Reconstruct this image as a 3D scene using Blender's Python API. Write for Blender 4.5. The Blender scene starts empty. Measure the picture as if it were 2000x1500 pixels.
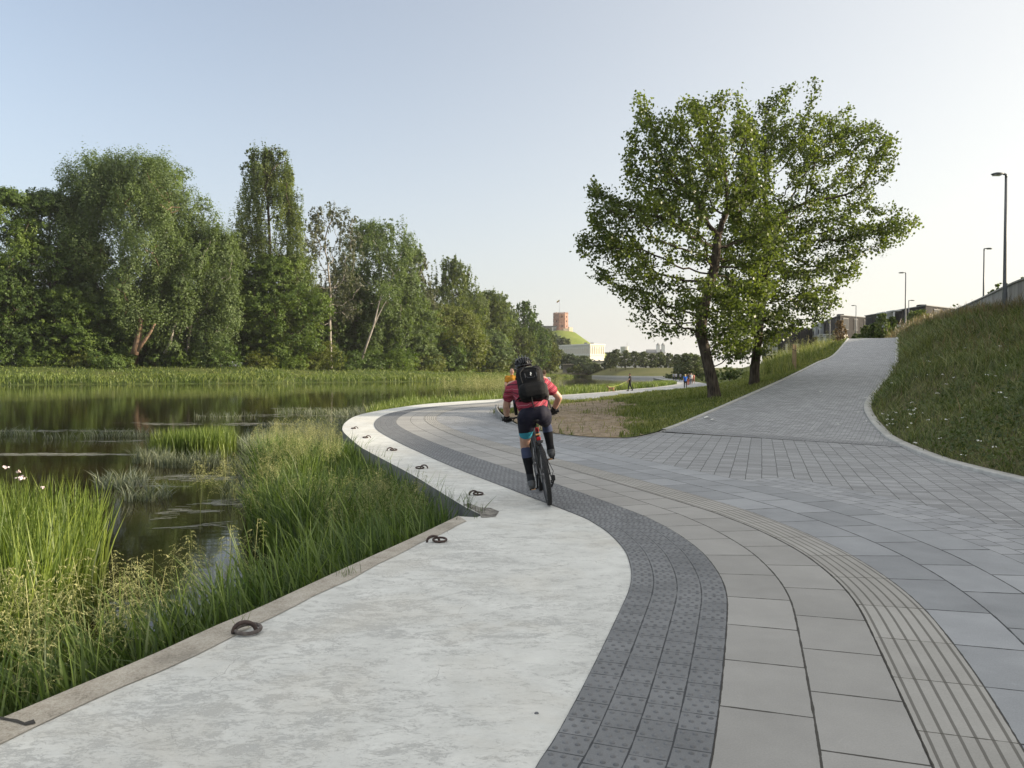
import bpy, bmesh, math, random
import numpy as np
from mathutils import Vector, Matrix
from mathutils.geometry import tessellate_polygon

random.seed(7)
RNG = np.random.default_rng(11)
SC = bpy.context.scene
COL = SC.collection
PI = math.pi

# ---------------------------------------------------------------- camera
FPX = 1500.0
PITCH = math.atan(24.0 / FPX)
CAM_Z = 1.6
cam_d = bpy.data.cameras.new("camera")
cam_d.sensor_width = 36.0
cam_d.lens = 36.0 * FPX / 2000.0
cam_d.clip_start = 0.05
cam_d.clip_end = 6000.0
cam = bpy.data.objects.new("camera", cam_d)
COL.objects.link(cam)
cam.location = (0, 0, CAM_Z)
cam.rotation_euler = (PI / 2 - PITCH, 0, 0)
SC.camera = cam


def ray(px, py):
    x, y = (px - 1000.0) / FPX, (750.0 - py) / FPX
    cp, sp = math.cos(PITCH), math.sin(PITCH)
    # camera looks along +Y, pitched down
    return np.array([x, cp + y * sp, -sp + y * cp])


def at_depth(px, py, Y):
    d = ray(px, py)
    return np.array([0, 0, CAM_Z]) + d * (Y / d[1])


def at_z(px, py, z):
    d = ray(px, py)
    return np.array([0, 0, CAM_Z]) + d * ((z - CAM_Z) / d[2])


def sstep(a, b, x):
    t = np.clip((x - a) / (b - a), 0, 1)
    return t * t * (3 - 2 * t)


def prom_z(X, Y):
    return -0.38 * sstep(45.0, 78.0, Y)


RS0, RK, RTOP = 20.3, 0.0862, 4.45


def ramp_z(X, Y):
    s = 0.468 * X + 0.884 * Y
    e = s - RS0
    w = 0.25
    soft = np.where(e > 8, e, w * np.log1p(np.exp(np.clip(e, -40, 8) / w)))
    return np.minimum(RK * soft, RTOP)


def hit(px, py, zf, y0=0.5, y1=320.0):
    """first crossing of the view ray with the surface z = zf(x, y)"""
    d = ray(px, py)
    ys = np.geomspace(y0, y1, 4000)
    t = ys / d[1]
    X = d[0] * t
    Z = CAM_Z + d[2] * t
    f = Z - zf(X, ys)
    k = np.argmax(f < 0)
    if f[k] >= 0:
        k = len(ys) - 1
        return np.array([X[k], ys[k], float(zf(X[k], ys[k]))])
    k = max(k, 1)
    a = f[k - 1] / (f[k - 1] - f[k])
    y = ys[k - 1] + a * (ys[k] - ys[k - 1])
    x = d[0] * y / d[1]
    return np.array([x, y, float(zf(x, y))])


def hits(pts, zf=prom_z, **k):
    return np.array([hit(x, y, zf, **k) for x, y in pts])


def catmull(P, n):
    """smooth resample of a polyline (arc-length) to n points"""
    P = np.asarray(P, float)
    Q = np.vstack([2 * P[0] - P[1], P, 2 * P[-1] - P[-2]])
    out = []
    for i in range(1, len(Q) - 2):
        p0, p1, p2, p3 = Q[i - 1], Q[i], Q[i + 1], Q[i + 2]
        for t in np.linspace(0, 1, 24, endpoint=False):
            t0 = 0.5 * ((2 * p1) + (-p0 + p2) * t + (2 * p0 - 5 * p1 + 4 * p2 - p3) * t * t + (-p0 + 3 * p1 - 3 * p2 + p3) * t ** 3)
            out.append(t0)
    out.append(Q[-2])
    return resample(np.array(out), n)


def resample(P, n):
    P = np.asarray(P, float)
    s = np.concatenate([[0], np.cumsum(np.linalg.norm(np.diff(P, axis=0), axis=1))])
    u = np.linspace(0, s[-1], n)
    return np.stack([np.interp(u, s, P[:, k]) for k in range(P.shape[1])], 1)


def seglen(P):
    return np.concatenate([[0], np.cumsum(np.linalg.norm(np.diff(P, axis=0), axis=1))])


# ---------------------------------------------------------------- objects
def tag(o, label=None, cat=None, group=None, kind=None):
    if label: o["label"] = label
    if cat: o["category"] = cat
    if group: o["group"] = group
    if kind: o["kind"] = kind
    return o


def empty(name, loc, label, cat, group=None, rz=0.0):
    o = bpy.data.objects.new(name, None)
    COL.objects.link(o)
    o.location = tuple(float(v) for v in loc)
    o.rotation_euler = (0, 0, rz)
    o.empty_display_size = 0.3
    return tag(o, label, cat, group)


def mesh_obj(name, V, F, mat, parent=None, uv=None, smooth=False, kind=None, label=None):
    """V (N,3); F: (M,k) int array or a list of index lists"""
    me = bpy.data.meshes.new(name)
    V = np.ascontiguousarray(V, dtype=np.float32)
    if isinstance(F, np.ndarray):
        k = F.shape[1]
        m = len(F)
        me.vertices.add(len(V))
        me.vertices.foreach_set("co", V.ravel())
        me.loops.add(m * k)
        me.loops.foreach_set("vertex_index", np.ascontiguousarray(F, dtype=np.int32).ravel())
        me.polygons.add(m)
        me.polygons.foreach_set("loop_start", np.arange(0, m * k, k, dtype=np.int32))
        me.polygons.foreach_set("loop_total", np.full(m, k, dtype=np.int32))
        me.update(calc_edges=True)
    else:
        me.from_pydata([tuple(map(float, v)) for v in V], [], F)
        me.update()
    if uv is not None:
        lay = me.uv_layers.new(name="UVMap")
        li = np.empty(len(me.loops), dtype=np.int32)
        me.loops.foreach_get("vertex_index", li)
        lay.data.foreach_set("uv", np.ascontiguousarray(np.asarray(uv, dtype=np.float32)[li]).ravel())
    if smooth:
        me.polygons.foreach_set("use_smooth", np.ones(len(me.polygons), dtype=bool))
    if mat is not None:
        for m_ in (mat if isinstance(mat, (list, tuple)) else [mat]):
            me.materials.append(m_)
    o = bpy.data.objects.new(name, me)
    COL.objects.link(o)
    if parent is not None:
        o.parent = parent
    if kind: o["kind"] = kind
    if label: o["label"] = label
    return o


class MB:
    """collects primitives into one mesh (local coordinates)"""
    def __init__(s):
        s.V, s.F, s.n = [], [], 0

    def add(s, V, F):
        V = np.asarray(V, float).reshape(-1, 3)
        s.V.append(V)
        s.F += [[int(i) + s.n for i in f] for f in F]
        s.n += len(V)
        return s

    def box(s, c, d, R=None, bevel=0.0):
        x, y, z = np.array(d) / 2.0
        if bevel <= 0:
            V = np.array([[-x, -y, -z], [x, -y, -z], [x, y, -z], [-x, y, -z], [-x, -y, z], [x, -y, z], [x, y, z], [-x, y, z]])
            F = [[0, 3, 2, 1], [4, 5, 6, 7], [0, 1, 5, 4], [1, 2, 6, 5], [2, 3, 7, 6], [3, 0, 4, 7]]
        else:
            bm = bmesh.new()
            bmesh.ops.create_cube(bm, size=1.0)
            for v in bm.verts:
                v.co = Vector((v.co.x * 2 * x, v.co.y * 2 * y, v.co.z * 2 * z))
            bmesh.ops.bevel(bm, geom=bm.edges[:], offset=bevel, segments=2, affect='EDGES', profile=0.5)
            bm.verts.ensure_lookup_table()
            bm.verts.index_update()
            V = np.array([v.co[:] for v in bm.verts])
            F = [[v.index for v in f.verts] for f in bm.faces]
            bm.free()
        if R is not None:
            V = V @ np.array(R).T
        return s.add(V + np.array(c), F)

    def tube(s, P, r, n=8, caps=True, flat=None):
        """swept circle along polyline P with radius or radii r; flat=(a,b) scales the two cross axes"""
        P = np.asarray(P, float)
        r = np.broadcast_to(np.asarray(r, float), (len(P),))
        T = np.gradient(P, axis=0)
        T /= np.linalg.norm(T, axis=1)[:, None] + 1e-9
        up = np.array([0, 0, 1.0]) if abs(T[0][2]) < 0.9 else np.array([1.0, 0, 0])
        V = []
        a = np.linspace(0, 2 * PI, n, endpoint=False)
        u = None
        for i in range(len(P)):
            if u is None:
                u = np.cross(up, T[i])
            else:
                u = u - T[i] * np.dot(u, T[i])
            u /= np.linalg.norm(u) + 1e-9
            w = np.cross(T[i], u)
            fa, fb = flat if flat else (1, 1)
            V.append(P[i] + r[i] * (np.cos(a)[:, None] * u * fa + np.sin(a)[:, None] * w * fb))
        V = np.vstack(V)
        F = []
        for i in range(len(P) - 1):
            for j in range(n):
                k = (j + 1) % n
                F.append([i * n + j, i * n + k, (i + 1) * n + k, (i + 1) * n + j])
        if caps:
            F.append(list(range(n))[::-1])
            F.append([(len(P) - 1) * n + j for j in range(n)])
        return s.add(V, F)

    def sphere(s, c, r, nu=12, nv=8, R=None):
        r = np.broadcast_to(np.asarray(r, float), (3,))
        V, F = [[0, 0, 1]], []
        for i in range(1, nv):
            t = PI * i / nv
            for j in range(nu):
                p = 2 * PI * j / nu
                V.append([math.sin(t) * math.cos(p), math.sin(t) * math.sin(p), math.cos(t)])
        V.append([0, 0, -1])
        for j in range(nu):
            F.append([0, 1 + j, 1 + (j + 1) % nu])
        for i in range(nv - 2):
            for j in range(nu):
                a, b = 1 + i * nu + j, 1 + i * nu + (j + 1) % nu
                F.append([a, a + nu, b + nu, b])
        last = len(V) - 1
        for j in range(nu):
            F.append([last, 1 + (nv - 2) * nu + (j + 1) % nu, 1 + (nv - 2) * nu + j])
        V = np.array(V) * r
        if R is not None:
            V = V @ np.array(R).T
        return s.add(V + np.array(c), F)

    def capsule(s, a, ra, b, rb, n=10):
        a, b = np.asarray(a, float), np.asarray(b, float)
        L = np.linalg.norm(b - a)
        if L < 1e-6:
            return s.sphere(a, ra)
        d = (b - a) / L
        ts, rs = [], []
        for k in range(4):
            q = PI / 2 * (1 - k / 3.0)
            ts.append(-ra * math.sin(q)); rs.append(max(ra * math.cos(q), ra * 0.02))
        for k in range(4):
            q = PI / 2 * (k / 3.0)
            ts.append(L + rb * math.sin(q)); rs.append(max(rb * math.cos(q), rb * 0.02))
        P = a + np.array(ts)[:, None] * d
        return s.tube(P, rs, n)

    def chain(s, pts, n=10):
        """pts: list of (xyz, r)"""
        for (a, ra), (b, rb) in zip(pts[:-1], pts[1:]):
            s.capsule(a, ra, b, rb, n)
        return s

    def torus(s, c, R, r, nu=32, nv=8, M=None, sy=1.0):
        V, F = [], []
        for i in range(nu):
            a = 2 * PI * i / nu
            for j in range(nv):
                b = 2 * PI * j / nv
                V.append([(R + r * math.cos(b)) * math.cos(a), sy * (R + r * math.cos(b)) * math.sin(a), r * math.sin(b)])
        for i in range(nu):
            for j in range(nv):
                i2, j2 = (i + 1) % nu, (j + 1) % nv
                F.append([i * nv + j, i2 * nv + j, i2 * nv + j2, i * nv + j2])
        V = np.array(V)
        if M is not None:
            V = V @ np.array(M).T
        return s.add(V + np.array(c), F)

    def cyl(s, a, b, r, n=12, r2=None):
        return s.tube(np.array([a, b], float), [r, r if r2 is None else r2], n)

    def build(s, name, mat, parent=None, smooth=False, label=None):
        return mesh_obj(name, np.vstack(s.V), s.F, mat, parent, smooth=smooth, label=label)


def remesh(o, voxel, smooth=6, fac=0.5):
    m = o.modifiers.new("remesh", 'REMESH')
    m.mode = 'VOXEL'
    m.voxel_size = voxel
    m.use_smooth_shade = True
    if smooth:
        q = o.modifiers.new("smooth", 'SMOOTH')
        q.iterations = smooth
        q.factor = fac
    return o


def poly_fill(P):
    tri = tessellate_polygon([[Vector((float(p[0]), float(p[1]), 0)) for p in P]])
    F = []
    for a, b, c in tri:
        A, B, C = P[a], P[b], P[c]
        cr = (B[0] - A[0]) * (C[1] - A[1]) - (B[1] - A[1]) * (C[0] - A[0])
        F.append([a, b, c] if cr > 0 else [a, c, b])
    return F


def loft(A, B, n, ease=None, zadd=None):
    """grid between polylines A and B (same length); returns V, F, uv(metres-ish)"""
    m = len(A)
    t = np.linspace(0, 1, n)
    V = A[:, None, :] * (1 - t)[None, :, None] + B[:, None, :] * t[None, :, None]
    if ease is not None:
        V[:, :, 2] = A[:, None, 2] + (B[:, None, 2] - A[:, None, 2]) * ease(t)[None, :]
    if zadd is not None:
        V[:, :, 2] += zadd(V[:, :, 0], V[:, :, 1], t[None, :])
    i, j = np.meshgrid(np.arange(m - 1), np.arange(n - 1), indexing='ij')
    a = (i * n + j).ravel()
    F = np.stack([a, a + n, a + n + 1, a + 1], 1)
    V2 = V.reshape(-1, 3)
    p, q = V2[F[0][0]], V2[F[0][1]]
    r = V2[F[0][3]]
    if np.cross(q - p, r - p)[2] < 0:
        F = F[:, ::-1].copy()
    L = seglen((A + B) / 2)
    W = np.linalg.norm((B - A)[:, :2], axis=1)
    uv = np.stack([np.repeat(L, n), (W[:, None] * t[None, :]).ravel()], 1)
    return V2, F, uv


def fbm(X, Y, scale, seed=0, octaves=4):
    """cheap smooth value noise on numpy arrays"""
    X = np.asarray(X, float); Y = np.asarray(Y, float)
    tot = np.zeros(np.broadcast(X, Y).shape)
    amp = 1.0
    rs = np.random.default_rng(seed)
    tab = rs.random((64, 64))
    for o in range(octaves):
        x, y = X / scale + 13.7 * o, Y / scale + 7.3 * o
        xi, yi = np.floor(x).astype(int), np.floor(y).astype(int)
        fx, fy = x - xi, y - yi
        fx, fy = fx * fx * (3 - 2 * fx), fy * fy * (3 - 2 * fy)
        g = lambda a, b: tab[a % 64, b % 64]
        v = (g(xi, yi) * (1 - fx) + g(xi + 1, yi) * fx) * (1 - fy) + (g(xi, yi + 1) * (1 - fx) + g(xi + 1, yi + 1) * fx) * fy
        tot += amp * (v - 0.5)
        amp *= 0.5
        scale *= 0.5
    return tot

# ---------------------------------------------------------------- materials
class NT:
    """small wrapper for writing node trees"""
    def __init__(s, name):
        s.mat = bpy.data.materials.new(name)
        s.mat.use_nodes = True
        s.nt = s.mat.node_tree
        s.nt.nodes.clear()
        s.out = s.nt.nodes.new("ShaderNodeOutputMaterial")

    def n(s, typ, **k):
        o = s.nt.nodes.new(typ)
        for a, b in k.items():
            setattr(o, a, b)
        return o

    def link(s, a, b):
        s.nt.links.new(a, b)

    def inp(s, sock, v):
        if hasattr(v, "is_linked") or hasattr(v, "links"):
            s.nt.links.new(v, sock)
        else:
            sock.default_value = v

    def m(s, op, a, b=None, c=None, clamp=False):
        o = s.n("ShaderNodeMath", operation=op, use_clamp=clamp)
        s.inp(o.inputs[0], a)
        if b is not None: s.inp(o.inputs[1], b)
        if c is not None: s.inp(o.inputs[2], c)
        return o.outputs[0]

    def mix(s, f, a, b, mode='MIX'):
        o = s.n("ShaderNodeMix", data_type='RGBA', blend_type=mode)
        s.inp(o.inputs[0], f)
        s.inp(o.inputs[6], a if not isinstance(a, tuple) else (*a[:3], 1))
        s.inp(o.inputs[7], b if not isinstance(b, tuple) else (*b[:3], 1))
        return o.outputs[2]

    def coord(s, which="Object"):
        return s.n("ShaderNodeTexCoord").outputs[which]

    def mapping(s, v, scale=(1, 1, 1), rot=(0, 0, 0), loc=(0, 0, 0)):
        o = s.n("ShaderNodeMapping")
        s.link(v, o.inputs[0])
        o.inputs["Scale"].default_value = scale
        o.inputs["Rotation"].default_value = rot
        o.inputs["Location"].default_value = loc
        return o.outputs[0]

    def noise(s, v, scale, detail=4, rough=0.55, dist=0.0):
        o = s.n("ShaderNodeTexNoise")
        s.link(v, o.inputs["Vector"])
        o.inputs["Scale"].default_value = scale
        o.inputs["Detail"].default_value = detail
        o.inputs["Roughness"].default_value = rough
        o.inputs["Distortion"].default_value = dist
        return o.outputs[0]

    def ramp(s, f, stops):
        o = s.n("ShaderNodeValToRGB")
        s.inp(o.inputs[0], f)
        cr = o.color_ramp
        while len(cr.elements) < len(stops):
            cr.elements.new(0.5)
        for e, (p, c) in zip(cr.elements, stops):
            e.position = p
            e.color = (*c[:3], 1) if isinstance(c, tuple) else (c, c, c, 1)
        return o.outputs[0]

    def bump(s, h, strength=0.3, dist=0.01):
        o = s.n("ShaderNodeBump")
        s.inp(o.inputs["Height"], h)
        o.inputs["Strength"].default_value = strength
        o.inputs["Distance"].default_value = dist
        return o.outputs[0]

    def pbsdf(s, col, rough=0.7, metal=0.0, normal=None, spec=0.5):
        o = s.n("ShaderNodeBsdfPrincipled")
        s.inp(o.inputs["Base Color"], col if not isinstance(col, tuple) else (*col[:3], 1))
        s.inp(o.inputs["Roughness"], rough)
        s.inp(o.inputs["Metallic"], metal)
        o.inputs["Specular IOR Level"].default_value = spec
        if normal is not None:
            s.link(normal, o.inputs["Normal"])
        return o

    def done(s, shader):
        s.link(shader if not hasattr(shader, "outputs") else shader.outputs[0], s.out.inputs[0])
        return s.mat


def plain(name, col, rough=0.6, metal=0.0, var=0.12, scale=6.0, bump=0.0, spec=0.5):
    """a base colour broken up by noise"""
    t = NT(name)
    v = t.coord()
    f = t.noise(v, scale, 5)
    dark = tuple(c * (1 - var) for c in col)
    lite = tuple(min(1, c * (1 + var)) for c in col)
    c = t.ramp(f, [(0.3, dark), (0.7, lite)])
    nrm = t.bump(t.noise(v, scale * 8, 3), bump, 0.01) if bump else None
    return t.done(t.pbsdf(c, rough, metal, nrm, spec))


def leaf_mat(name, c1, c2, c3=None, trans=0.35, rough=0.55, nscale=0.35, tint=(1.25, 1.3, 0.6)):
    """leaves: every leaf its own tone, whole clumps drift between tones"""
    t = NT(name)
    isl = t.n("ShaderNodeNewGeometry").outputs["Random Per Island"]
    v = t.coord()
    cl = t.noise(v, nscale, 3)
    col = t.mix(isl, c1, c2)
    if c3 is not None:
        col = t.mix(t.ramp(cl, [(0.42, 0.0), (0.66, 1.0)]), col, c3)
    hv = t.n("ShaderNodeHueSaturation")
    hv.inputs["Hue"].default_value = 0.5
    t.link(t.m('MULTIPLY_ADD', cl, 0.8, 0.62), hv.inputs["Value"])
    t.link(col, hv.inputs["Color"])
    col = hv.outputs[0]
    p = t.pbsdf(col, rough, spec=0.35)
    tr = t.n("ShaderNodeBsdfTranslucent")
    tc = t.mix(1.0, col, (*tint, 1), 'MULTIPLY')
    t.link(tc, tr.inputs[0])
    ms = t.n("ShaderNodeMixShader")
    ms.inputs[0].default_value = trans
    t.link(p.outputs[0], ms.inputs[1])
    t.link(tr.outputs[0], ms.inputs[2])
    return t.done(ms)


def grass_mat(name, base, tip, alt=None, trans=0.3, nscale=0.6, rough=0.5):
    """blades: uv.y runs root to tip"""
    t = NT(name)
    isl = t.n("ShaderNodeNewGeometry").outputs["Random Per Island"]
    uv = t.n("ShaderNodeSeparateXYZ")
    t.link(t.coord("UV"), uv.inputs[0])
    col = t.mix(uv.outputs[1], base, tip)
    v = t.coord()
    if alt is not None:
        f = t.m('ADD', t.m('MULTIPLY', isl, 0.45), t.m('MULTIPLY', t.noise(v, nscale, 3), 0.75))
        col = t.mix(t.ramp(f, [(0.52, 0.0), (0.78, 1.0)]), col, alt)
    hv = t.n("ShaderNodeHueSaturation")
    t.link(t.m('MULTIPLY_ADD', isl, 0.7, 0.65), hv.inputs["Value"])
    t.link(col, hv.inputs["Color"])
    col = hv.outputs[0]
    p = t.pbsdf(col, rough, spec=0.4)
    tr = t.n("ShaderNodeBsdfTranslucent")
    t.link(t.mix(1.0, col, (1.2, 1.25, 0.6, 1), 'MULTIPLY'), tr.inputs[0])
    ms = t.n("ShaderNodeMixShader")
    ms.inputs[0].default_value = trans
    t.link(p.outputs[0], ms.inputs[1])
    t.link(tr.outputs[0], ms.inputs[2])
    return t.done(ms)


def bark_mat(name, c1, c2, scale=4.0):
    t = NT(name)
    v = t.mapping(t.coord(), (scale, scale, scale * 0.25))
    vo = t.n("ShaderNodeTexVoronoi")
    t.link(v, vo.inputs["Vector"]); vo.inputs["Scale"].default_value = 3.0
    f = t.m('ADD', t.m('MULTIPLY', vo.outputs[0], 0.6), t.m('MULTIPLY', t.noise(v, 3.0, 6, 0.7, 1.5), 0.5))
    c = t.ramp(f, [(0.25, c1), (0.75, c2)])
    return t.done(t.pbsdf(c, 0.9, normal=t.bump(f, 0.9, 0.03), spec=0.2))


def slab_mat(name, c_lo, c_hi, L, rows, offs, joint_u, joint_v, joint_col, rough=0.75, tint=0.18, mottled=0.1, groove=0, width=1.0):
    """paving slabs: uv.x = metres along the strip, uv.y = 0..1 across"""
    t = NT(name)
    s = t.n("ShaderNodeSeparateXYZ")
    t.link(t.coord("UV"), s.inputs[0])
    u, v = s.outputs[0], s.outputs[1]
    rv = t.m('MULTIPLY', v, float(rows))
    row = t.m('FLOOR', rv)
    fv = t.m('FRACT', rv)
    uu = t.m('ADD', t.m('DIVIDE', u, L), t.m('MULTIPLY', row, offs))
    fu = t.m('FRACT', uu)
    cell = t.m('FLOOR', uu)
    cv = t.n("ShaderNodeCombineXYZ")
    t.link(row, cv.inputs[0]); t.link(cell, cv.inputs[1])
    wn = t.n("ShaderNodeTexWhiteNoise", noise_dimensions='2D')
    t.link(cv.outputs[0], wn.inputs[0])
    o3 = t.coord("Object")
    wob = t.m('MULTIPLY', t.m('SUBTRACT', t.noise(o3, 9.0, 3), 0.5), 0.012)
    eu = t.m('MULTIPLY', t.m('MINIMUM', fu, t.m('SUBTRACT', 1.0, fu)), L)
    ev = t.m('MULTIPLY', t.m('MINIMUM', fv, t.m('SUBTRACT', 1.0, fv)), width / rows)
    ju = t.m('LESS_THAN', t.m('ADD', eu, wob), joint_u)
    jv = t.m('LESS_THAN', t.m('ADD', ev, wob), joint_v)
    joint = t.m('MAXIMUM', ju, jv)
    mot = t.noise(o3, 2.3, 6, 0.6)
    fine = t.noise(o3, 120.0, 3, 0.7)
    f = t.m('ADD', t.m('MULTIPLY', wn.outputs[0], tint), t.m('MULTIPLY', mot, 1.0 - tint))
    f = t.m('ADD', f, t.m('MULTIPLY', t.m('SUBTRACT', fine, 0.5), 0.7))
    col = t.ramp(f, [(0.2, c_lo), (0.8, c_hi)])
    # pale scuffs
    sc = t.ramp(t.noise(o3, 5.0, 8, 0.75, 0.6), [(0.62, 0.0), (0.78, 1.0)])
    col = t.mix(t.m('MULTIPLY', sc, mottled), col, tuple(min(1, c * 1.7) for c in c_hi))
    h = t.m('SUBTRACT', 1.0, joint)
    if groove:
        g = t.m('FRACT', t.m('MULTIPLY', v, float(groove)))
        gm = t.m('LESS_THAN', t.m('ABSOLUTE', t.m('SUBTRACT', g, 0.5)), 0.11)
        col = t.mix(t.m('MULTIPLY', gm, 0.72), col, joint_col)
        h = t.m('SUBTRACT', h, gm, clamp=True)
    col = t.mix(joint, col, joint_col)
    h = t.m('ADD', h, t.m('MULTIPLY', fine, 0.12))
    return t.done(t.pbsdf(col, rough, normal=t.bump(h, 0.8, 0.006), spec=0.35))


def brick_mat(name, c1, c2, mortar, bw, rh, msize, rot=0.0, offset=0.5, coordn="Object", rough=0.75, bumpd=0.004, var=0.25, freq=2, loc=(0, 0, 0), scuff=0.12, lines=None):
    t = NT(name)
    v = t.mapping(t.coord(coordn), rot=(0, 0, rot), loc=loc)
    # slight waviness so that the courses are not ruler straight
    wv = t.n("ShaderNodeVectorMath", operation='MULTIPLY_ADD')
    nn = t.n("ShaderNodeTexNoise"); t.link(v, nn.inputs["Vector"]); nn.inputs["Scale"].default_value = 0.9
    t.link(nn.outputs[1], wv.inputs[0]); wv.inputs[1].default_value = (0.03, 0.03, 0); t.link(v, wv.inputs[2])
    b = t.n("ShaderNodeTexBrick")
    t.link(wv.outputs[0], b.inputs["Vector"])
    b.offset = offset; b.offset_frequency = freq
    b.inputs["Color1"].default_value = (*c1, 1)
    b.inputs["Color2"].default_value = (*c2, 1)
    b.inputs["Mortar"].default_value = (*mortar, 1)
    b.inputs["Scale"].default_value = 1.0
    b.inputs["Brick Width"].default_value = bw
    b.inputs["Row Height"].default_value = rh
    b.inputs["Mortar Size"].default_value = msize
    b.inputs["Mortar Smooth"].default_value = 0.1
    col = b.outputs[0]
    mot = t.noise(v, 0.7, 7, 0.62)
    col = t.mix(1.0, col, t.ramp(mot, [(0.25, 1 - var), (0.75, 1 + var)]), 'MULTIPLY')
    sc = t.ramp(t.noise(v, 3.1, 8, 0.75, 0.4), [(0.6, 0.0), (0.8, 1.0)])
    col = t.mix(t.m('MULTIPLY', sc, scuff), col, (0.5, 0.5, 0.5))
    fine = t.noise(v, 90.0, 2, 0.7)
    col = t.mix(1.0, col, t.ramp(fine, [(0.2, 0.8), (0.8, 1.2)]), 'MULTIPLY')
    h = t.m('SUBTRACT', 1.0, b.outputs[1])
    return t.done(t.pbsdf(col, rough, normal=t.bump(h, 0.7, bumpd), spec=0.35))


def concrete_mat():
    """old quay concrete under a worn pale skim coat"""
    t = NT("quay_concrete")
    v = t.coord()
    st = t.mapping(v, (1.0, 1.9, 1.0), rot=(0, 0, 0.35))
    a = t.noise(st, 3.8, 14, 0.74, 0.9)
    b = t.noise(st, 20.0, 10, 0.78, 1.3)
    big = t.noise(v, 0.45, 4, 0.5)
    m = t.m('ADD', t.m('MULTIPLY', a, 0.5), t.m('MULTIPLY', b, 0.5))
    m = t.m('ADD', m, t.m('MULTIPLY', t.m('SUBTRACT', big, 0.5), 0.30))
    mask = t.ramp(m, [(0.435, 0.0), (0.475, 0.75), (0.56, 1.0)])
    grit = t.noise(v, 170.0, 3, 0.8)
    grey = t.ramp(grit, [(0.25, (0.34, 0.343, 0.325)), (0.75, (0.465, 0.467, 0.444))])
    pale = t.ramp(t.noise(v, 3.0, 6, 0.6), [(0.3, (0.50, 0.505, 0.475)), (0.7, (0.625, 0.63, 0.595))])
    col = t.mix(mask, grey, pale)
    warm = t.ramp(t.noise(v, 0.8, 5, 0.6, 0.5), [(0.5, 0.0), (0.75, 0.5)])
    col = t.mix(warm, col, (0.50, 0.46, 0.38))
    # hairline cracks
    vo = t.n("ShaderNodeTexVoronoi", feature='DISTANCE_TO_EDGE')
    wv = t.n("ShaderNodeVectorMath", operation='MULTIPLY_ADD')
    nn = t.n("ShaderNodeTexNoise"); t.link(v, nn.inputs["Vector"]); nn.inputs["Scale"].default_value = 2.2; nn.inputs["Detail"].default_value = 6
    t.link(nn.outputs[1], wv.inputs[0]); wv.inputs[1].default_value = (0.5, 0.5, 0); t.link(v, wv.inputs[2])
    t.link(wv.outputs[0], vo.inputs["Vector"]); vo.inputs["Scale"].default_value = 0.42
    ck = t.m('LESS_THAN', vo.outputs[0], 0.0007)
    ck = t.m('MULTIPLY', ck, t.ramp(t.noise(v, 0.9, 2), [(0.54, 0.0), (0.62, 0.6)]))
    col = t.mix(ck, col, (0.15, 0.14, 0.13))
    spots = t.ramp(t.noise(v, 34.0, 3, 0.6), [(0.69, 0.0), (0.76, 0.6)])
    col = t.mix(spots, col, (0.2, 0.2, 0.19))
    h = t.m('ADD', t.m('MULTIPLY', mask, 0.5), t.m('MULTIPLY', grit, 0.25))
    return t.done(t.pbsdf(col, 0.8, normal=t.bump(h, 0.45, 0.006), spec=0.3))


def coping_mat():
    t = NT("quay_coping")
    v = t.coord()
    g = t.noise(v, 70.0, 5, 0.85)
    m = t.noise(v, 5.0, 8, 0.7)
    f = t.m('ADD', t.m('MULTIPLY', g, 0.6), t.m('MULTIPLY', m, 0.4))
    col = t.ramp(f, [(0.36, (0.15, 0.13, 0.105)), (0.46, (0.33, 0.30, 0.25)), (0.54, (0.40, 0.37, 0.315)), (0.66, (0.55, 0.52, 0.46))])
    st = t.ramp(t.noise(v, 1.7, 5, 0.6), [(0.55, 0.0), (0.72, 0.6)])
    col = t.mix(st, col, (0.15, 0.14, 0.12))
    return t.done(t.pbsdf(col, 0.88, normal=t.bump(f, 0.7, 0.012), spec=0.25))


def water_mat():
    t = NT("river_water")
    v = t.coord()
    w1 = t.noise(t.mapping(v, (0.55, 2.2, 1), rot=(0, 0, 0.25)), 1.0, 4, 0.55, 0.4)
    w2 = t.noise(t.mapping(v, (2.2, 5.5, 1), rot=(0, 0, 0.15)), 1.0, 3, 0.5)
    patch = t.ramp(t.noise(t.mapping(v, (0.02, 0.07, 1)), 1.0, 4, 0.5), [(0.35, 0.35), (0.7, 1.0)])
    h = t.m('MULTIPLY', t.m('ADD', w1, t.m('MULTIPLY', w2, 0.35)), patch)
    nrm = t.bump(h, 0.08, 0.05)
    sil = t.ramp(t.noise(v, 0.14, 4, 0.6), [(0.35, (0.011, 0.010, 0.003)), (0.7, (0.032, 0.023, 0.008))])
    p = t.pbsdf(sil, 0.035, normal=nrm, spec=0.5)
    p.inputs["IOR"].default_value = 1.333
    return t.done(p)


def ground_mat(name, stops, scale=1.2, fine=40.0, rough=0.95, bump=0.5, patch=None):
    t = NT(name)
    v = t.coord()
    f = t.m('ADD', t.m('MULTIPLY', t.noise(v, scale, 6, 0.65), 0.6), t.m('MULTIPLY', t.noise(v, fine, 4, 0.7), 0.4))
    c = t.ramp(f, stops)
    if patch is not None:
        pc, ps = patch
        c = t.mix(t.ramp(t.noise(v, ps, 5, 0.6), [(0.5, 0.0), (0.62, 1.0)]), c, pc)
    return t.done(t.pbsdf(c, rough, normal=t.bump(f, bump, 0.03), spec=0.15))


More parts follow.
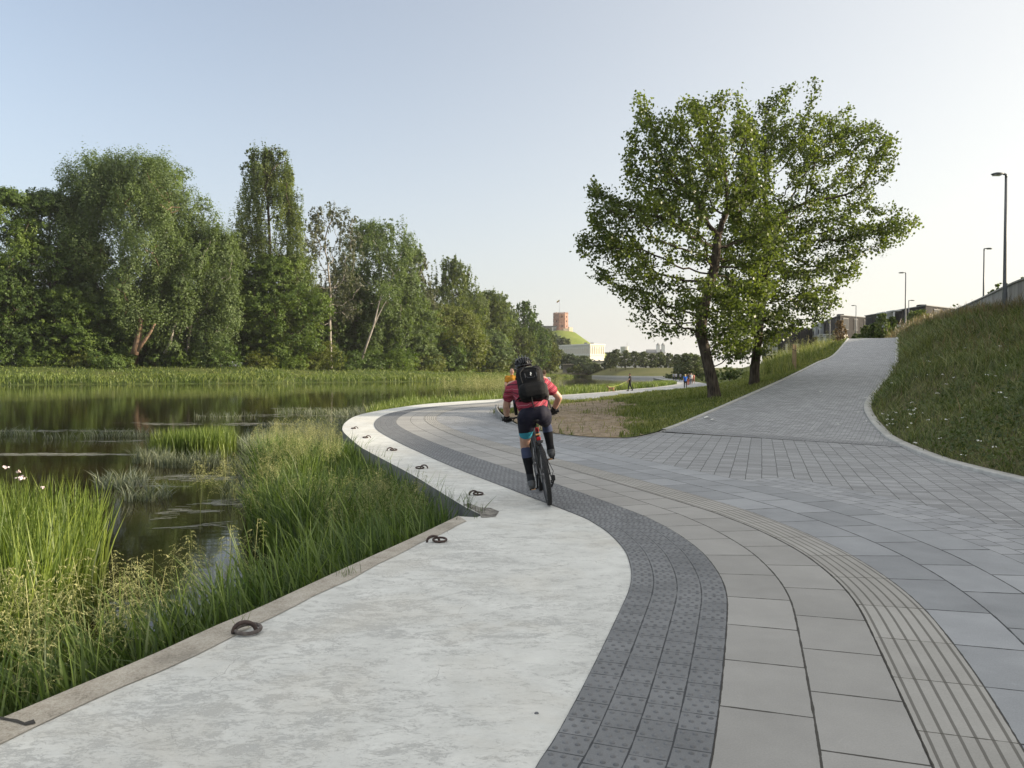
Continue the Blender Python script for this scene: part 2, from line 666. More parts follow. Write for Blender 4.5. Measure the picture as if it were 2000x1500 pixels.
M = {}
M['concrete'] = concrete_mat()
M['coping'] = coping_mat()
M['wallside'] = plain("quay_wall_concrete", (0.19, 0.19, 0.18), 0.9, var=0.35, scale=2.5, bump=0.5)
M['tactile'] = slab_mat("tactile_tiles", (0.108, 0.113, 0.118), (0.205, 0.212, 0.218), 0.18, 4, 0.27, 0.0035, 0.0035, (0.035, 0.038, 0.042), rough=0.7, tint=0.16, mottled=0.35, width=0.62)
M['tactile_dot'] = plain("tactile_studs", (0.125, 0.13, 0.136), 0.7, var=0.3, scale=7.0, bump=0.2)
M['beige'] = slab_mat("beige_slabs", (0.232, 0.227, 0.213), (0.338, 0.331, 0.312), 0.62, 2, 0.5, 0.006, 0.0065, (0.045, 0.042, 0.036), tint=0.3, mottled=0.22, width=0.9)
M['ribbed'] = slab_mat("ribbed_slabs", (0.25, 0.243, 0.223), (0.36, 0.35, 0.324), 0.62, 1, 0.0, 0.004, 0.005, (0.06, 0.055, 0.045), tint=0.25, mottled=0.15, groove=6, width=0.4)
M['slate'] = slab_mat("slate_slabs", (0.18, 0.189, 0.197), (0.315, 0.327, 0.338), 0.62, 3, 0.37, 0.006, 0.0065, (0.03, 0.032, 0.036), tint=0.35, mottled=0.3, width=1.3)
M['sett_small'] = slab_mat("small_setts", (0.195, 0.203, 0.212), (0.335, 0.344, 0.352), 0.2, 4, 0.5, 0.0045, 0.0045, (0.05, 0.053, 0.056), tint=0.3, mottled=0.2, width=0.9)
M['kerb_dark'] = plain("dark_kerb_concrete", (0.20, 0.20, 0.19), 0.85, var=0.25, scale=5.0, bump=0.3)
M['kerb'] = plain("kerb_concrete", (0.38, 0.375, 0.35), 0.85, var=0.2, scale=5.0, bump=0.3)
M['water'] = water_mat()
M['steel_rust'] = plain("rusty_iron", (0.075, 0.052, 0.045), 0.75, 0.3, var=0.5, scale=28.0, bump=0.5)
M['black_rubber'] = plain("tyre_rubber", (0.014, 0.014, 0.015), 0.75, var=0.3, scale=30)
M['black_metal'] = plain("black_paint", (0.012, 0.012, 0.013), 0.35, 0.2, var=0.2)
M['grey_metal'] = plain("brushed_metal", (0.32, 0.32, 0.33), 0.35, 0.9, var=0.15)
M['lamp_metal'] = plain("grey_pole_paint", (0.11, 0.115, 0.12), 0.5, 0.3, var=0.12)
M['bark'] = bark_mat("grey_brown_bark", (0.02, 0.015, 0.011), (0.105, 0.083, 0.062))
M['bark_pale'] = bark_mat("pale_bark", (0.10, 0.085, 0.07), (0.36, 0.33, 0.29), 1.2)
M['bark_brown'] = bark_mat("brown_bark", (0.07, 0.045, 0.03), (0.24, 0.16, 0.11), 1.2)

# ---------------------------------------------------------------- the quay and the paving
zero = lambda X, Y: np.zeros(np.shape(Y)) if np.ndim(Y) else 0.0

out1 = hits([(165, 1337), (290, 1285), (415, 1227), (500, 1192), (650, 1122), (812, 1049), (895, 1009)], zero)
p0 = hit(0, 1407, zero)
d0 = p0 - out1[0]; d0 /= np.linalg.norm(d0)
OUT1 = np.vstack([p0 + d0 * 9, p0, out1])
notch = hits([(930, 1011), (946, 1006), (960, 1000), (935, 1004)], zero)
out2 = hits([(907, 990), (850, 955), (800, 925), (725, 885), (700, 870), (672, 845), (669, 835), (675, 825), (692, 814), (720, 806), (775, 796.5), (850, 787.5), (985, 779)], zero)
OUT2 = catmull(np.vstack([notch[-1:], out2]), 90)
QUAY = np.vstack([OUT1, notch[:-1], OUT2])

B0px = [(950, 1690), (1020, 1545), (1047, 1500), (1075, 1460), (1125, 1370), (1175, 1270), (1210, 1195), (1230, 1135), (1231, 1105), (1220, 1075), (1190, 1045), (1155, 1017), (1107, 998), (1075, 987), (1000, 958), (880, 911), (800, 875), (760, 855), (737, 841), (731, 831), (734, 822), (744, 814), (764, 806.5), (800, 800), (860, 793), (985, 784)]
B1px = [(1352, 1690), (1375, 1545), (1387, 1500), (1395, 1450), (1405, 1375), (1415, 1275), (1420, 1200), (1419, 1165), (1410, 1135), (1392, 1105), (1365, 1075), (1320, 1042), (1280, 1020), (1235, 1000), (1100, 951), (1025, 926), (925, 893), (850, 866), (806, 847), (782, 834), (774, 826), (776, 819), (787, 811), (809, 803), (840, 798), (890, 793), (985, 786)]
B3px = [(1900, 1690), (1838, 1545), (1817, 1500), (1780, 1405), (1760, 1365), (1715, 1270), (1690, 1210), (1660, 1165), (1620, 1122), (1575, 1087), (1530, 1060), (1450, 1023), (1380, 999), (1300, 973), (1100, 914), (1000, 887), (925, 865), (862, 841), (836, 827), (828, 818), (834, 810), (856, 802), (900, 796.5), (985, 789)]
B4px = [(2105, 1690), (2035, 1545), (2000, 1467), (1975, 1415), (1910, 1320), (1845, 1237), (1785, 1175), (1725, 1125), (1665, 1087), (1595, 1053), (1525, 1024), (1450, 997), (1405, 981), (1300, 952), (1085, 896), (1000, 873), (925, 852), (877, 835), (858, 825), (852, 817), (862, 808), (887, 800.5), (925, 796), (990, 791)]
B5px = [(2400, 1350), (2180, 1200), (2000, 1107), (1925, 1066), (1810, 1031), (1700, 998), (1580, 967), (1440, 938), (1335, 915)]

B0, B1, B3, B4, B5 = [catmull(hits(p, zero), 400) for p in (B0px, B1px, B3px, B4px, B5px)]
spine = catmull(hits(B1px, zero), 260)[:, :2]
S = seglen(spine)
tan = np.gradient(spine, axis=0)
for _ in range(3):
    tan = (tan + np.roll(tan, 1, 0) + np.roll(tan, -1, 0)) / 3 if False else tan
tan /= np.linalg.norm(tan, axis=1)[:, None]
nor = np.stack([tan[:, 1], -tan[:, 0]], 1)          # to the right of travel (away from the river)


def offsets(poly, sign):
    """distance from each spine station to a boundary, along the normal"""
    A, Bq = poly[:-1, :2], poly[1:, :2]
    D = Bq - A
    out = np.full(len(spine), np.nan)
    for i in range(len(spine)):
        n = nor[i] * sign
        r = A - spine[i]
        den = n[0] * D[:, 1] - n[1] * D[:, 0]
        den = np.where(abs(den) < 1e-9, 1e-9, den)
        t = (r[:, 0] * D[:, 1] - r[:, 1] * D[:, 0]) / den
        u = (r[:, 0] * n[1] - r[:, 1] * n[0]) / den
        ok = (u >= -0.02) & (u <= 1.02) & (t > 0.02) & (t < 6)
        if ok.any():
            out[i] = t[ok].min()
    good = ~np.isnan(out)
    out = np.interp(S, S[good], out[good])
    k = np.hanning(25); k /= k.sum()
    pad = np.pad(out, 12, mode='edge')
    return sign * np.convolve(pad, k, mode='valid')


o0, o3, o4 = offsets(B0, -1), offsets(B3, 1), offsets(B4, 1)
o3 = np.minimum(o3, 1.6)
o4 = np.maximum(np.minimum(o4, o3 + 0.75), o3 + 0.3)
o5 = offsets(B5, 1)
o5 = np.clip(o5, o4 + 0.95, o4 + 1.45)
o6 = o5 + 0.85


def band(oa, ob, nacross, z, s0=0.0, s1=1e9, dz=None):
    sel = np.where((S >= s0) & (S <= s1))[0]
    t = np.linspace(0, 1, nacross)
    off = oa[sel][:, None] * (1 - t) + ob[sel][:, None] * t
    XY = spine[sel][:, None, :] + nor[sel][:, None, :] * off[:, :, None]
    V = np.concatenate([XY, np.full(off.shape + (1,), z)], 2).reshape(-1, 3)
    m, n = len(sel), nacross
    i, j = np.meshgrid(np.arange(m - 1), np.arange(n - 1), indexing='ij')
    a = (i * n + j).ravel()
    F = np.stack([a, a + 1, a + n + 1, a + n], 1)
    uv = np.stack([np.repeat(S[sel], n), np.tile(t, m)], 1)
    return V, F, uv


def band_pt(oa, ob, s, v):
    x = np.interp(s, S, spine[:, 0]); y = np.interp(s, S, spine[:, 1])
    nx = np.interp(s, S, nor[:, 0]); ny = np.interp(s, S, nor[:, 1])
    o = np.interp(s, S, oa) * (1 - v) + np.interp(s, S, ob) * v
    return x + nx * o, y + ny * o


# island between the promenade and the ramp
TIP = (967, 811)
top_px = [(968, 808.5), (975, 804), (1000, 797.5), (1040, 791.5), (1092, 786), (1190, 776.5), (1236, 770), (1320, 761), (1378, 754), (1378, 749), (1356, 745.5), (1330, 742), (1300, 738.5)]
bot_px = [(968, 814), (975, 819), (1000, 828.5), (1040, 840), (1080, 848), (1130, 853.5), (1185, 856.5), (1240, 855.5), (1290, 845)]
tip = hit(*TIP, zero)
def dense_start(P, near, step_near, step_far):
    # resample with fine steps over the first metres and coarse ones beyond
    L = seglen(P)
    u = np.concatenate([np.arange(0, near, step_near), np.arange(near, L[-1], step_far), [L[-1]]])
    return np.stack([np.interp(u, L, P[:, k]) for k in range(3)], 1)


ITOP = dense_start(catmull(np.vstack([tip, hits(top_px, prom_z, y0=15)]), 3000), 24.0, 0.18, 1.6)
rampL_px = [(1300, 841), (1360, 818), (1440, 783.5), (1545, 736), (1600, 708), (1636, 689), (1667, 673.4)]
rampR_px = [(1758, 871), (1709, 836), (1691, 811), (1687, 793), (1697, 775), (1716, 755), (1740, 725), (1748, 705), (1750, 674.4)]
RL = hits(rampL_px, ramp_z, y0=12, y1=82)
RR = hits(rampR_px, ramp_z, y0=10, y1=82)
RL[-1] = at_z(1667, 673, 4.40); RR[-1] = at_z(1750, 673.6, 4.40)
IBOT = np.vstack([tip, hits(bot_px, zero), RL])
RLs, RRs = catmull(RL, 70), catmull(RR, 70)
kerbR_px = [(1758, 871), (1825, 899), (1912, 923), (2000, 944)]
KR = hits(kerbR_px, zero)
KR = np.vstack([KR, [7.45, 9.0, 0], [7.7, 5.0, 0], [8.0, 0, 0], [8.2, -14, 0]])
KRs = catmull(KR, 60)

# flat plaza sheet under all the paving bands
inner45 = hit(1165, 779, zero)
it = ITOP[ITOP[:, 1] < inner45[1]]
# indices along the island top from the tip outwards
it = ITOP[:int(np.argmax(ITOP[:, 1] > inner45[1]))]
IBd = dense_start(catmull(np.vstack([IBOT[:10], RL]), 3000), 24.0, 0.18, 0.6)
IBd = IBd[1:int(np.argmin(np.linalg.norm(IBd[:, :2] - IBOT[9][:2], axis=1))) + 1]
Td = np.gradient(IBd[:, :2], axis=0); Td /= np.linalg.norm(Td, axis=1)[:, None]
IBd[:, 0] += -Td[:, 1] * 0.04; IBd[:, 1] += Td[:, 0] * 0.04
plaza = np.vstack([QUAY, [[inner45[0], inner45[1], 0]], it[:1:-1], IBd, KRs])
plaza[:, 2] = 0
keep = [0]
for i in range(1, len(plaza)):
    if np.linalg.norm(plaza[i] - plaza[keep[-1]]) > 0.02:
        keep.append(i)
plaza = plaza[keep]
M['setts'] = brick_mat("plaza_setts", (0.205, 0.21, 0.214), (0.315, 0.321, 0.325), (0.07, 0.072, 0.074), 0.10, 0.235, 0.006, rot=-1.257, offset=0.5, var=0.13)
M['ramp'] = brick_mat("ramp_setts", (0.225, 0.23, 0.234), (0.355, 0.361, 0.364), (0.09, 0.092, 0.094), 0.20, 0.10, 0.008, rot=0.487, offset=0.5, var=0.13)
mesh_obj("promenade", plaza, poly_fill(plaza), M['setts'], kind="structure")

# quay concrete between the river edge and the first band
b0line = np.stack([*(band_pt(o0, o0, S, np.zeros_like(S))), np.full(len(S), 0.0)], 1)
inn = b0line[::-1]
conc = np.vstack([QUAY, inn, [[inn[-1][0] + 0.0, -6, 0], [OUT1[0][0] + 2.5, -6, 0]]])
conc[:, 2] = 0.004
keep = [0]
for i in range(1, len(conc)):
    if np.linalg.norm(conc[i] - conc[keep[-1]]) > 0.015:
        keep.append(i)
conc = conc[keep]
mesh_obj("quay_pavement", conc, poly_fill(conc), M['concrete'], kind="structure")


def extend_back(oa, ob):
    """carry a band on behind the camera"""
    return None


V, F, uv = band(o0, np.zeros_like(o0), 9, 0.010)
mesh_obj("tactile_path", V, F, M['tactile'], uv=uv, kind="structure")
V, F, uv = band(np.zeros_like(o0), o3, 7, 0.008)
mesh_obj("beige_path", V, F, M['beige'], uv=uv, kind="structure")
V, F, uv = band(o3, o4, 5, 0.011)
mesh_obj("ribbed_path", V, F, M['ribbed'], uv=uv, kind="structure")
s_nose = S[int(np.argmin(np.linalg.norm(spine - hit(800, 843, zero)[:2], axis=1)))]
V, F, uv = band(o4, o5, 7, 0.009, s1=s_nose + 1.5)
mesh_obj("slate_path", V, F, M['slate'], uv=uv, kind="structure")
s_b5 = S[int(np.argmin(np.linalg.norm(spine - hit(1120, 958, zero)[:2], axis=1)))]
V, F, uv = band(o5, o6, 5, 0.007, s1=s_b5)
mesh_obj("small_sett_path", V, F, M['sett_small'], uv=uv, kind="structure")

# studs of the tactile strip: real domes, 3-2-3 per tile
def domes(P, r, h, n=7):
    a = np.linspace(0, 2 * PI, n, endpoint=False)
    ring0 = np.stack([np.cos(a), np.sin(a), np.zeros(n)], 1) * [r, r, 0]
    ring1 = np.stack([np.cos(a), np.sin(a), np.ones(n)], 1) * [r * 0.72, r * 0.72, h * 0.75]
    T = np.vstack([ring0, ring1, [[0, 0, h]]])
    V = (P[:, None, :] + T[None]).reshape(-1, 3)
    f = []
    for j in range(n):
        k = (j + 1) % n
        f.append([j, k, n + k]); f.append([j, n + k, n + j]); f.append([n + j, n + k, 2 * n])
    f = np.array(f)
    F = (f[None] + (np.arange(len(P)) * len(T))[:, None, None]).reshape(-1, 3)
    return V, F


L_T = 0.18
pts = []
for row in range(4):
    for c in range(-2, int(S[-1] * 0.86 / L_T)):
        base = (c - row * 0.27) * L_T
        for fu, vs in ((1 / 6, (1 / 6, 1 / 2, 5 / 6)), (1 / 2, (1 / 3, 2 / 3)), (5 / 6, (1 / 6, 1 / 2, 5 / 6))):
            s = base + fu * L_T
            if 0.02 < s < S[-1] - 0.1:
                for v in vs:
                    pts.append((s, (row + v) / 4))
pts = np.array(pts)
x, y = band_pt(o0, np.zeros_like(o0), pts[:, 0], pts[:, 1])
V, F = domes(np.stack([x, y, np.full(len(x), 0.010)], 1), 0.0135, 0.006)
mesh_obj("tactile_path_studs", V, F, M['tactile_dot'], smooth=True, kind="structure")

# coping along the near river edge
cop_in = hits([(0, 1456), (65, 1422), (160, 1381), (320, 1310), (440, 1255), (525, 1210), (690, 1130), (787, 1079), (865, 1042), (912, 1019)], zero)
co = OUT1[1:]
d_in = cop_in[0] - cop_in[1]; d_in /= np.linalg.norm(d_in)
ca = resample(np.vstack([OUT1[:1], co]), 60)
cb = resample(np.vstack([cop_in[:1] + d_in * 9, cop_in]), 60)
cb[:, 0] += 0.012 * np.sin(np.arange(60) * 1.7) * (np.arange(60) > 2)
cV, cF, cuv = loft(ca, cb, 5)
cV[:, 2] = 0.009
# chipped, slightly uneven outer edge
mesh_obj("quay_coping", cV, cF, M['coping'], uv=cuv, kind="structure")

# crack across the coping at the near left corner
crk = hits([(0, 1404), (18, 1408), (34, 1410), (48, 1416), (66, 1410), (70, 1418), (50, 1422), (36, 1417), (20, 1413), (0, 1409)], zero)
crk[:, 2] = 0.0125
mesh_obj("quay_crack", crk, poly_fill(crk), plain("crack_dirt", (0.03, 0.028, 0.025), 0.95, var=0.4), kind="structure")

# broken concrete in the notch
brk = hits([(905, 988), (935, 1004), (960, 1000), (946, 1007), (930, 1012), (985, 1012), (962, 994), (930, 985)], zero)
nb = hits([(935, 1003), (905, 987), (915, 984), (938, 992), (958, 993), (975, 1000), (968, 1010), (950, 1012), (940, 1012)], zero)
nb[:, 2] = 0.0075
mesh_obj("broken_pavement", nb, poly_fill(nb), ground_mat("broken_concrete", [(0.35, (0.05, 0.045, 0.04)), (0.5, (0.2, 0.19, 0.17)), (0.65, (0.36, 0.34, 0.3))], 9.0, 60.0, bump=1.0), kind="structure")

# quay face down into the water
def skirt(P, z0, z1, name, mat):
    n = len(P)
    V = np.vstack([np.c_[P[:, :2], np.full(n, z0)], np.c_[P[:, :2], np.full(n, z1)]])
    F = np.array([[i, i + 1, n + i + 1, n + i] for i in range(n - 1)])
    return mesh_obj(name, V, F, mat, kind="structure")


# far promenade beyond the bend
farO = hits([(985, 779), (1090, 772), (1140, 768.5), (1188, 765), (1230, 760.5), (1276, 756.5), (1318, 751), (1321, 748.5), (1306, 744), (1290, 740.8), (1276, 738.2)], prom_z, y0=30)
farO = catmull(farO, 80)
farI = ITOP[int(np.argmax(ITOP[:, 1] > inner45[1])) - 1:]
farI = resample(np.vstack([[[inner45[0], inner45[1], 0]], farI]), 80)
farI[:, 2] = prom_z(farI[:, 0], farI[:, 1])
fV, fF, fuv = loft(farO, farI, 9)
M['farpave'] = brick_mat("far_promenade_setts", (0.24, 0.25, 0.255), (0.32, 0.325, 0.325), (0.12, 0.12, 0.12), 0.6, 0.4, 0.01, rot=-1.3)
mesh_obj("promenade_far", fV, fF, M['farpave'], uv=fuv, kind="structure")
# pale concrete margin of the far promenade
A = farO.copy(); Bm = farO + (farI - farO) * np.minimum(0.9, np.linalg.norm((farI - farO), axis=1) * 0.0 + 1.1)[:, None] / np.linalg.norm((farI - farO), axis=1)[:, None]
A[:, 2] += 0.006; Bm[:, 2] += 0.006
mV, mF, muv = loft(A, Bm, 3)
mesh_obj("quay_pavement_far", mV, mF, M['kerb'], uv=muv, kind="structure")

skirt(np.vstack([QUAY]), 0.004, -1.7, "quay_embankment", M['wallside'])
P = farO.copy()
n = len(P)
Vs = np.vstack([P, np.c_[P[:, :2], np.full(n, -1.7)]])
mesh_obj("quay_embankment_far", Vs, np.array([[i, i + 1, n + i + 1, n + i] for i in range(n - 1)]), M['wallside'], kind="structure")

# ramp
rV, rF, ruv = loft(RLs, RRs, 16)
rV[:, 2] = ramp_z(rV[:, 0], rV[:, 1]) + 0.004
rV[-16:, 2] = 4.41
mesh_obj("ramp_path", rV, rF, M['ramp'], uv=ruv, kind="structure", smooth=True)
# tactile strip across the foot of the ramp
t0, t1 = hit(1296, 843, zero), hit(1762, 872.5, zero)
tl = resample(np.array([t0, t1]), 40)
dirn = (t1 - t0)[:2] / np.linalg.norm((t1 - t0)[:2])
nrm = np.array([-dirn[1], dirn[0]])
ta = tl.copy(); ta[:, :2] -= nrm * 0.12
tb = tl.copy(); tb[:, :2] += nrm * 0.68
tV, tF, tuv = loft(ta, tb, 9)
tV[:, 2] = ramp_z(tV[:, 0], tV[:, 1]) + 0.008
tuv[:, 1] /= 0.80
mesh_obj("ramp_tactile_path", tV, tF, M['ramp'], uv=tuv, kind="structure")
k = np.arange(0.05, np.linalg.norm((t1 - t0)[:2]), 0.085)
pp = []
for q in np.linspace(-0.07, 0.63, 10):
    b = t0[:2] + dirn * k[:, None] + nrm * q
    pp.append(np.c_[b, ramp_z(b[:, 0], b[:, 1]) + 0.012])
V, F = domes(np.vstack(pp), 0.02, 0.004)
mesh_obj("ramp_tactile_path_studs", V, F, plain("ramp_studs", (0.19, 0.195, 0.20), 0.7), smooth=True, kind="structure")


def kerb_strip(name, P, side, w, h, mat, drop=0.25, zoff=0.0):
    """upright kerb along polyline P, growing to one side (+1 right of travel)"""
    T = np.gradient(P[:, :2], axis=0)
    T /= np.linalg.norm(T, axis=1)[:, None] + 1e-9
    Nn = np.stack([T[:, 1], -T[:, 0]], 1) * side
    prof = [(0, -drop), (0, h - 0.012), (0.012, h), (w - 0.012, h), (w, h - 0.012), (w, -drop)]
    V = np.concatenate([np.c_[P[:, :2] + Nn * a, P[:, 2] + b + zoff] for a, b in prof])
    n = len(P)
    F = []
    for c in range(len(prof) - 1):
        for i in range(n - 1):
            a, b = c * n + i, (c + 1) * n + i
            F.append([a, a + 1, b + 1, b] if side < 0 else [a, b, b + 1, a + 1])
    return mesh_obj(name, V, np.array(F), mat, kind="structure")


IB = dense_start(catmull(np.vstack([IBOT[:10], RL]), 3000), 24.0, 0.18, 0.6)
K0 = int(np.argmin(np.linalg.norm(IB[:, :2] - RL[0][:2], axis=1)))
IB[:, 2] = np.where(IB[:, 1] > 79.5, 4.40, ramp_z(IB[:, 0], IB[:, 1]))
kerb_strip("island_kerb", IB[:K0 + 1], -1, 0.07, 0.015, M['kerb_dark'])
kerb_strip("ramp_kerb", IB[K0:], -1, 0.14, 0.035, M['kerb'])
KK = catmull(np.vstack([RR[::-1], KR[1:]]), 170)
KK[:, 2] = np.where(KK[:, 1] > 79.3, 4.40, ramp_z(KK[:, 0], KK[:, 1]))
kerb_strip("bank_kerb", KK, -1, 0.22, 0.055, M['kerb'])
kerb_strip("island_kerb_back", ITOP[:170], 1, 0.06, 0.012, M['kerb_dark'])

# ---------------------------------------------------------------- terrain
M['lawn'] = ground_mat("lawn_ground", [(0.3, (0.045, 0.065, 0.014)), (0.5, (0.085, 0.105, 0.025)), (0.7, (0.14, 0.135, 0.05))], 0.8, 30.0)
M['dirt'] = ground_mat("dry_bare_dirt", [(0.34, (0.11, 0.08, 0.053)), (0.48, (0.23, 0.178, 0.123)), (0.6, (0.36, 0.29, 0.21))], 2.6, 16.0, bump=1.0, patch=((0.22, 0.17, 0.095), 1.1))
M['bank'] = ground_mat("bank_soil_grass", [(0.3, (0.045, 0.05, 0.02)), (0.5, (0.085, 0.085, 0.035)), (0.66, (0.19, 0.155, 0.095))], 1.0, 30.0)
M['mud'] = ground_mat("wet_mud", [(0.3, (0.012, 0.012, 0.006)), (0.6, (0.035, 0.03, 0.018))], 2.0, 20.0, rough=0.6)
M['meadow'] = ground_mat("meadow_ground", [(0.3, (0.035, 0.06, 0.012)), (0.5, (0.065, 0.09, 0.02)), (0.7, (0.12, 0.12, 0.045))], 0.15, 2.0)

# island lawn: from the promenade edge up to the ramp edge, and the plateau rim beyond
plat_edge = np.array([[38.0, 88, 4.4], [43, 105, 4.4], [50, 130, 4.3], [58, 165, 4.0], [66, 205, 3.6], [74, 240, 3.2]])
IBx = np.vstack([IB, resample(np.vstack([IB[-1:], plat_edge]), 60)[1:]])
n1 = len(IBx)
sI, sT = seglen(IBx), seglen(ITOP)
ITx = resample(ITOP, n1)
# pair by a blend so that cross lines run across the island
fr = sI / sI[-1]
warp = np.interp(fr, [0, 0.09, 0.2, 0.45, 1.0], [0, 0.06, 0.16, 0.45, 1.0])
ITx = np.stack([np.interp(warp * sT[-1], sT, ITOP[:, k]) for k in range(3)], 1)
def island_bumps(X, Y, t):
    return (fbm(X, Y, 3.0, 5) * 0.14 + 0.02) * np.minimum(1, 6 * t * (1 - t))
isl_off = IBx.copy()
Tn = np.gradient(IBx[:, :2], axis=0); Tn /= np.linalg.norm(Tn, axis=1)[:, None] + 1e-9
isl_off[:, 0] += -Tn[:, 1] * 0.12; isl_off[:, 1] += Tn[:, 0] * 0.12
isl_off[:, 2] += 0.02
V, F, uv = loft(ITx, isl_off, 34, ease=lambda t: t ** 1.9, zadd=island_bumps)
lawn = mesh_obj("island_ground", V, F, [M['lawn'], M['dirt']], uv=uv, smooth=True, kind="structure")
LAWN_V, LAWN_F = V.copy(), F.copy()
# bare dirt patch (traced on the ground as an area around the tip)
dirt_poly = hits([(985, 803), (1092, 790), (1190, 781), (1215, 792), (1235, 803), (1222, 822), (1248, 832), (1232, 845), (1180, 858), (1080, 850), (1000, 830), (965, 812)], zero)[:, :2]
cx = V[F].mean(1)
def in_poly(P, x, y):
    r = np.zeros(np.shape(x), bool)
    n = len(P)
    j = n - 1
    for i in range(n):
        c = ((P[i][1] > y) != (P[j][1] > y)) & (x < (P[j][0] - P[i][0]) * (y - P[i][1]) / (P[j][1] - P[i][1] + 1e-12) + P[i][0])
        r ^= c
        j = i
    return r
def poly_dist(P, x, y):
    d = np.full(np.shape(x), 1e9)
    n = len(P)
    for i in range(n):
        a, b = P[i], P[(i + 1) % n]
        e = b - a
        t = np.clip(((x - a[0]) * e[0] + (y - a[1]) * e[1]) / (e @ e + 1e-12), 0, 1)
        d = np.minimum(d, np.hypot(x - a[0] - t * e[0], y - a[1] - t * e[1]))
    return d
isd = in_poly(dirt_poly, cx[:, 0] + fbm(cx[:, 0], cx[:, 1], 0.9, 8) * 1.5, cx[:, 1] + fbm(cx[:, 0], cx[:, 1], 1.1, 9) * 2.5)
lawn.data.polygons.foreach_set("material_index", isd.astype(np.int32))

# ramp-side bank up to the retaining wall
WALLB = np.array([[17.6, -20, 4.3], [17.6, -4, 4.3], [17.6, 6, 4.25], [17.9, 16, 4.2], [18.6, 24, 4.05], [20.0, 30, 4.1], [23.2, 38, 4.45], [26.4, 46, 4.85], [30.0, 55.0, 5.12], [37, 72, 5.15], [42, 84, 4.9], [46, 95, 4.6]])
WB = catmull(WALLB, 150)
KB = KK[::-1].copy()
Tn = np.gradient(KB[:, :2], axis=0); Tn /= np.linalg.norm(Tn, axis=1)[:, None] + 1e-9
KB[:, 0] += Tn[:, 1] * 0.22; KB[:, 1] += -Tn[:, 0] * 0.22; KB[:, 2] += 0.03
KB = resample(np.vstack([KB, [[41.5, 88, 4.45]]]), 150)
# pairing: same fraction of Y
yk = np.linspace(-14, 88, 200)
ka = np.stack([np.interp(yk, KB[:, 1], KB[:, k]) for k in range(3)], 1)
yw = np.interp(yk, [-14, 10, 20, 40, 60, 88], [-14, 12, 24, 42, 58, 95])
kb = np.stack([np.interp(yw, WB[:, 1], WB[:, k]) for k in range(3)], 1)
def bank_bumps(X, Y, t):
    return (fbm(X, Y, 4.0, 15) * 0.75 + fbm(X, Y, 1.2, 16) * 0.25) * np.minimum(1, 4.0 * t * (1.02 - t))
V, F, uv = loft(ka, kb, 40, ease=lambda t: t ** 0.88, zadd=bank_bumps)
mesh_obj("bank_terrain", V, F, M['bank'], uv=uv, smooth=True, kind="structure")
BANK_V, BANK_F = V.copy(), F.copy()

# plateau beyond and behind the wall
pl_l = np.vstack([[[18.2, -20, 4.6]], WB[::10] + [0.45, 0.2, 0.3], [[46.2, 96, 4.45], [52, 130, 4.4], [62, 165, 4.2], [80, 240, 3.4]]])
pl_l = resample(pl_l, 60)
pl_r = pl_l + np.array([300.0, 120.0, 1.0])
V, F, uv = loft(pl_l, pl_r, 20, ease=lambda t: t ** 0.5)
mesh_obj("plateau_terrain", V, F, M['meadow'], uv=uv, smooth=True, kind="structure")
cr = np.array([[36.2, 79.3, 4.40], [41.3, 79.3, 4.40]])
q = np.array([[38.0, 88, 4.40], [43, 105, 4.4], [50, 130, 4.3], [58, 165, 4.0], [66, 205, 3.6], [74, 240, 3.2]])
V, F, uv = loft(resample(np.vstack([RLs[-1:], q]), 30), resample(np.vstack([RRs[-1:], [[46.2, 96, 4.44], [60, 125, 4.4], [72, 165, 4.2], [84, 240, 3.4]]]), 30), 8)
mesh_obj("plateau_path", V, F, M['meadow'], uv=uv, smooth=True, kind="structure")

# far left bank of the river
LB = np.array([[-420, 40.], [-230, 92], [-150, 118], [-94, 141], [-60, 160], [-38, 178], [-22, 193], [-8, 220], [0, 245], [12, 285], [25, 322], [33, 352]])
LBs = catmull(np.c_[LB, np.full(len(LB), -1.05)], 160)
Tn = np.gradient(LBs[:, :2], axis=0); Tn /= np.linalg.norm(Tn, axis=1)[:, None]
LN = np.stack([-Tn[:, 1], Tn[:, 0]], 1)
def left_top(i_t):
    return 0
topz = np.interp(LBs[:, 0], [-94, -22, 0, 33], [3.1, 2.3, 1.3, 0.6])
def off_line(d, z):
    return np.c_[LBs[:, :2] + LN * d, z]
rows = [off_line(0, np.full(160, -1.05)), off_line(1.2, np.full(160, -0.75)), off_line(6, topz * 0.25 - 0.3), off_line(14, topz * 0.75), off_line(22, topz), off_line(60, topz + 0.4), off_line(900, topz + 2)]
V = np.stack(rows, 1)
V[:, 2:5, 2] += fbm(V[:, 2:5, 0], V[:, 2:5, 1], 9.0, 21) * 0.8
nr = len(rows)
i, j = np.meshgrid(np.arange(159), np.arange(nr - 1), indexing='ij')
a = (i * nr + j).ravel()
F = np.stack([a, a + nr, a + nr + 1, a + 1], 1)
mesh_obj("far_bank_terrain", V.reshape(-1, 3), F, M['meadow'], smooth=True, kind="structure")
LBV = V


def left_bank_point(px, back):
    """ground point on the far left bank seen in image column px, a distance back from the water line"""
    k = (px - 1000.0) / FPX
    P = LBs[:, :2] + LN * back
    f = P[:, 0] - k * P[:, 1]
    i = int(np.argmin(abs(f)))
    d = back
    z = np.interp(d, [0, 1.2, 6, 14, 22, 60], [-1.05, -0.75, topz[i] * .25 - .3, topz[i] * .75, topz[i], topz[i] + .4])
    return np.array([P[i][0], P[i][1], z])


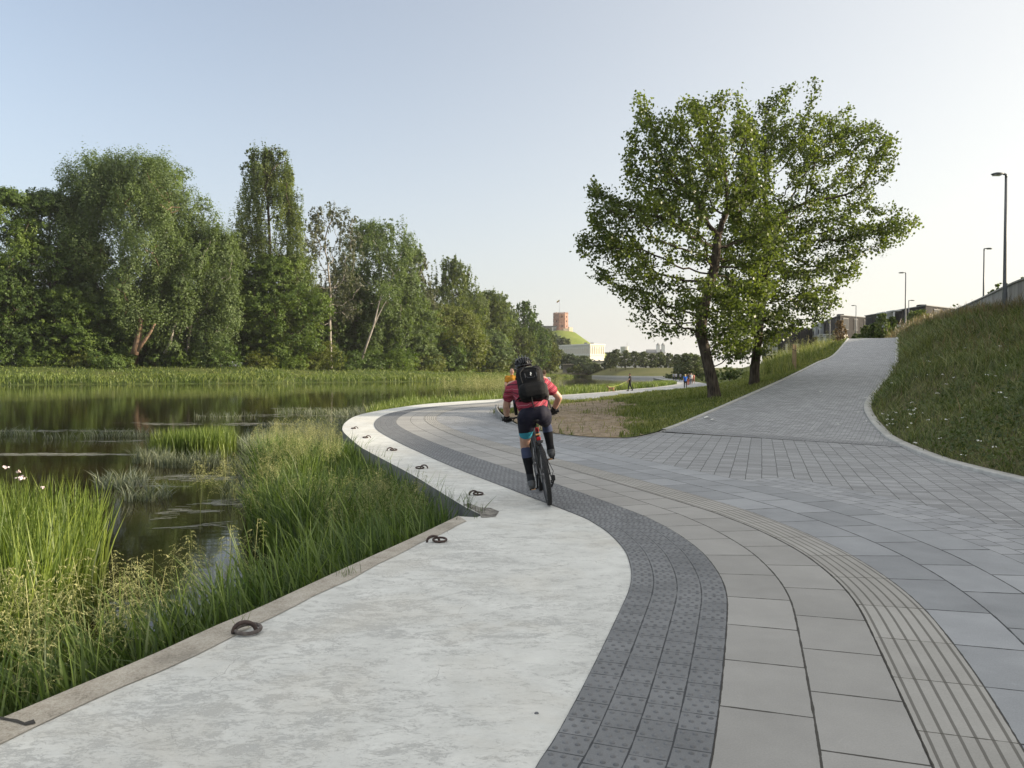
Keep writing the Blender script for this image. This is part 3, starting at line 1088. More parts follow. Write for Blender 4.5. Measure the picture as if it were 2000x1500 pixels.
# castle side: sloping lawn bank over a low quay, flat land behind
c0 = resample(np.array([[-30, 420, -1.0], [28, 372, -1.0], [34, 320, -1.0], [38, 280, -1.0], [48, 262, -1.0], [75, 262, -1.0], [130, 300, -1.0]]), 60)
c1 = c0 + [0, 0.2, 1.0]
c2 = c0 + [1.0, 4, 1.05]
c3 = c0 + [6, 30, 4.0]
c4 = c0 + [10, 120, 4.6]
c5 = c0 * [6, 1, 1] + [60, 2300, 6]
V = np.stack([c0, c1, c2, c3, c4, c5], 1)
i, j = np.meshgrid(np.arange(59), np.arange(5), indexing='ij')
a = (i * 6 + j).ravel()
F = np.stack([a, a + 6, a + 7, a + 1], 1)
fl = mesh_obj("far_lawn_terrain", V.reshape(-1, 3), F, [ground_mat("mown_bank", [(0.3, (0.06, 0.075, 0.022)), (0.5, (0.10, 0.105, 0.035)), (0.7, (0.15, 0.135, 0.06))], 0.08, 1.5), M['kerb']], kind="structure")
fl.data.polygons.foreach_set("material_index", ((np.tile(np.arange(5), 59) <= 1) & (np.repeat(np.arange(59), 5) > 25)).astype(np.int32))

# river and the bed of the valley
W = 900
mesh_obj("river_water", np.array([[-W, -120, -0.85], [260, -120, -0.85], [260, 420, -0.85], [-W, 420, -0.85]]), np.array([[0, 1, 2, 3]]), M['water'], kind="structure")
mesh_obj("ground", np.array([[-1500, -300, -2.2], [1800, -300, -2.2], [1800, 3000, -2.2], [-1500, 3000, -2.2]]), np.array([[0, 1, 2, 3]]), M['meadow'], kind="structure")

# castle hill: turfed mound with a flat top
hx, hy = (1089 - 1000) / FPX * 640, 640.0
gx, gy = np.meshgrid(np.linspace(-110, 110, 70), np.linspace(-110, 110, 70), indexing='ij')
rr = np.hypot(gx, gy * 0.9)
rr = rr + fbm(gx, gy, 60, 31) * 6
hz = np.where(rr < 14, 33.0, np.maximum(33.0 - (rr - 14) * 0.70, 0))
hz = hz + fbm(gx, gy, 14, 32) * 0.8
hz = np.where(gx < -10, np.maximum(hz, np.minimum(32.0, 32.0 - (np.hypot(np.maximum(0, abs(gx + 25) - 25), gy) - 14) * 0.7) - 1.0), hz)
V = np.stack([gx + hx, gy + hy, np.maximum(hz, -0.5) + 2.0], 2).reshape(-1, 3)
i, j = np.meshgrid(np.arange(69), np.arange(69), indexing='ij')
a = (i * 70 + j).ravel()
F = np.stack([a, a + 70, a + 71, a + 1], 1)
mesh_obj("castle_hill", V, F, ground_mat("hill_turf", [(0.3, (0.10, 0.14, 0.03)), (0.5, (0.15, 0.185, 0.045)), (0.7, (0.19, 0.2, 0.06))], 0.05, 0.6), smooth=True, kind="structure")

# ---------------------------------------------------------------- trees
def unit(v):
    return v / (np.linalg.norm(v, axis=-1, keepdims=True) + 1e-9)


def colonize(pts, nodes, parent, step, infl, kill, maxit=160, jitter=0.25, up=0.0, rng=None):
    """space colonisation: grow a branching skeleton into a cloud of points"""
    nodes = [np.array(p, float) for p in nodes]
    parent = list(parent)
    N = np.array(nodes)
    alive = np.ones(len(pts), bool)
    d = np.full(len(pts), 1e9); near = np.zeros(len(pts), int)
    def update(i0):
        nonlocal d, near
        A = np.array(nodes[i0:])
        D = np.linalg.norm(pts[:, None, :] - A[None], axis=2)
        k = D.argmin(1); v = D[np.arange(len(pts)), k]
        b = v < d
        d = np.where(b, v, d); near = np.where(b, k + i0, near)
    update(0)
    for it in range(maxit):
        act = alive & (d < infl)
        if not act.any():
            if not alive.any() or it > 60:
                break
            act = alive & (d <= d[alive].min() + 0.5)
        dirs = unit(pts[act] - np.array(nodes)[near[act]])
        idx = near[act]
        u, inv = np.unique(idx, return_inverse=True)
        acc = np.zeros((len(u), 3))
        np.add.at(acc, inv, dirs)
        acc = unit(acc) + rng.normal(0, jitter, acc.shape) + np.array([0, 0, up])
        acc = unit(acc)
        i0 = len(nodes)
        Nn = np.array(nodes)
        for k, q in zip(u, acc):
            nodes.append(Nn[k] + q * step)
            parent.append(int(k))
        update(i0)
        alive &= d > kill
        if len(nodes) > 14000:
            break
    return np.array(nodes), np.array(parent)


def skeleton_mesh(nodes, parent, r_tip, expo, r_base=None, rmin=0.0, n=6, flare=None):
    """pipe-model radii, one tapered prism per segment"""
    m = len(nodes)
    acc = np.zeros(m)
    kids = np.zeros(m, int)
    for i in range(m - 1, 0, -1):
        if kids[i] == 0:
            acc[i] = r_tip ** expo
        acc[parent[i]] += acc[i]
        kids[parent[i]] += 1
    R = np.maximum(acc, 1e-12) ** (1 / expo)
    if r_base is not None:
        big = R.max()
        R = r_tip + (R - r_tip) * (r_base - r_tip) / max(big - r_tip, 1e-6)
    idx = np.arange(1, m)
    idx = idx[R[idx] >= rmin]
    A = nodes[parent[idx]]; B = nodes[idx]
    rB = R[idx]; rA = np.minimum(R[parent[idx]], rB * 1.35 + 0.004)
    tr = parent[idx] < idx
    T = unit(B - A)
    B = B + T * (rB[:, None] * 0.35)
    ref = np.where(abs(T[:, 2:3]) < 0.9, np.array([[0, 0, 1.0]]), np.array([[1.0, 0, 0]]))
    U = unit(np.cross(ref, T)); Wd = np.cross(T, U)
    a = np.linspace(0, 2 * PI, n, endpoint=False)
    c, s = np.cos(a), np.sin(a)
    off = U[:, None, :] * c[None, :, None] + Wd[:, None, :] * s[None, :, None]
    V = np.concatenate([A[:, None] + off * rA[:, None, None], B[:, None] + off * rB[:, None, None]], 1).reshape(-1, 3)
    j = np.arange(n); k = (j + 1) % n
    f = np.stack([j, k, k + n, j + n], 1)
    F = (f[None] + (np.arange(len(idx)) * 2 * n)[:, None, None]).reshape(-1, 4)
    return V, F, R, kids


def leaf_quads(C, size, normal, rng, aspect=0.75, curl=0.2):
    """one small pointed quad per leaf: base, side, tip, side"""
    n = len(C)
    nrm = unit(normal)
    a = unit(np.cross(nrm, rng.normal(size=(n, 3))))
    b = np.cross(nrm, a)
    s = size[:, None] if np.ndim(size) else size
    base = C - a * s * 0.5
    tip = C + a * s * 0.5 - nrm * s * curl
    l = C - a * s * 0.08 + b * s * aspect * 0.5
    r = C - a * s * 0.08 - b * s * aspect * 0.5
    V = np.stack([base, r, tip, l], 1).reshape(-1, 3)
    F = np.arange(4 * n).reshape(n, 4)
    return V, F


LEAF = {
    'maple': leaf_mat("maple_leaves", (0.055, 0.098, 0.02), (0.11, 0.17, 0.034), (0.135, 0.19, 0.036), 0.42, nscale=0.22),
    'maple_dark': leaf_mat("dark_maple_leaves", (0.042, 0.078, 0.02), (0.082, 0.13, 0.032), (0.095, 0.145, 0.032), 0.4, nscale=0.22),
    'willow': leaf_mat("silver_leaves", (0.085, 0.128, 0.045), (0.14, 0.19, 0.078), (0.12, 0.168, 0.052), 0.42, nscale=0.25),
    'poplar': leaf_mat("poplar_leaves", (0.07, 0.105, 0.03), (0.125, 0.165, 0.05), (0.135, 0.165, 0.048), 0.42, nscale=0.25),
    'aspen': leaf_mat("aspen_leaves", (0.085, 0.095, 0.062), (0.15, 0.16, 0.105), (0.11, 0.125, 0.07), 0.34, nscale=0.25),
    'yellow': leaf_mat("yellow_green_leaves", (0.08, 0.105, 0.018), (0.15, 0.165, 0.03), (0.11, 0.14, 0.022), 0.36, nscale=0.3),
    'far': leaf_mat("far_tree_leaves", (0.06, 0.085, 0.035), (0.105, 0.135, 0.055), (0.12, 0.14, 0.055), 0.3, nscale=0.15),
    'far_dark': leaf_mat("far_dark_leaves", (0.055, 0.08, 0.04), (0.09, 0.12, 0.058), (0.095, 0.125, 0.058), 0.25, nscale=0.15),
    'near': leaf_mat("black_poplar_leaves", (0.048, 0.07, 0.019), (0.104, 0.14, 0.038), (0.132, 0.166, 0.04), 0.45, rough=0.42, nscale=0.55),
    'shrub': leaf_mat("shrub_leaves", (0.03, 0.055, 0.012), (0.075, 0.11, 0.022), (0.10, 0.125, 0.025), 0.32, nscale=0.5),
    'russet': leaf_mat("dry_twigs", (0.14, 0.09, 0.045), (0.22, 0.15, 0.08), None, 0.2, nscale=0.6),
}


def lobes_for(kind, H, W, rng):
    """ellipsoid lobes (centre, radii) filling a crown of height H and width W, base at z=0"""
    L = []
    R = W / 2.0
    if kind == 'column':                  # Lombardy-like: bundles of upright plumes
        for k in range(150):
            t = rng.uniform(0.02, 1.0) ** 1.1
            rad = R * np.interp(t, [0, 0.12, 0.35, 0.6, 0.78, 0.92, 1.0], [0.55, 0.9, 1.0, 0.95, 0.66, 0.3, 0.05])
            a = rng.uniform(0, 2 * PI)
            q = rad * math.sqrt(rng.uniform(0.1, 1.0)) * 0.92
            h = H * rng.uniform(0.08, 0.16)
            z = min(t * H, H - h * 0.95)
            w_ = W * 0.12 * (1 - 0.68 * t)
            L.append(((q * math.cos(a), q * math.sin(a), z), (w_, w_, h)))
    elif kind == 'round':
        for k in range(135):
            t = rng.uniform(0.04, 1.0)
            rad = R * np.interp(t, [0, 0.1, 0.35, 0.6, 0.82, 1.0], [0.55, 0.86, 1.0, 0.95, 0.66, 0.15])
            a = rng.uniform(0, 2 * PI)
            q = rad * math.sqrt(rng.uniform(0.2, 1.0)) * 0.88
            r = R * rng.uniform(0.15, 0.32)
            L.append(((q * math.cos(a), q * math.sin(a), min(t * H, H - r * 0.75)), (r, r, r * 0.72)))
    elif kind == 'loose':                 # willow / white poplar: wide, open, ragged top
        for k in range(150):
            t = rng.uniform(0.05, 1.0)
            rad = R * np.interp(t, [0, 0.15, 0.45, 0.7, 0.88, 1.0], [0.5, 0.8, 1.0, 0.95, 0.66, 0.3])
            a = rng.uniform(0, 2 * PI)
            q = rad * math.sqrt(rng.uniform(0.2, 1.0)) * 0.92
            r = R * rng.uniform(0.10, 0.21)
            rz = r * rng.uniform(1.2, 2.3)
            L.append(((q * math.cos(a), q * math.sin(a), min(t * H, H - rz)), (r, r, rz)))
    else:                                 # bush
        for k in range(22):
            a = rng.uniform(0, 2 * PI); q = R * math.sqrt(rng.uniform(0, 1)) * 0.8
            t = rng.uniform(0.12, 1.0) * (1 - 0.5 * (q / R) ** 2)
            r = R * rng.uniform(0.25, 0.42)
            L.append(((q * math.cos(a), q * math.sin(a), max(r * 0.3, t * H - r * 0.7)), (r, r, r * 0.8)))
    return L


def make_tree(name, label, group, loc, H, W, kind, leaf, bark, seed, crown0=0.12, leaf_size=0.42, density=1.0, lean=(0, 0), depth=1.0, trunk_r=None, category="tree", stems=1):
    rng = np.random.default_rng(seed)
    root = empty(name, loc, label, category, group)
    z0 = H * crown0
    Hc = H - z0
    L = lobes_for(kind, Hc, W, rng)
    if kind != 'bush':
        for c, r in [L[i] for i in rng.integers(0, len(L), 34)]:
            d = unit(np.array([c[0], c[1], 0.35 * (c[2] - 0.45 * Hc)]) + 1e-3)
            q = rng.uniform(0.10, 0.26)
            c2 = np.array(c) + d * np.array(r) * rng.uniform(0.85, 1.25)
            c2[2] = min(max(c2[2], 0.3), Hc * 0.97)
            L.append((tuple(c2), (W * 0.05 * (1 + q), W * 0.05 * (1 + q), W * 0.06)))
    C, Nn, P = [], [], []
    for c, r in L:
        c = np.array(c) + [lean[0] * (c[2] + z0) / H, lean[1] * (c[2] + z0) / H, z0]
        c = c * [1, depth, 1]
        r = np.array(r)
        vol = r[0] * r[1] * r[2]
        area = (r[0] * r[1] + r[0] * r[2] + r[1] * r[2]) * 4.2
        n = int(max(12, density * area / (leaf_size ** 2) * 0.85))
        # leaves gathered in sprays on and inside the lobe
        ns = max(5, n // 15)
        d = unit(rng.normal(size=(ns, 3)))
        rr = rng.uniform(0.45, 1.12, (ns, 1)) ** 0.7
        sp = d * rr
        k = rng.integers(0, ns, n)
        off = rng.normal(0, 0.115, (n, 3))
        q = sp[k] + off
        C.append(c + q * r)
        Nn.append(unit(q * [1, 1, 0.8]) * 0.75 + np.array([0, 0, 0.4]) + rng.normal(0, 0.33, (n, 3)))
        P.append(c + unit(rng.normal(size=(5, 3))) * rng.uniform(0, 0.8, (5, 1)) * r)
    C = np.vstack(C); Nn = np.vstack(Nn); P = np.vstack(P)
    ok = C[:, 2] > 0.05
    C, Nn = C[ok], Nn[ok]
    sz = leaf_size * rng.uniform(0.65, 1.35, len(C))
    V, F = leaf_quads(C, sz, Nn, rng, 0.8)
    mesh_obj("crown", V, F, LEAF[leaf], root)
    # skeleton
    nodes, par = [np.zeros(3) - [0, 0, 0.4]], [0]
    nst = stems
    top = z0 + Hc * (0.3 if kind != 'column' else 0.75)
    for s in range(nst):
        a = rng.uniform(0, 2 * PI)
        spread = (0 if nst == 1 else 0.16 * top)
        last = 0
        m = 8
        ph = rng.uniform(0, 6.28)
        for i in range(1, m + 1):
            t = i / m
            nodes.append(np.array([lean[0] * t * top / H + spread * t * math.cos(a) + 0.012 * H * math.sin(2.6 * t + ph) * t,
                                   lean[1] * t * top / H + spread * t * math.sin(a) + 0.012 * H * math.cos(2.1 * t + ph) * t, top * t]))
            par.append(last); last = len(nodes) - 1
    st = max(0.35, H / 26.0)
    nd, pr = colonize(P, nodes, par, st, 1e3 if H > 6 else 20, st * 1.6, 70, 0.2, 0.08, rng)
    V, F, R, kids = skeleton_mesh(nd, pr, 0.02 * H / 12, 2.3, trunk_r or 0.009 * H + 0.03, 0.0, 6)
    mesh_obj("trunk", V, F, M[bark], root, smooth=True)
    return root


# ---- the two black poplars beside the ramp, grown into their own silhouettes
def lawn_point(px, py):
    """nearest point of the island turf under an image point"""
    d = ray(px, py)
    V = LAWN_V
    rel = V - np.array([0, 0, CAM_Z])
    sel = rel[:, 1] > 3
    u = rel[sel, 0] / rel[sel, 1] - d[0] / d[1]
    v = rel[sel, 2] / rel[sel, 1] - d[2] / d[1]
    k = np.argmin(u * u + v * v)
    return V[sel][k]


def poplar(label, base_px, poly_px, seed, trunk_px, Yd, r_base, npts, depth_max, leaf_n):
    rng = np.random.default_rng(seed)
    b = lawn_point(*base_px)
    Yb = b[1]
    b = at_depth(base_px[0], base_px[1], Yb)
    root = empty("poplar_tree", b, label, "tree", "poplars beside the ramp")
    poly = np.array([at_depth(x, y, Yb)[[0, 2]] for x, y in poly_px])
    lo, hi = poly.min(0), poly.max(0)
    # attraction points through the crown's volume: thick in the middle, thin towards the outline
    P = []
    while len(P) < npts:
        q = rng.uniform(lo, hi, (4000, 2))
        q = q[in_poly(poly, q[:, 0], q[:, 1])]
        d = poly_dist(poly, q[:, 0], q[:, 1])
        th = np.minimum(depth_max, 0.35 + 1.6 * np.sqrt(np.maximum(d, 0)) )
        y = rng.uniform(-1, 1, len(q)) * th
        # open pockets where sky shows through
        hole = fbm(q[:, 0] * 1.0 + y * 0.5, q[:, 1], 1.7, seed + 3)
        ok = hole > -0.17
        P += list(np.stack([q[:, 0], Yb + y, q[:, 1]], 1)[ok])
    P = np.array(P[:npts]) - b
    nodes, par = [], []
    for i, (x, y, dy) in enumerate(trunk_px):
        p = at_depth(x, y, Yb + dy) - b
        nodes.append(p); par.append(max(0, i - 1))
    nodes, par = densify(nodes, par, 0.3)
    nd, pr = colonize(P, nodes, par, 0.26, 2.6, 0.36, 190, 0.22, 0.06, rng)
    V, F, R, kids = skeleton_mesh(nd, pr, 0.006, 2.15, r_base, 0.0055, 8)
    # flare at the foot
    zz = V[:, 2]
    f = 1 + 0.45 * np.exp(-np.maximum(zz + 0.1, 0) / 0.35)
    low = zz < 1.2
    axis = np.array([np.interp(zz, [p[2] for p in nodes[:8]], [p[0] for p in nodes[:8]]), np.interp(zz, [p[2] for p in nodes[:8]], [p[1] for p in nodes[:8]])]).T
    V[low, :2] = axis[low] + (V[low, :2] - axis[low]) * f[low][:, None]
    mesh_obj("trunk", V, F, M['bark'], root, smooth=True)
    # leaves in sprays along the thin twigs
    thin = np.where(R < 0.02)[0]
    thin = thin[thin > 0]
    n = leaf_n
    k = rng.choice(thin, n)
    t = rng.uniform(0, 1, (n, 1))
    c = nd[pr[k]] * (1 - t) + nd[k] * t + rng.normal(0, 0.14, (n, 3)) + [0, 0, -0.03]
    nrm = rng.normal(0, 0.7, (n, 3)) + [0.0, 0, 0.35]
    sz = rng.uniform(0.085, 0.155, n)
    V, F = leaf_quads(c, sz, nrm, rng, 0.85, 0.25)
    mesh_obj("crown", V, F, LEAF['near'], root)
    return root


def densify(nodes, par, step):
    """insert in-between nodes on long segments"""
    out, po, mp = [nodes[0]], [0], {0: 0}
    for i in range(1, len(nodes)):
        a, b = nodes[par[i]], nodes[i]
        m = max(1, int(np.linalg.norm(b - a) / step))
        last = mp[par[i]]
        for k in range(1, m + 1):
            out.append(a + (b - a) * k / m); po.append(last); last = len(out) - 1
        mp[i] = last
    return out, po


T1 = [(1112, 478), (1150, 448), (1140, 410), (1148, 362), (1175, 350), (1196, 375), (1226, 335), (1212, 295), (1226, 255), (1238, 235), (1240, 188), (1256, 192), (1262, 225), (1290, 215), (1325, 215), (1330, 182), (1345, 178), (1352, 200), (1372, 195), (1395, 190), (1440, 158), (1452, 168), (1455, 205), (1480, 240), (1500, 320), (1520, 420), (1530, 500), (1510, 560), (1490, 620), (1470, 690), (1420, 700), (1380, 655), (1340, 640), (1320, 655), (1275, 668), (1232, 658), (1222, 645), (1228, 628), (1256, 605), (1262, 590), (1215, 592), (1200, 568), (1172, 555), (1168, 570), (1142, 545), (1170, 525), (1165, 500), (1135, 498)]
T2 = [(1462, 205), (1500, 185), (1525, 170), (1560, 168), (1585, 145), (1597, 150), (1594, 190), (1580, 232), (1602, 240), (1640, 205), (1656, 222), (1655, 250), (1682, 238), (1722, 238), (1722, 262), (1746, 268), (1738, 310), (1735, 350), (1705, 372), (1690, 405), (1715, 412), (1758, 396), (1766, 420), (1782, 460), (1760, 470), (1722, 495), (1690, 482), (1662, 500), (1685, 530), (1660, 550), (1640, 562), (1635, 602), (1590, 640), (1540, 658), (1510, 690), (1440, 712), (1400, 690), (1390, 600), (1400, 500), (1420, 400), (1440, 300), (1448, 240)]
poplar("taller-leaning poplar with curved bare trunk, nearer the dirt patch", (1397, 779), T1, 101,
       [(1397, 783, 0), (1392, 750, 0), (1384, 715, 0.0), (1376, 680, 0.05), (1368, 650, 0.05), (1372, 615, 0.1), (1382, 570, 0.1), (1396, 520, 0.0), (1402, 460, -0.1)], 0, 0.215, 2000, 3.4, 34000)
poplar("poplar with straighter dark trunk, standing close to the ramp edge", (1473, 754), T2, 202,
       [(1473, 758, 0), (1474, 720, 0), (1478, 685, 0), (1481, 650, 0.0), (1486, 610, 0.1), (1492, 560, 0.1), (1500, 500, 0.0), (1508, 430, 0)], 0, 0.20, 2200, 3.6, 38000)

# ---- the wood along the far left bank: every tree on its own
#  px centre, top y, width px, kind, leaf, bark, distance back from the water, seed, label, options
FB = [
    (8, 368, 150, 'round', 'maple', 'bark', 24, 1, "broad green maple at the far left frame edge on the river bank", {}),
    (92, 372, 175, 'round', 'maple_dark', 'bark', 27, 2, "dark green maple second from the left frame edge", {}),
    (178, 470, 150, 'round', 'maple_dark', 'bark', 34, 3, "dark maple hidden behind the left edge of the big silver willow", {}),
    (270, 308, 285, 'loose', 'willow', 'bark_brown', 26, 4, "largest silver-grey willow with broad ragged top", dict(crown0=0.16, stems=2)),
    (372, 440, 190, 'loose', 'willow', 'bark_pale', 23, 5, "lower grey-green willow leaning out from the big silver willow", dict(lean=(3, 0))),
    (448, 462, 120, 'round', 'maple', 'bark', 33, 6, "bright green maple between the silver willow and the tall poplar", {}),
    (535, 290, 176, 'column', 'poplar', 'bark', 30, 7, "tallest tree on the bank, a pointed columnar poplar", dict(crown0=0.06)),
    (560, 500, 165, 'round', 'maple', 'bark', 24, 8, "bright green maple standing in front of the tall columnar poplar", dict(crown0=0.1)),
    (652, 400, 120, 'loose', 'aspen', 'bark_pale', 28, 9, "pale grey open aspen just right of the tall columnar poplar", dict(density=0.6, crown0=0.22)),
    (745, 432, 172, 'loose', 'willow', 'bark_pale', 27, 10, "rounded grey-green tree right of the pale aspen", {}),
    (808, 488, 92, 'loose', 'aspen', 'bark_pale', 30, 11, "narrow grey tree on the right shoulder of the rounded grey-green tree", {}),
    (882, 504, 130, 'column', 'poplar', 'bark', 30, 12, "dark upright poplar group above a light green lower tree", {}),
    (870, 598, 165, 'round', 'yellow', 'bark', 23, 13, "light green lower tree in front of the dark upright poplar", {}),
    (935, 568, 120, 'loose', 'poplar', 'bark', 28, 14, "olive poplar to the right of the dark upright poplar", {}),
    (972, 574, 78, 'column', 'poplar', 'bark', 29, 15, "slim olive poplar above the cyclist's helmet side", {}),
    (1024, 590, 82, 'column', 'maple_dark', 'bark', 22, 16, "dark rounded poplar last tall tree before the castle hill", {}),
    (1058, 640, 60, 'loose', 'poplar', 'bark', 20, 17, "small olive tree lowest at the right end of the wood", {}),
    (700, 560, 130, 'round', 'maple_dark', 'bark', 33, 18, "dark undergrowth maple behind the white leaning trunk", {}),
    (790, 585, 130, 'round', 'willow', 'bark', 25, 19, "grey-green lower tree right of the white leaning trunk", {}),
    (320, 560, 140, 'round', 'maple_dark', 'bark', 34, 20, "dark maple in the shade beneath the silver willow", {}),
    (488, 545, 100, 'round', 'maple', 'bark', 26, 21, "small bright maple at the left foot of the tall columnar poplar", {}),
    (1000, 650, 80, 'round', 'yellow', 'bark', 23, 22, "light green small tree at the foot of the slim olive poplar", {}),
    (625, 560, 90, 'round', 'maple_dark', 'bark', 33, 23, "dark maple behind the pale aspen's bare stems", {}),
    (940, 645, 110, 'round', 'willow', 'bark', 23, 24, "grey-green tree above the yellow shirted walker", {}),
    (0, 520, 130, 'round', 'maple_dark', 'bark', 21, 25, "low dark maple skirt at the bottom of the left frame edge", {}),
    (130, 560, 140, 'round', 'maple', 'bark', 22, 26, "low green maple below the dark maple on the left", {}),
    (225, 570, 120, 'round', 'maple_dark', 'bark', 24, 27, "low dark maple left of the twin brown trunks", dict(crown0=0.2)),
    (850, 655, 120, 'round', 'maple_dark', 'bark', 22, 41, "low dark tree under the light green lower tree", {}),
    (985, 610, 70, 'loose', 'willow', 'bark', 25, 42, "greyish narrow tree between two olive poplars", {}),
    (1044, 628, 60, 'round', 'maple_dark', 'bark', 19, 43, "dark rounded tree overlapping the last tall poplar's right foot", {}),
    (1072, 668, 46, 'round', 'yellow', 'bark', 16, 44, "small yellow green tree at the extreme right end of the wood", {}),
    (1010, 640, 70, 'loose', 'poplar', 'bark', 18, 45, "olive tree directly above the cyclist's helmet", {}),
]
for (px, ty, wp, kind, leaf, bark, back, seed, label, opt) in FB:
    g = left_bank_point(px, back)
    Yt = g[1]
    top = at_depth(px, ty, Yt)[2]
    H = top - g[2] + 0.3
    Wm = wp / FPX * Yt * 1.12
    o = dict(crown0=0.08, density=1.1)
    o.update(opt)
    make_tree({'round': 'maple_tree', 'loose': 'willow_tree', 'column': 'poplar_tree'}[kind], label, "trees on the far river bank", g - [0, 0, 0.2], H, Wm, kind, leaf, bark, seed * 13 + 5,
              leaf_size=max(0.3, 1.55 * Yt / (FPX * 0.512)), depth=0.8, **o)

# the shaded thicket filling the depth of the wood
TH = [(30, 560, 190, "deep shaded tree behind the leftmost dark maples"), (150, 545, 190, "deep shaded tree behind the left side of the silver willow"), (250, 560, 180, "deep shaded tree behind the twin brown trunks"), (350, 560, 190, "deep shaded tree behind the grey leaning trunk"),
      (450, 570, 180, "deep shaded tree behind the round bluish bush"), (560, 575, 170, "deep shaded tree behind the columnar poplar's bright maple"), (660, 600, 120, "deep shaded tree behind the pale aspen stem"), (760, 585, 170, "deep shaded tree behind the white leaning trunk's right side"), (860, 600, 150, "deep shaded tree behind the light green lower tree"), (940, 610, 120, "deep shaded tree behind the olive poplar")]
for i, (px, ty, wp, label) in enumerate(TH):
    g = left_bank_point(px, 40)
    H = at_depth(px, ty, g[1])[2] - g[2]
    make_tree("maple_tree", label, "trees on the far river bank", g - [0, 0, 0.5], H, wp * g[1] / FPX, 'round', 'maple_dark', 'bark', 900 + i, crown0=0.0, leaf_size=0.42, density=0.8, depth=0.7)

# leaning white trunk with two stems
g = left_bank_point(707, 19)
lt = empty("birch_tree", g, "bare white leaning trunk with a forked top", "tree", "trees on the far river bank")
Yt = g[1]
mb = MB()
def rel(px, py, dy=0.0):
    return at_depth(px, py, Yt + dy) - g
mb.tube([rel(705, 706), rel(718, 668), rel(730, 635), rel(737, 605), rel(745, 575)], [0.34, 0.29, 0.24, 0.2, 0.1], 8)
mb.build("trunk", M['bark_pale'], lt, smooth=True)
MB().tube([rel(729, 640, 0.1), rel(738, 618, 0.3), rel(750, 595, 0.4), rel(762, 576, 0.4)], [0.2, 0.16, 0.12, 0.06], 8).build("limb", M['bark_pale'], lt, smooth=True)
rng = np.random.default_rng(5)
c = np.vstack([rel(748, 570) + rng.normal(0, 1.6, (500, 3)), rel(764, 572) + rng.normal(0, 1.6, (500, 3))])
V, F = leaf_quads(c, rng.uniform(0.25, 0.5, 1000), rng.normal(size=(1000, 3)) + [0, 0, .4], rng)
mesh_obj("crown", V, F, LEAF['willow'], lt)
# twin brown trunks at the foot of the silver willow
g = left_bank_point(265, 17)
Yt = g[1]
tw = empty("willow_tree", g, "twin reddish brown trunks forking low beside the water meadow", "tree", "trees on the far river bank")
mb = MB()
mb.tube([rel(262, 692), rel(268, 668), rel(272, 650), rel(275, 632), rel(272, 615)], [0.85, 0.7, 0.6, 0.5, 0.3], 9)
mb.tube([rel(268, 685), rel(280, 668), rel(293, 650), rel(303, 632)], [0.5, 0.42, 0.34, 0.2], 8)
mb.build("trunk", M['bark_brown'], tw, smooth=True)
c = np.vstack([rel(268, 605) + rng.normal(0, 2.2, (900, 3)), rel(308, 618) + rng.normal(0, 2.0, (700, 3))])
V, F = leaf_quads(c, rng.uniform(0.3, 0.55, 1600), rng.normal(size=(1600, 3)) + [0, 0, .4], rng)
mesh_obj("crown", V, F, LEAF['willow'], tw)
g = left_bank_point(328, 18); Yt = g[1]
tw = empty("willow_tree", g, "slim grey leaning trunk right of the twin brown trunks", "tree", "trees on the far river bank")
MB().tube([rel(322, 690), rel(333, 668), rel(338, 645), rel(348, 620)], [0.4, 0.33, 0.28, 0.15], 8).build("trunk", M['bark_pale'], tw, smooth=True)
c = rel(352, 612) + rng.normal(0, 1.9, (800, 3))
V, F = leaf_quads(c, rng.uniform(0.3, 0.55, 800), rng.normal(size=(800, 3)) + [0, 0, .4], rng)
mesh_obj("crown", V, F, LEAF['willow'], tw)

# bushes along the foot of the wood
BU = [(20, 655, 110, 'maple_dark', 51, "dark bush at the left frame edge foot of the wood"), (100, 668, 100, 'maple', 52, "green bush below the dark maples on the left"),
      (190, 655, 110, 'maple_dark', 53, "dark bush left of the twin brown trunks"), (235, 672, 60, 'yellow', 54, "small light bush right before the twin brown trunks"),
      (375, 655, 100, 'maple', 55, "green bush between the grey leaning trunk and round bush"), (440, 648, 100, 'maple_dark', 56, "round bluish bush in front of the bright maple"),
      (500, 676, 70, 'yellow', 57, "small light bush below the tall columnar poplar"), (570, 668, 90, 'maple', 58, "green bush at the foot of the bright maple"),
      (625, 655, 110, 'yellow', 59, "yellowish bush below the pale aspen"), (680, 672, 70, 'maple_dark', 60, "dark bush left of the white leaning trunk foot"),
      (760, 662, 110, 'maple', 61, "green bush right of the white leaning trunk"), (830, 672, 100, 'yellow', 62, "yellow green bush below the light green tree"),
      (900, 676, 100, 'maple', 63, "green bush left above the yellow shirted walker"), (965, 684, 90, 'yellow', 64, "light bush directly left of the cyclist's helmet"),
      (1030, 690, 70, 'willow', 65, "grey bush directly right of the cyclist's helmet"), (1066, 698, 50, 'yellow', 66, "small light bush at the right end of the wood"),
      (300, 676, 60, 'maple_dark', 67, "small dark bush right of the twin brown trunks"), (150, 676, 70, 'yellow', 68, "light green low bush under the left maples"),
      (720, 690, 60, 'maple_dark', 69, "small dark bush at the foot of the white leaning trunk"), (540, 690, 60, 'maple_dark', 70, "small dark bush right of the small light bush")]
for (px, ty, wp, leaf, seed, label) in BU:
    g = left_bank_point(px, 18.5 + (seed % 4) * 0.8)
    Yt = g[1]
    H = at_depth(px, ty, Yt)[2] - g[2]
    make_tree("bush", label, "bushes along the far wood", g - [0, 0, 0.2], max(H, 2.0), wp / FPX * Yt, 'bush', leaf, 'bark', seed, crown0=0.0, leaf_size=max(0.25, 1.3 * Yt / (FPX * 0.512)), density=0.9, category="bush")

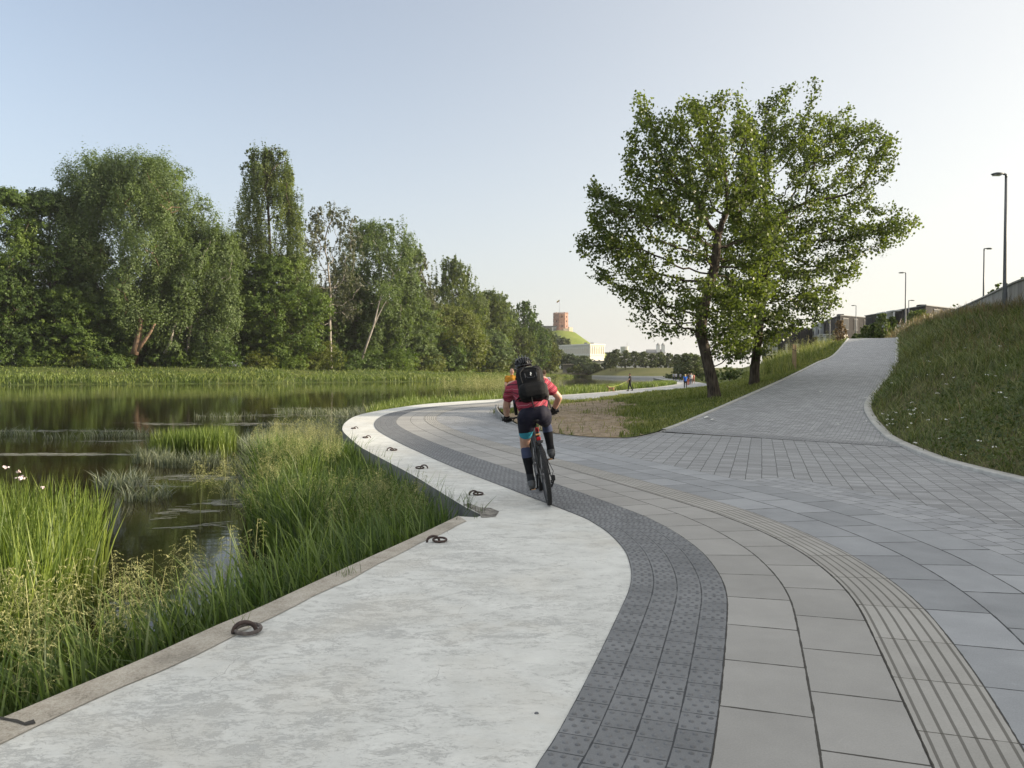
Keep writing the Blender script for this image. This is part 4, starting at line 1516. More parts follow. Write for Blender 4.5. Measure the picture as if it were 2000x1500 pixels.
# ---------------------------------------------------------------- grasses and reeds
GR = np.random.default_rng(77)
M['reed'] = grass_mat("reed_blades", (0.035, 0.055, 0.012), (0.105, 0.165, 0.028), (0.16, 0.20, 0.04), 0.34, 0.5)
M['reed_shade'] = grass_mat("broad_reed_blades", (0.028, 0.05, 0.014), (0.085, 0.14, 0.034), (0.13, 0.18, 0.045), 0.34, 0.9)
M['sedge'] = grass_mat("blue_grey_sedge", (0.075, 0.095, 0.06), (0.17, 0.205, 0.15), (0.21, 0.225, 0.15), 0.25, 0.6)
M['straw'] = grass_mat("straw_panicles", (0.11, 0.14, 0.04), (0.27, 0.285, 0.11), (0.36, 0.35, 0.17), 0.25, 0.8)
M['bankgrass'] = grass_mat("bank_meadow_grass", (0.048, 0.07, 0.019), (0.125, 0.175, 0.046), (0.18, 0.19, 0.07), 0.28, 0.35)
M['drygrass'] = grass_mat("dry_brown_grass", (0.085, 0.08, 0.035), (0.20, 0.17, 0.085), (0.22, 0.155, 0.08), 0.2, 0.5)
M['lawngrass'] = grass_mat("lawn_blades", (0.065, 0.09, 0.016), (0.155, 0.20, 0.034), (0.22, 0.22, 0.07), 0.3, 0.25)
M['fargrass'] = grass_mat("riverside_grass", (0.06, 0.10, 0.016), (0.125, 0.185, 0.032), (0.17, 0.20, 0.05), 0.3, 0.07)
M['petal'] = plain("white_petals", (0.75, 0.74, 0.68), 0.7, var=0.1, scale=20)
M['petal_pink'] = plain("pale_pink_petals", (0.72, 0.60, 0.60), 0.7, var=0.1, scale=20)


def blades(B, h, w, az, bend, droop=0.0, segs=4, rng=GR, taper=0.7):
    """curved tapering blades: roots B, heights h, widths w, lean direction az, bend and droop amounts"""
    n = len(B)
    h = np.broadcast_to(np.asarray(h, float), (n,)); w = np.broadcast_to(np.asarray(w, float), (n,))
    bend = np.broadcast_to(np.asarray(bend, float), (n,)); droop = np.broadcast_to(np.asarray(droop, float), (n,))
    t = np.linspace(0, 1, segs + 1)
    dx, dy = np.cos(az), np.sin(az)
    out = (bend * h)[:, None] * (t ** 1.9)[None]
    z = h[:, None] * (t[None] - droop[:, None] * t[None] ** 3)
    C = np.stack([B[:, 0:1] + dx[:, None] * out, B[:, 1:2] + dy[:, None] * out, B[:, 2:3] + z], 2)
    sa = az + PI / 2 + rng.normal(0, 0.9, n)
    sd = np.stack([np.cos(sa), np.sin(sa), np.zeros(n)], 1)
    prof = np.minimum(1, 0.55 + 1.8 * t) * (1 - t ** 2.2) ** taper
    prof[-1] = 0.04
    off = sd[:, None, :] * (w[:, None] * prof[None] * 0.5)[:, :, None]
    V = np.stack([C - off, C + off], 2).reshape(-1, 3)
    m = segs + 1
    k = np.arange(segs)
    f = np.stack([2 * k, 2 * k + 1, 2 * k + 3, 2 * k + 2], 1)
    F = (f[None] + (np.arange(n) * 2 * m)[:, None, None]).reshape(-1, 4)
    uv = np.stack([np.zeros(n * m * 2), np.tile(np.repeat(t, 2), n)], 1)
    return V, F, uv


def join(parts):
    V, F, U, k = [], [], [], 0
    for v, f, u in parts:
        V.append(v); F.append(f + k); U.append(u); k += len(v)
    return np.vstack(V), np.vstack(F), np.vstack(U)


def sample_poly(P, n, rng=GR):
    P = np.asarray(P)[:, :2]
    lo, hi = P.min(0), P.max(0)
    out = np.zeros((0, 2))
    while len(out) < n:
        q = rng.uniform(lo, hi, (n * 2, 2))
        out = np.vstack([out, q[in_poly(P, q[:, 0], q[:, 1])]])
    return out[:n]


def sample_mesh(V, F, n, wfn=None, rng=GR):
    T = np.vstack([F[:, [0, 1, 2]], F[:, [0, 2, 3]]])
    a, b, c = V[T[:, 0]], V[T[:, 1]], V[T[:, 2]]
    ar = np.linalg.norm(np.cross(b - a, c - a), axis=1)
    if wfn is not None:
        ar = ar * wfn((a + b + c) / 3)
    p = ar / ar.sum()
    k = rng.choice(len(T), n, p=p)
    u, v = rng.random((n, 1)), rng.random((n, 1))
    f = (u + v) > 1
    u, v = np.where(f, 1 - u, u), np.where(f, 1 - v, v)
    return a[k] + (b[k] - a[k]) * u + (c[k] - a[k]) * v


def panicle_template(rng, L=0.36, nb=24):
    """airy drooping seed head on a thin stem; z = 0 at the base of the head"""
    V, F, U = [], [], []
    def quad(p, q, w):
        d = unit(q - p); s = unit(np.cross(d, rng.normal(size=3))) * w
        k = len(V)
        V.extend([p - s, p + s, q + s * 0.6, q - s * 0.6]); F.append([k, k + 1, k + 2, k + 3])
        t = 0.6 + 0.4 * rng.random()
        U.extend([[0, t]] * 4)
    for i in range(nb):
        z = L * (i / nb) ** 1.1
        l = (0.21 * (1 - 0.7 * i / nb)) * rng.uniform(0.7, 1.2) * L / 0.36
        a = rng.uniform(0, 2 * PI)
        d = np.array([math.cos(a), math.sin(a), 0])
        pts = [np.array([0, 0, z]) + d * l * t + np.array([0, 0, l * (0.75 * t - 0.85 * t * t)]) for t in np.linspace(0, 1, 5)]
        for p, q in zip(pts[:-1], pts[1:]):
            quad(p, q, 0.0008)
        for k in range(9):
            t = rng.uniform(0.3, 1.0)
            p = np.array([np.interp(t, np.linspace(0, 1, 5), [x[c] for x in pts]) for c in range(3)])
            quad(p, p + rng.normal(0, 0.35, 3) * 0.012 + np.array([d[0] * .007, d[1] * .007, -0.009]), 0.0019)
    quad(np.zeros(3), np.array([0, 0, L]), 0.002)
    return np.array(V), np.array(F), np.array(U)


PANS = [panicle_template(np.random.default_rng(s)) for s in range(6)]


def panicles(B, h, rng=GR, scale=1.0, lean=0.16):
    parts = []
    scale = scale * 0.88
    for b, hh in zip(B, h):
        V, F, U = PANS[rng.integers(0, 6)]
        a = rng.uniform(0, 2 * PI); c, s = math.cos(a), math.sin(a)
        la = rng.uniform(0, 2 * PI); ln = rng.uniform(0.02, lean)
        sc = scale * rng.uniform(0.75, 1.25)
        W = V * sc
        W = np.stack([W[:, 0] * c - W[:, 1] * s, W[:, 0] * s + W[:, 1] * c, W[:, 2]], 1)
        top = np.array([b[0] + hh * ln * math.cos(la), b[1] + hh * ln * math.sin(la), b[2] + hh * 0.74])
        W[:, 0] += W[:, 2] * ln * 1.8 * math.cos(la); W[:, 1] += W[:, 2] * ln * 1.8 * math.sin(la)
        parts.append((W + top, F, U))
        sv, sf, su = blades(np.array([b]), hh * 0.76, 0.006 * scale, np.array([la]), ln / 0.74 * 1.0, 0, 3)
        parts.append((sv, sf, su * 0.5))
    return join(parts)


def stuff(name, parts, mat, label=None):
    V, F, U = join(parts)
    return mesh_obj(name, V, F, mat, uv=U, kind="stuff", label=label)


def zcol(xy, z):
    return np.c_[xy, np.full(len(xy), z) if np.ndim(z) == 0 else z]


WB_Z = -0.88
# R1: strip against the near quay
qy = resample(OUT1, 80)
edgeX = lambda y: np.interp(y, qy[:, 1], qy[:, 0])
y = GR.uniform(2.4, 8.7, 5200) ; xo = GR.exponential(0.46, 5200) + 0.03
ok = xo < 1.3
y, xo = y[ok], xo[ok]
B = zcol(np.c_[edgeX(y) - xo, y], WB_Z)
n = len(B)
az1 = np.where(xo < 0.5, PI * 0.9 + GR.uniform(-1.25, 1.25, n), GR.uniform(0, 2 * PI, n))
p1 = blades(B, GR.uniform(0.74, 1.25, n), GR.uniform(0.014, 0.034, n), az1, GR.uniform(0.05, 0.55, n) ** 1.0, GR.uniform(0, 0.3, n), 5)
# R2: thick bed between the quay and the pool
OQ = resample(OUT2, 200)
q2 = [(-0.75, 8.3), (-0.6, 8.9), (-1.15, 10.5), (-1.72, 12.06), (-2.9, 15.1), (-3.5, 16.8), (-4.6, 20.4), (-6.0, 20.0), (-5.3, 16.0), (-4.5, 12.8), (-3.4, 10.2), (-2.2, 8.4), (-1.4, 7.2)]
b2 = sample_poly(q2, 10500)
b2 = b2[fbm(b2[:, 0], b2[:, 1], 0.9, 44) > -0.16]
hh = 0.74 + 0.34 * GR.random(len(b2)) + fbm(b2[:, 0], b2[:, 1], 1.3, 41) * 0.9
p2 = blades(zcol(b2, WB_Z), np.clip(hh, 0.5, 1.35), GR.uniform(0.012, 0.03, len(b2)), GR.uniform(0, 2 * PI, len(b2)), GR.uniform(0.05, 0.6, len(b2)), GR.uniform(0, 0.32, len(b2)), 4)
# a thick fringe right against the quay face, some of it leaning over the edge
kq = GR.integers(0, 150, 5200)
Tq = unit(np.gradient(OQ[:, :2], axis=0)); Nq = np.stack([-Tq[:, 1], Tq[:, 0]], 1)
bq = OQ[kq, :2] + Nq[kq] * (GR.exponential(0.28, 5200) + 0.04)[:, None] + GR.normal(0, 0.03, (5200, 2))
keepq = (bq[:, 1] < 21.5) & (bq[:, 1] > 8.6)
bq = bq[keepq]
hq = np.interp(bq[:, 1], [8.6, 10, 17, 20, 21.5], [0.78, 0.99, 1.0, 0.72, 0.4]) * GR.uniform(0.6, 1.16, len(bq))
pq = blades(zcol(bq, WB_Z), hq, GR.uniform(0.012, 0.026, len(bq)), GR.uniform(0, 2 * PI, len(bq)), GR.uniform(0.03, 0.35, len(bq)), GR.uniform(0, 0.25, len(bq)), 4)
stuff("reeds", [p1, p2, pq], M['reed_shade'])
# R3: upright bed at the left edge
q3 = [(-3.0, 3.6), (-3.2, 4.6), (-3.3, 5.4), (-3.7, 6.5), (-4.05, 7.4), (-4.5, 8.6), (-5.4, 9.0), (-7.6, 9.4), (-8.4, 8.0), (-6.0, 5.0), (-4.4, 3.4)]
b3 = sample_poly(q3, 6800)
h3 = 1.0 + 0.3 * GR.random(len(b3)) + fbm(b3[:, 0], b3[:, 1], 1.3, 43) * 0.3
p3 = blades(zcol(b3, WB_Z), h3, GR.uniform(0.012, 0.026, len(b3)), GR.uniform(0, 2 * PI, len(b3)), GR.uniform(0.02, 0.28, len(b3)), GR.uniform(0, 0.12, len(b3)), 4)
# R4: little reed islet in the river
def disc(px, py, rx, ry, n):
    c = at_z(px, py, -0.85)
    a = GR.uniform(0, 2 * PI, n); r = np.sqrt(GR.random(n))
    return np.c_[c[0] + rx * r * np.cos(a), c[1] + ry * r * np.sin(a)]
b4 = np.vstack([disc(385, 893, 0.95, 0.9, 1500), disc(335, 897, 0.6, 0.6, 400), disc(420, 885, 0.6, 0.8, 500)])
p4 = blades(zcol(b4, WB_Z), GR.uniform(0.6, 1.0, len(b4)), GR.uniform(0.012, 0.024, len(b4)), GR.uniform(0, 2 * PI, len(b4)), GR.uniform(0.02, 0.25, len(b4)), 0.05, 3)
stuff("upright_reeds", [p3, p4], M['reed'])
# R5: blue-grey sedge in the shallows
b5 = np.vstack([disc(590, 872, 1.6, 3.4, 2600), disc(520, 872, 0.9, 1.6, 900), disc(640, 850, 1.5, 3.0, 1500), disc(655, 835, 1.6, 2.5, 800), disc(370, 912, 0.9, 0.35, 500), disc(300, 902, 0.55, 0.5, 500),
                disc(560, 850, 1.6, 1.6, 500), disc(500, 915, 0.7, 1.5, 350), disc(500, 960, 0.5, 1.4, 350)])
p5 = blades(zcol(b5, WB_Z), GR.uniform(0.22, 0.62, len(b5)), GR.uniform(0.008, 0.018, len(b5)), GR.uniform(0, 2 * PI, len(b5)), GR.uniform(0.1, 0.75, len(b5)), GR.uniform(0, 0.3, len(b5)), 3)
b6 = np.vstack([disc(245, 853, 1.4, 0.5, 260), disc(30, 851, 0.8, 0.4, 110), disc(105, 858, 0.6, 0.3, 40), disc(620, 806, 2.6, 1.8, 500), disc(565, 830, 1.4, 0.7, 120), disc(690, 812, 1.2, 2.0, 300), disc(445, 815, 2.0, 1.0, 130), disc(735, 800, 2.0, 2.0, 220),
                disc(235, 950, 0.5, 0.6, 220), disc(290, 975, 0.45, 0.4, 140), disc(170, 855, 1.0, 0.5, 70)])
p6 = blades(zcol(b6, WB_Z), GR.uniform(0.15, 0.5, len(b6)), GR.uniform(0.012, 0.03, len(b6)), GR.uniform(0, 2 * PI, len(b6)), GR.uniform(0.2, 1.0, len(b6)), GR.uniform(0, 0.3, len(b6)), 3)
stuff("sedge", [p5, p6], M['sedge'])
# floating flat weed combed by the current
wd = []
for (px, py, rx, ry, n) in [(420, 828, 6.0, 1.2, 900), (560, 812, 5.0, 1.6, 500), (60, 888, 3.6, 0.35, 500), (190, 866, 3.5, 0.9, 500), (330, 862, 1.8, 0.6, 250), (250, 880, 3.0, 0.3, 350), (420, 1000, 1.0, 1.6, 500), (330, 940, 1.2, 1.0, 250), (100, 842, 3.5, 0.5, 220), (640, 798, 4.0, 1.5, 300)]:
    b = disc(px, py, rx, ry, n)
    k = (fbm(b[:, 0] * 0.5, b[:, 1] * 1.6, 1.2, 88) > 0.06) & (GR.random(len(b)) < 0.6)
    b = b[k]
    L = GR.uniform(0.15, 0.5, len(b)); a = GR.normal(0.25, 0.22, len(b)); wv = GR.uniform(0.006, 0.014, len(b))
    d = np.c_[np.cos(a), np.sin(a)] * L[:, None]; s = np.c_[-np.sin(a), np.cos(a)] * wv[:, None]
    z = np.full((len(b), 1), -0.843)
    q = np.stack([np.hstack([b - s, z]), np.hstack([b + d - s * 0.3, z]), np.hstack([b + d + s * 0.3, z + 0.002]), np.hstack([b + s, z + 0.002])], 1).reshape(-1, 3)
    wd.append((q, np.arange(len(q)).reshape(-1, 4), np.tile([[0, .3], [0, .9], [0, .9], [0, .3]], (len(b), 1))))
stuff("floating_weed", wd, grass_mat("floating_weed", (0.10, 0.105, 0.075), (0.22, 0.215, 0.165), None, 0.1))
# panicles above the beds
pb = []
y = GR.uniform(2.8, 5.6, 80); B = zcol(np.c_[edgeX(y) - GR.uniform(0.35, 1.5, 80), y], WB_Z)
pb.append(panicles(B, GR.uniform(0.95, 1.34, 80)))
y = GR.uniform(5.0, 6.6, 16); B = zcol(np.c_[edgeX(y) - GR.uniform(0.9, 1.7, 16), y], WB_Z)
pb.append(panicles(B, GR.uniform(0.95, 1.2, 16)))
b = sample_poly([(-5.2, 12.4), (-4.2, 10.6), (-2.6, 8.8), (-2.2, 9.6), (-3.2, 12.0), (-4.2, 15.0)], 45)
pb.append(panicles(zcol(b, WB_Z), GR.uniform(0.85, 1.12, 45)))
b = sample_poly([(-5.9, 16.5), (-5.0, 16.0), (-4.3, 18.5), (-4.8, 20.4), (-6.2, 20.2)], 70)
pb.append(panicles(zcol(b, WB_Z), GR.uniform(1.0, 1.3, 70), scale=1.2))
b = sample_poly([(-0.9, 8.2), (-1.4, 10.5), (-2.4, 12), (-3.2, 10.5), (-1.8, 8.0)], 22)
pb.append(panicles(zcol(b, WB_Z), GR.uniform(0.9, 1.2, 22)))
b = sample_poly([(-0.95, 8.6), (-1.3, 10.2), (-2.0, 11.4), (-2.6, 10.2), (-1.7, 8.2)], 60)
pb.append(panicles(zcol(b, WB_Z), GR.uniform(0.8, 1.02, 60)))
b = sample_poly([(-3.2, 14.0), (-3.9, 17.0), (-5.2, 17.0), (-4.6, 13.5)], 70)
pb.append(panicles(zcol(b, WB_Z), GR.uniform(1.1, 1.4, 70)))
stuff("panicle_grass", pb, M['straw'])

# R7: reeds outside the far promenade
fa = []
P7 = np.vstack([OUT2[55:], farO[1:40]])
T = np.gradient(P7[:, :2], axis=0); T = unit(T)
Nl = np.stack([-T[:, 1], T[:, 0]], 1)
k = GR.integers(8, len(P7) - 1, 15000)
t = GR.random(15000)
base = P7[k, :2] * (1 - t[:, None]) + P7[np.minimum(k + 1, len(P7) - 1), :2] * t[:, None]
d = GR.exponential(2.6, 15000) + 0.15
wid = np.interp(base[:, 1], [33, 38, 48, 60, 90, 130], [0.8, 3, 9, 11, 9, 4])
ok = d < wid
b = base[ok] + Nl[k[ok]] * d[ok][:, None]
Yb = b[:, 1]
hh = np.interp(Yb, [33, 45, 60, 120], [0.9, 1.1, 1.3, 1.05]) * GR.uniform(0.7, 1.15, len(b))
fa.append(blades(zcol(b, WB_Z), hh, 0.02 + Yb * 0.0007, GR.uniform(0, 2 * PI, len(b)), GR.uniform(0.05, 0.4, len(b)), 0.1, 3))
stuff("far_reeds", fa, M['fargrass'])
kk = np.where((np.arange(len(P7)) > 8) & (P7[:, 1] > 50) & (P7[:, 1] < 66))[0]; kk = GR.choice(kk, 260); b = P7[kk, :2] + Nl[kk] * GR.uniform(1.5, 7, 260)[:, None]
b += GR.normal(0, 0.5, b.shape)
stuff("far_panicle_grass", [panicles(zcol(b, WB_Z), GR.uniform(1.5, 1.95, 260), scale=2.6)], M['straw'])

# R8: lush grass on the far bank
n = 70000
k = GR.integers(0, 159, n); t = GR.random(n)
d = np.where(GR.random(n) < 0.55, GR.uniform(0.8, 8, n), GR.uniform(6, 23, n))
base = LBs[k, :2] * (1 - t[:, None]) + LBs[np.minimum(k + 1, 159), :2] * t[:, None] + LN[k] * d[:, None]
dd = np.array([0, 1.2, 6, 14, 22])
zt = topz[k]
rowsz = LBV[:, :5, 2]
ii = np.clip(np.searchsorted(dd, d) - 1, 0, 3)
a = (d - dd[ii]) / (dd[ii + 1] - dd[ii]); a = np.clip(a, 0, 1)
z = rowsz[k, ii] * (1 - a) + rowsz[k, ii + 1] * a
ok = (abs(base[:, 0]) < base[:, 1] * 0.70)
b = np.c_[base, z][ok]
hh = np.where(d[ok] < 5, GR.uniform(0.5, 1.25, len(b)), GR.uniform(0.25, 0.7, len(b))) * (1 + 1.1 * fbm(b[:, 0], b[:, 1], 7.0, 47))
stuff("far_bank_grass", [blades(b, hh, GR.uniform(0.09, 0.22, len(b)), GR.uniform(0, 2 * PI, len(b)), GR.uniform(0.1, 0.7, len(b)), 0.15, 2)], M['fargrass'])

# R9: the shaded bank on the right
def wbank(c):
    return np.where((c[:, 1] > 4), 1.0, 0.02) / (0.4 + (c[:, 1] / 16.0) ** 2)
b = sample_mesh(BANK_V, BANK_F, 105000, wbank)
clump = fbm(b[:, 0], b[:, 1], 1.4, 51)
hh = (0.12 + 0.22 * GR.random(len(b))) * (1 + 1.4 * np.clip(clump + 0.15, 0, 1)) * np.interp(b[:, 2], [0.3, 1.5, 3.5], [0.75, 1.0, 1.6])
stuff("bank_grass", [blades(b - [0, 0, 0.02], hh, 0.005 + b[:, 1] * 0.00055, GR.uniform(0, 2 * PI, len(b)), GR.uniform(0.2, 1.1, len(b)), GR.uniform(0.0, 0.35, len(b)), 3)], M['bankgrass'])
b = sample_mesh(BANK_V, BANK_F, 4800, lambda c: wbank(c) * (np.clip(c[:, 2] - 1.6, 0, 3) + 0.06) * (fbm(c[:, 0], c[:, 1], 3.0, 52) > -0.05))
stuff("dry_bank_grass", [blades(b, GR.uniform(0.25, 0.75, len(b)), 0.005 + b[:, 1] * 0.0005, GR.uniform(0, 2 * PI, len(b)), GR.uniform(0.1, 0.8, len(b)), GR.uniform(0, 0.3, len(b)), 3)], M['drygrass'])
# grass spilling over the kerb
ks = GR.integers(0, len(KB) - 1, 2600)
b = KB[ks] + np.c_[GR.exponential(0.10, 2600), GR.normal(0, 0.25, 2600), np.zeros(2600)]
b = b[(b[:, 1] > 6) & (b[:, 1] < 60)]
stuff("kerb_grass", [blades(b, GR.uniform(0.08, 0.28, len(b)), 0.006 + b[:, 1] * 0.0005, PI + GR.normal(0, 0.9, len(b)), GR.uniform(0.3, 1.3, len(b)), GR.uniform(0.1, 0.5, len(b)), 3)], M['bankgrass'])
b = sample_mesh(BANK_V, BANK_F, 26000, lambda c: wbank(c) * (fbm(c[:, 0], c[:, 1], 1.8, 53) > -0.02))
V, F = leaf_quads(b + np.c_[np.zeros((len(b), 2)), GR.uniform(0.02, 0.22, len(b))], GR.uniform(0.03, 0.09, len(b)), GR.normal(0, 0.5, (len(b), 3)) + [-0.2, -0.2, 0.8], GR)
o = mesh_obj("bank_herbs", V, F, leaf_mat("bank_herbs", (0.035, 0.06, 0.016), (0.08, 0.115, 0.03), (0.09, 0.115, 0.03), 0.3, nscale=0.8), kind="stuff")
# white umbels and daisies scattered on the bank
cl = [(1735, 835, 0.9, 60), (1790, 850, 0.7, 40), (1900, 820, 0.6, 22), (1845, 780, 0.8, 14), (1960, 740, 0.8, 26), (1880, 700, 0.9, 14), (1950, 700, 0.5, 16), (1820, 895, 0.6, 12), (1930, 885, 0.5, 16), (1760, 750, 0.8, 12), (1840, 735, 0.7, 16), (1700, 800, 0.3, 8), (1990, 660, 0.8, 14), (1930, 640, 0.9, 10)]
def bank_point(px, py):
    d = ray(px, py); rel = BANK_V - [0, 0, CAM_Z]
    u = rel[:, 0] / np.maximum(rel[:, 1], .1) - d[0] / d[1]; v = rel[:, 2] / np.maximum(rel[:, 1], .1) - d[2] / d[1]
    e = u * u + v * v + np.where(rel[:, 1] < 4, 9, 0)
    return BANK_V[np.argmin(e)]
fl = []
for (px, py, r, n) in cl:
    c = bank_point(px, py)
    for k in range(int(n * 0.22)):
        p = c + [GR.normal(0, r * 0.5), GR.normal(0, r * 0.7), 0]
        j = np.argmin((BANK_V[:, 0] - p[0]) ** 2 + (BANK_V[:, 1] - p[1]) ** 2)
        p[2] = BANK_V[j][2] + GR.uniform(0.18, 0.42)
        m = GR.integers(3, 9)
        fl.append(p + GR.normal(0, 0.022, (m, 3)) * [1, 1, 0.3])
fl = np.vstack(fl)
V, F = leaf_quads(fl, GR.uniform(0.014, 0.028, len(fl)), GR.normal(0, 0.3, (len(fl), 3)) + [-0.2, -0.4, 0.8], GR, 1.0, 0.0)
mesh_obj("white_wildflowers", V, F, M['petal'], kind="stuff")

# R10: the lawn of the island
isd_v = in_poly(dirt_poly, LAWN_V[:, 0], LAWN_V[:, 1])
def wlawn(c):
    dd = in_poly(dirt_poly, c[:, 0] + fbm(c[:, 0], c[:, 1], 0.9, 8) * 1.5, c[:, 1] + fbm(c[:, 0], c[:, 1], 1.1, 9) * 2.5)
    return np.where(dd, 0.012, 1.0) / (0.5 + (c[:, 1] / 28.0) ** 1.6) * np.where(c[:, 1] > 100, 0.1, 1)
b = sample_mesh(LAWN_V, LAWN_F, 90000, wlawn)
cl = np.clip(fbm(b[:, 0], b[:, 1], 2.2, 61) + 0.2, 0, 1)
stuff("lawn_grass", [blades(b - [0, 0, 0.01], (0.06 + 0.10 * GR.random(len(b))) * (0.8 + 1.6 * cl), 0.006 + b[:, 1] * 0.0007, GR.uniform(0, 2 * PI, len(b)), GR.uniform(0.1, 0.8, len(b)), 0.1, 2)], M['lawngrass'])
# dry straw and clods lying on the bare dirt
b = sample_poly(dirt_poly, 2600)
k = np.array([LAWN_V[np.argmin((LAWN_V[:, 0] - x) ** 2 + (LAWN_V[:, 1] - y) ** 2)][2] for x, y in b])
stuff("dirt_straw", [blades(np.c_[b, k - 0.01], GR.uniform(0.02, 0.07, len(b)), 0.018, GR.uniform(0, 2 * PI, len(b)), GR.uniform(0.8, 2.5, len(b)), 0.2, 2)], grass_mat("dirt_straw", (0.16, 0.12, 0.075), (0.36, 0.28, 0.18), (0.12, 0.12, 0.05), 0.1, 1.5))
# taller tufts on and around the dirt
tf = []
for (px, py, n, r, h) in [(1210, 806, 260, 0.9, 0.24), (1250, 806, 240, 0.9, 0.22), (975, 810, 200, 0.25, 0.24), (1145, 808, 60, 0.25, 0.2), (1120, 818, 20, 0.3, 0.1), (1100, 790, 60, 0.7, 0.25), (1140, 786, 60, 0.6, 0.35), (1062, 797, 40, 0.5, 0.25), (1170, 784, 60, 0.7, 0.3), (1060, 818, 26, 0.4, 0.12), (1200, 840, 40, 0.4, 0.1), (1390, 772, 200, 0.9, 0.3), (1372, 778, 160, 0.5, 0.35), (1420, 775, 100, 0.5, 0.3), (1180, 808, 30, 0.3, 0.14), (1090, 826, 20, 0.3, 0.1)]:
    c = lawn_point(px, py)
    p = c + np.c_[GR.normal(0, r * 0.5, n), GR.normal(0, r * 0.8, n), np.full(n, -0.03)]
    tf.append(blades(p, GR.uniform(0.5, 1.15, n) * h, 0.012, GR.uniform(0, 2 * PI, n), GR.uniform(0.1, 0.8, n), 0.1, 3))
stuff("lawn_tufts", tf, M['lawngrass'])
# R11: tall weeds along the left shoulder of the ramp
wpt = []
b = sample_mesh(LAWN_V, LAWN_F, 60000, lambda c: np.where((c[:, 1] > 30) & (c[:, 1] < 130), 1.0, 0.0))
ibx = np.interp(b[:, 1], IBx[K0:, 1], IBx[K0:, 0])
dist = ibx - b[:, 0]
ok = (dist > 0.6 + 0.3 * GR.random(len(b))) & (dist < np.interp(b[:, 1], [30, 38, 50, 70, 100], [0.8, 1.5, 5.0, 8.0, 11.0])) & (GR.random(len(b)) < np.interp(dist, [0.8, 2.0, 9], [0.15, 1, 0.7]))
b = b[ok]
hh = np.interp(np.minimum(ibx[ok] - b[:, 0], 4), [0.6, 1.5, 3.5], [0.2, 0.55, 1.1]) * GR.uniform(0.6, 1.3, len(b)) * (1 + fbm(b[:, 0], b[:, 1], 3, 71) * 0.8)
stuff("tall_weeds", [blades(b - [0, 0, 0.03], hh, 0.014 + b[:, 1] * 0.0006, GR.uniform(0, 2 * PI, len(b)), GR.uniform(0.05, 0.5, len(b)), 0.1, 3)], M['lawngrass'])
sel = GR.random(len(b)) < 0.03
stuff("tall_straw_weeds", [panicles(b[sel][:300], hh[sel][:300] * 1.35, scale=2.2)], M['straw'])
# grass along the retaining wall and on the plateau rim
k = GR.integers(0, 149, 6000)
b = WB[k] + np.c_[GR.normal(-0.5, 0.45, 6000), GR.normal(0, 0.4, 6000), GR.uniform(-0.15, 0.0, 6000)]
b = b[(b[:, 1] > 18)]
b[:, 0] = np.minimum(b[:, 0], np.interp(b[:, 1], WB[:, 1], WB[:, 0]) - 0.05)
stuff("crest_grass", [blades(b, GR.uniform(0.25, 0.7, len(b)), 0.006 + b[:, 1] * 0.0005, GR.uniform(0, 2 * PI, len(b)), GR.uniform(0.1, 0.6, len(b)), 0.15, 3)], M['drygrass'])

# little tufts in the joints of the quay
qt = []
for (px, py, n, h) in [(672, 1127, 14, 0.12), (683, 1122, 12, 0.1), (468, 1228, 8, 0.12), (880, 990, 24, 0.3), (915, 996, 26, 0.28), (940, 1003, 14, 0.16), (930, 1013, 8, 0.08)]:
    c = hit(px, py, zero)
    p = c + np.c_[GR.normal(0, 0.035, n), GR.normal(0, 0.035, n), np.zeros(n)]
    qt.append(blades(p, GR.uniform(0.5, 1.1, n) * h, 0.004, GR.uniform(0, 2 * PI, n), GR.uniform(0.1, 0.7, n), 0.1, 3))
stuff("quay_weeds", qt, M['reed_shade'])

# flowering rushes standing out of the left reed bed
for i, (px, py, Yf, lab) in enumerate([(12, 912, 8.0, "tall pale pink flowering rush, highest at the left frame edge"), (35, 922, 7.6, "pale pink flowering rush right of the tallest rush"), (40, 934, 7.2, "broad low pinkish white flower head above the left reeds"), (84, 952, 8.0, "small pinkish white flower head furthest right over the reeds")]):
    top = at_depth(px, py, Yf)
    r = empty("flowering_rush", [top[0], top[1], WB_Z], lab, "wild flower", "flowering rushes over the reeds")
    MB().tube([[0, 0, 0], [0.01, 0, (top[2] - WB_Z) * 0.5], [0, 0, top[2] - WB_Z - 0.05]], [0.005, 0.004, 0.003], 6).build("stem", M['reed'], r)
    nn = 26 if i == 2 else 15
    c = np.array([0, 0, top[2] - WB_Z]) + GR.normal(0, 0.02 if i == 2 else 0.013, (nn, 3)) * [0.8, 0.8, 0.5]
    V, F = leaf_quads(c, GR.uniform(0.02, 0.028, nn), GR.normal(size=(nn, 3)), GR, 1.0, 0.1)
    mesh_obj("flower_head", V, F, M['petal_pink'], r)

# ---------------------------------------------------------------- buildings, walls, lamps, rings
def rotz(a):
    c, s = math.cos(a), math.sin(a)
    return np.array([[c, -s, 0], [s, c, 0], [0, 0, 1.0]])


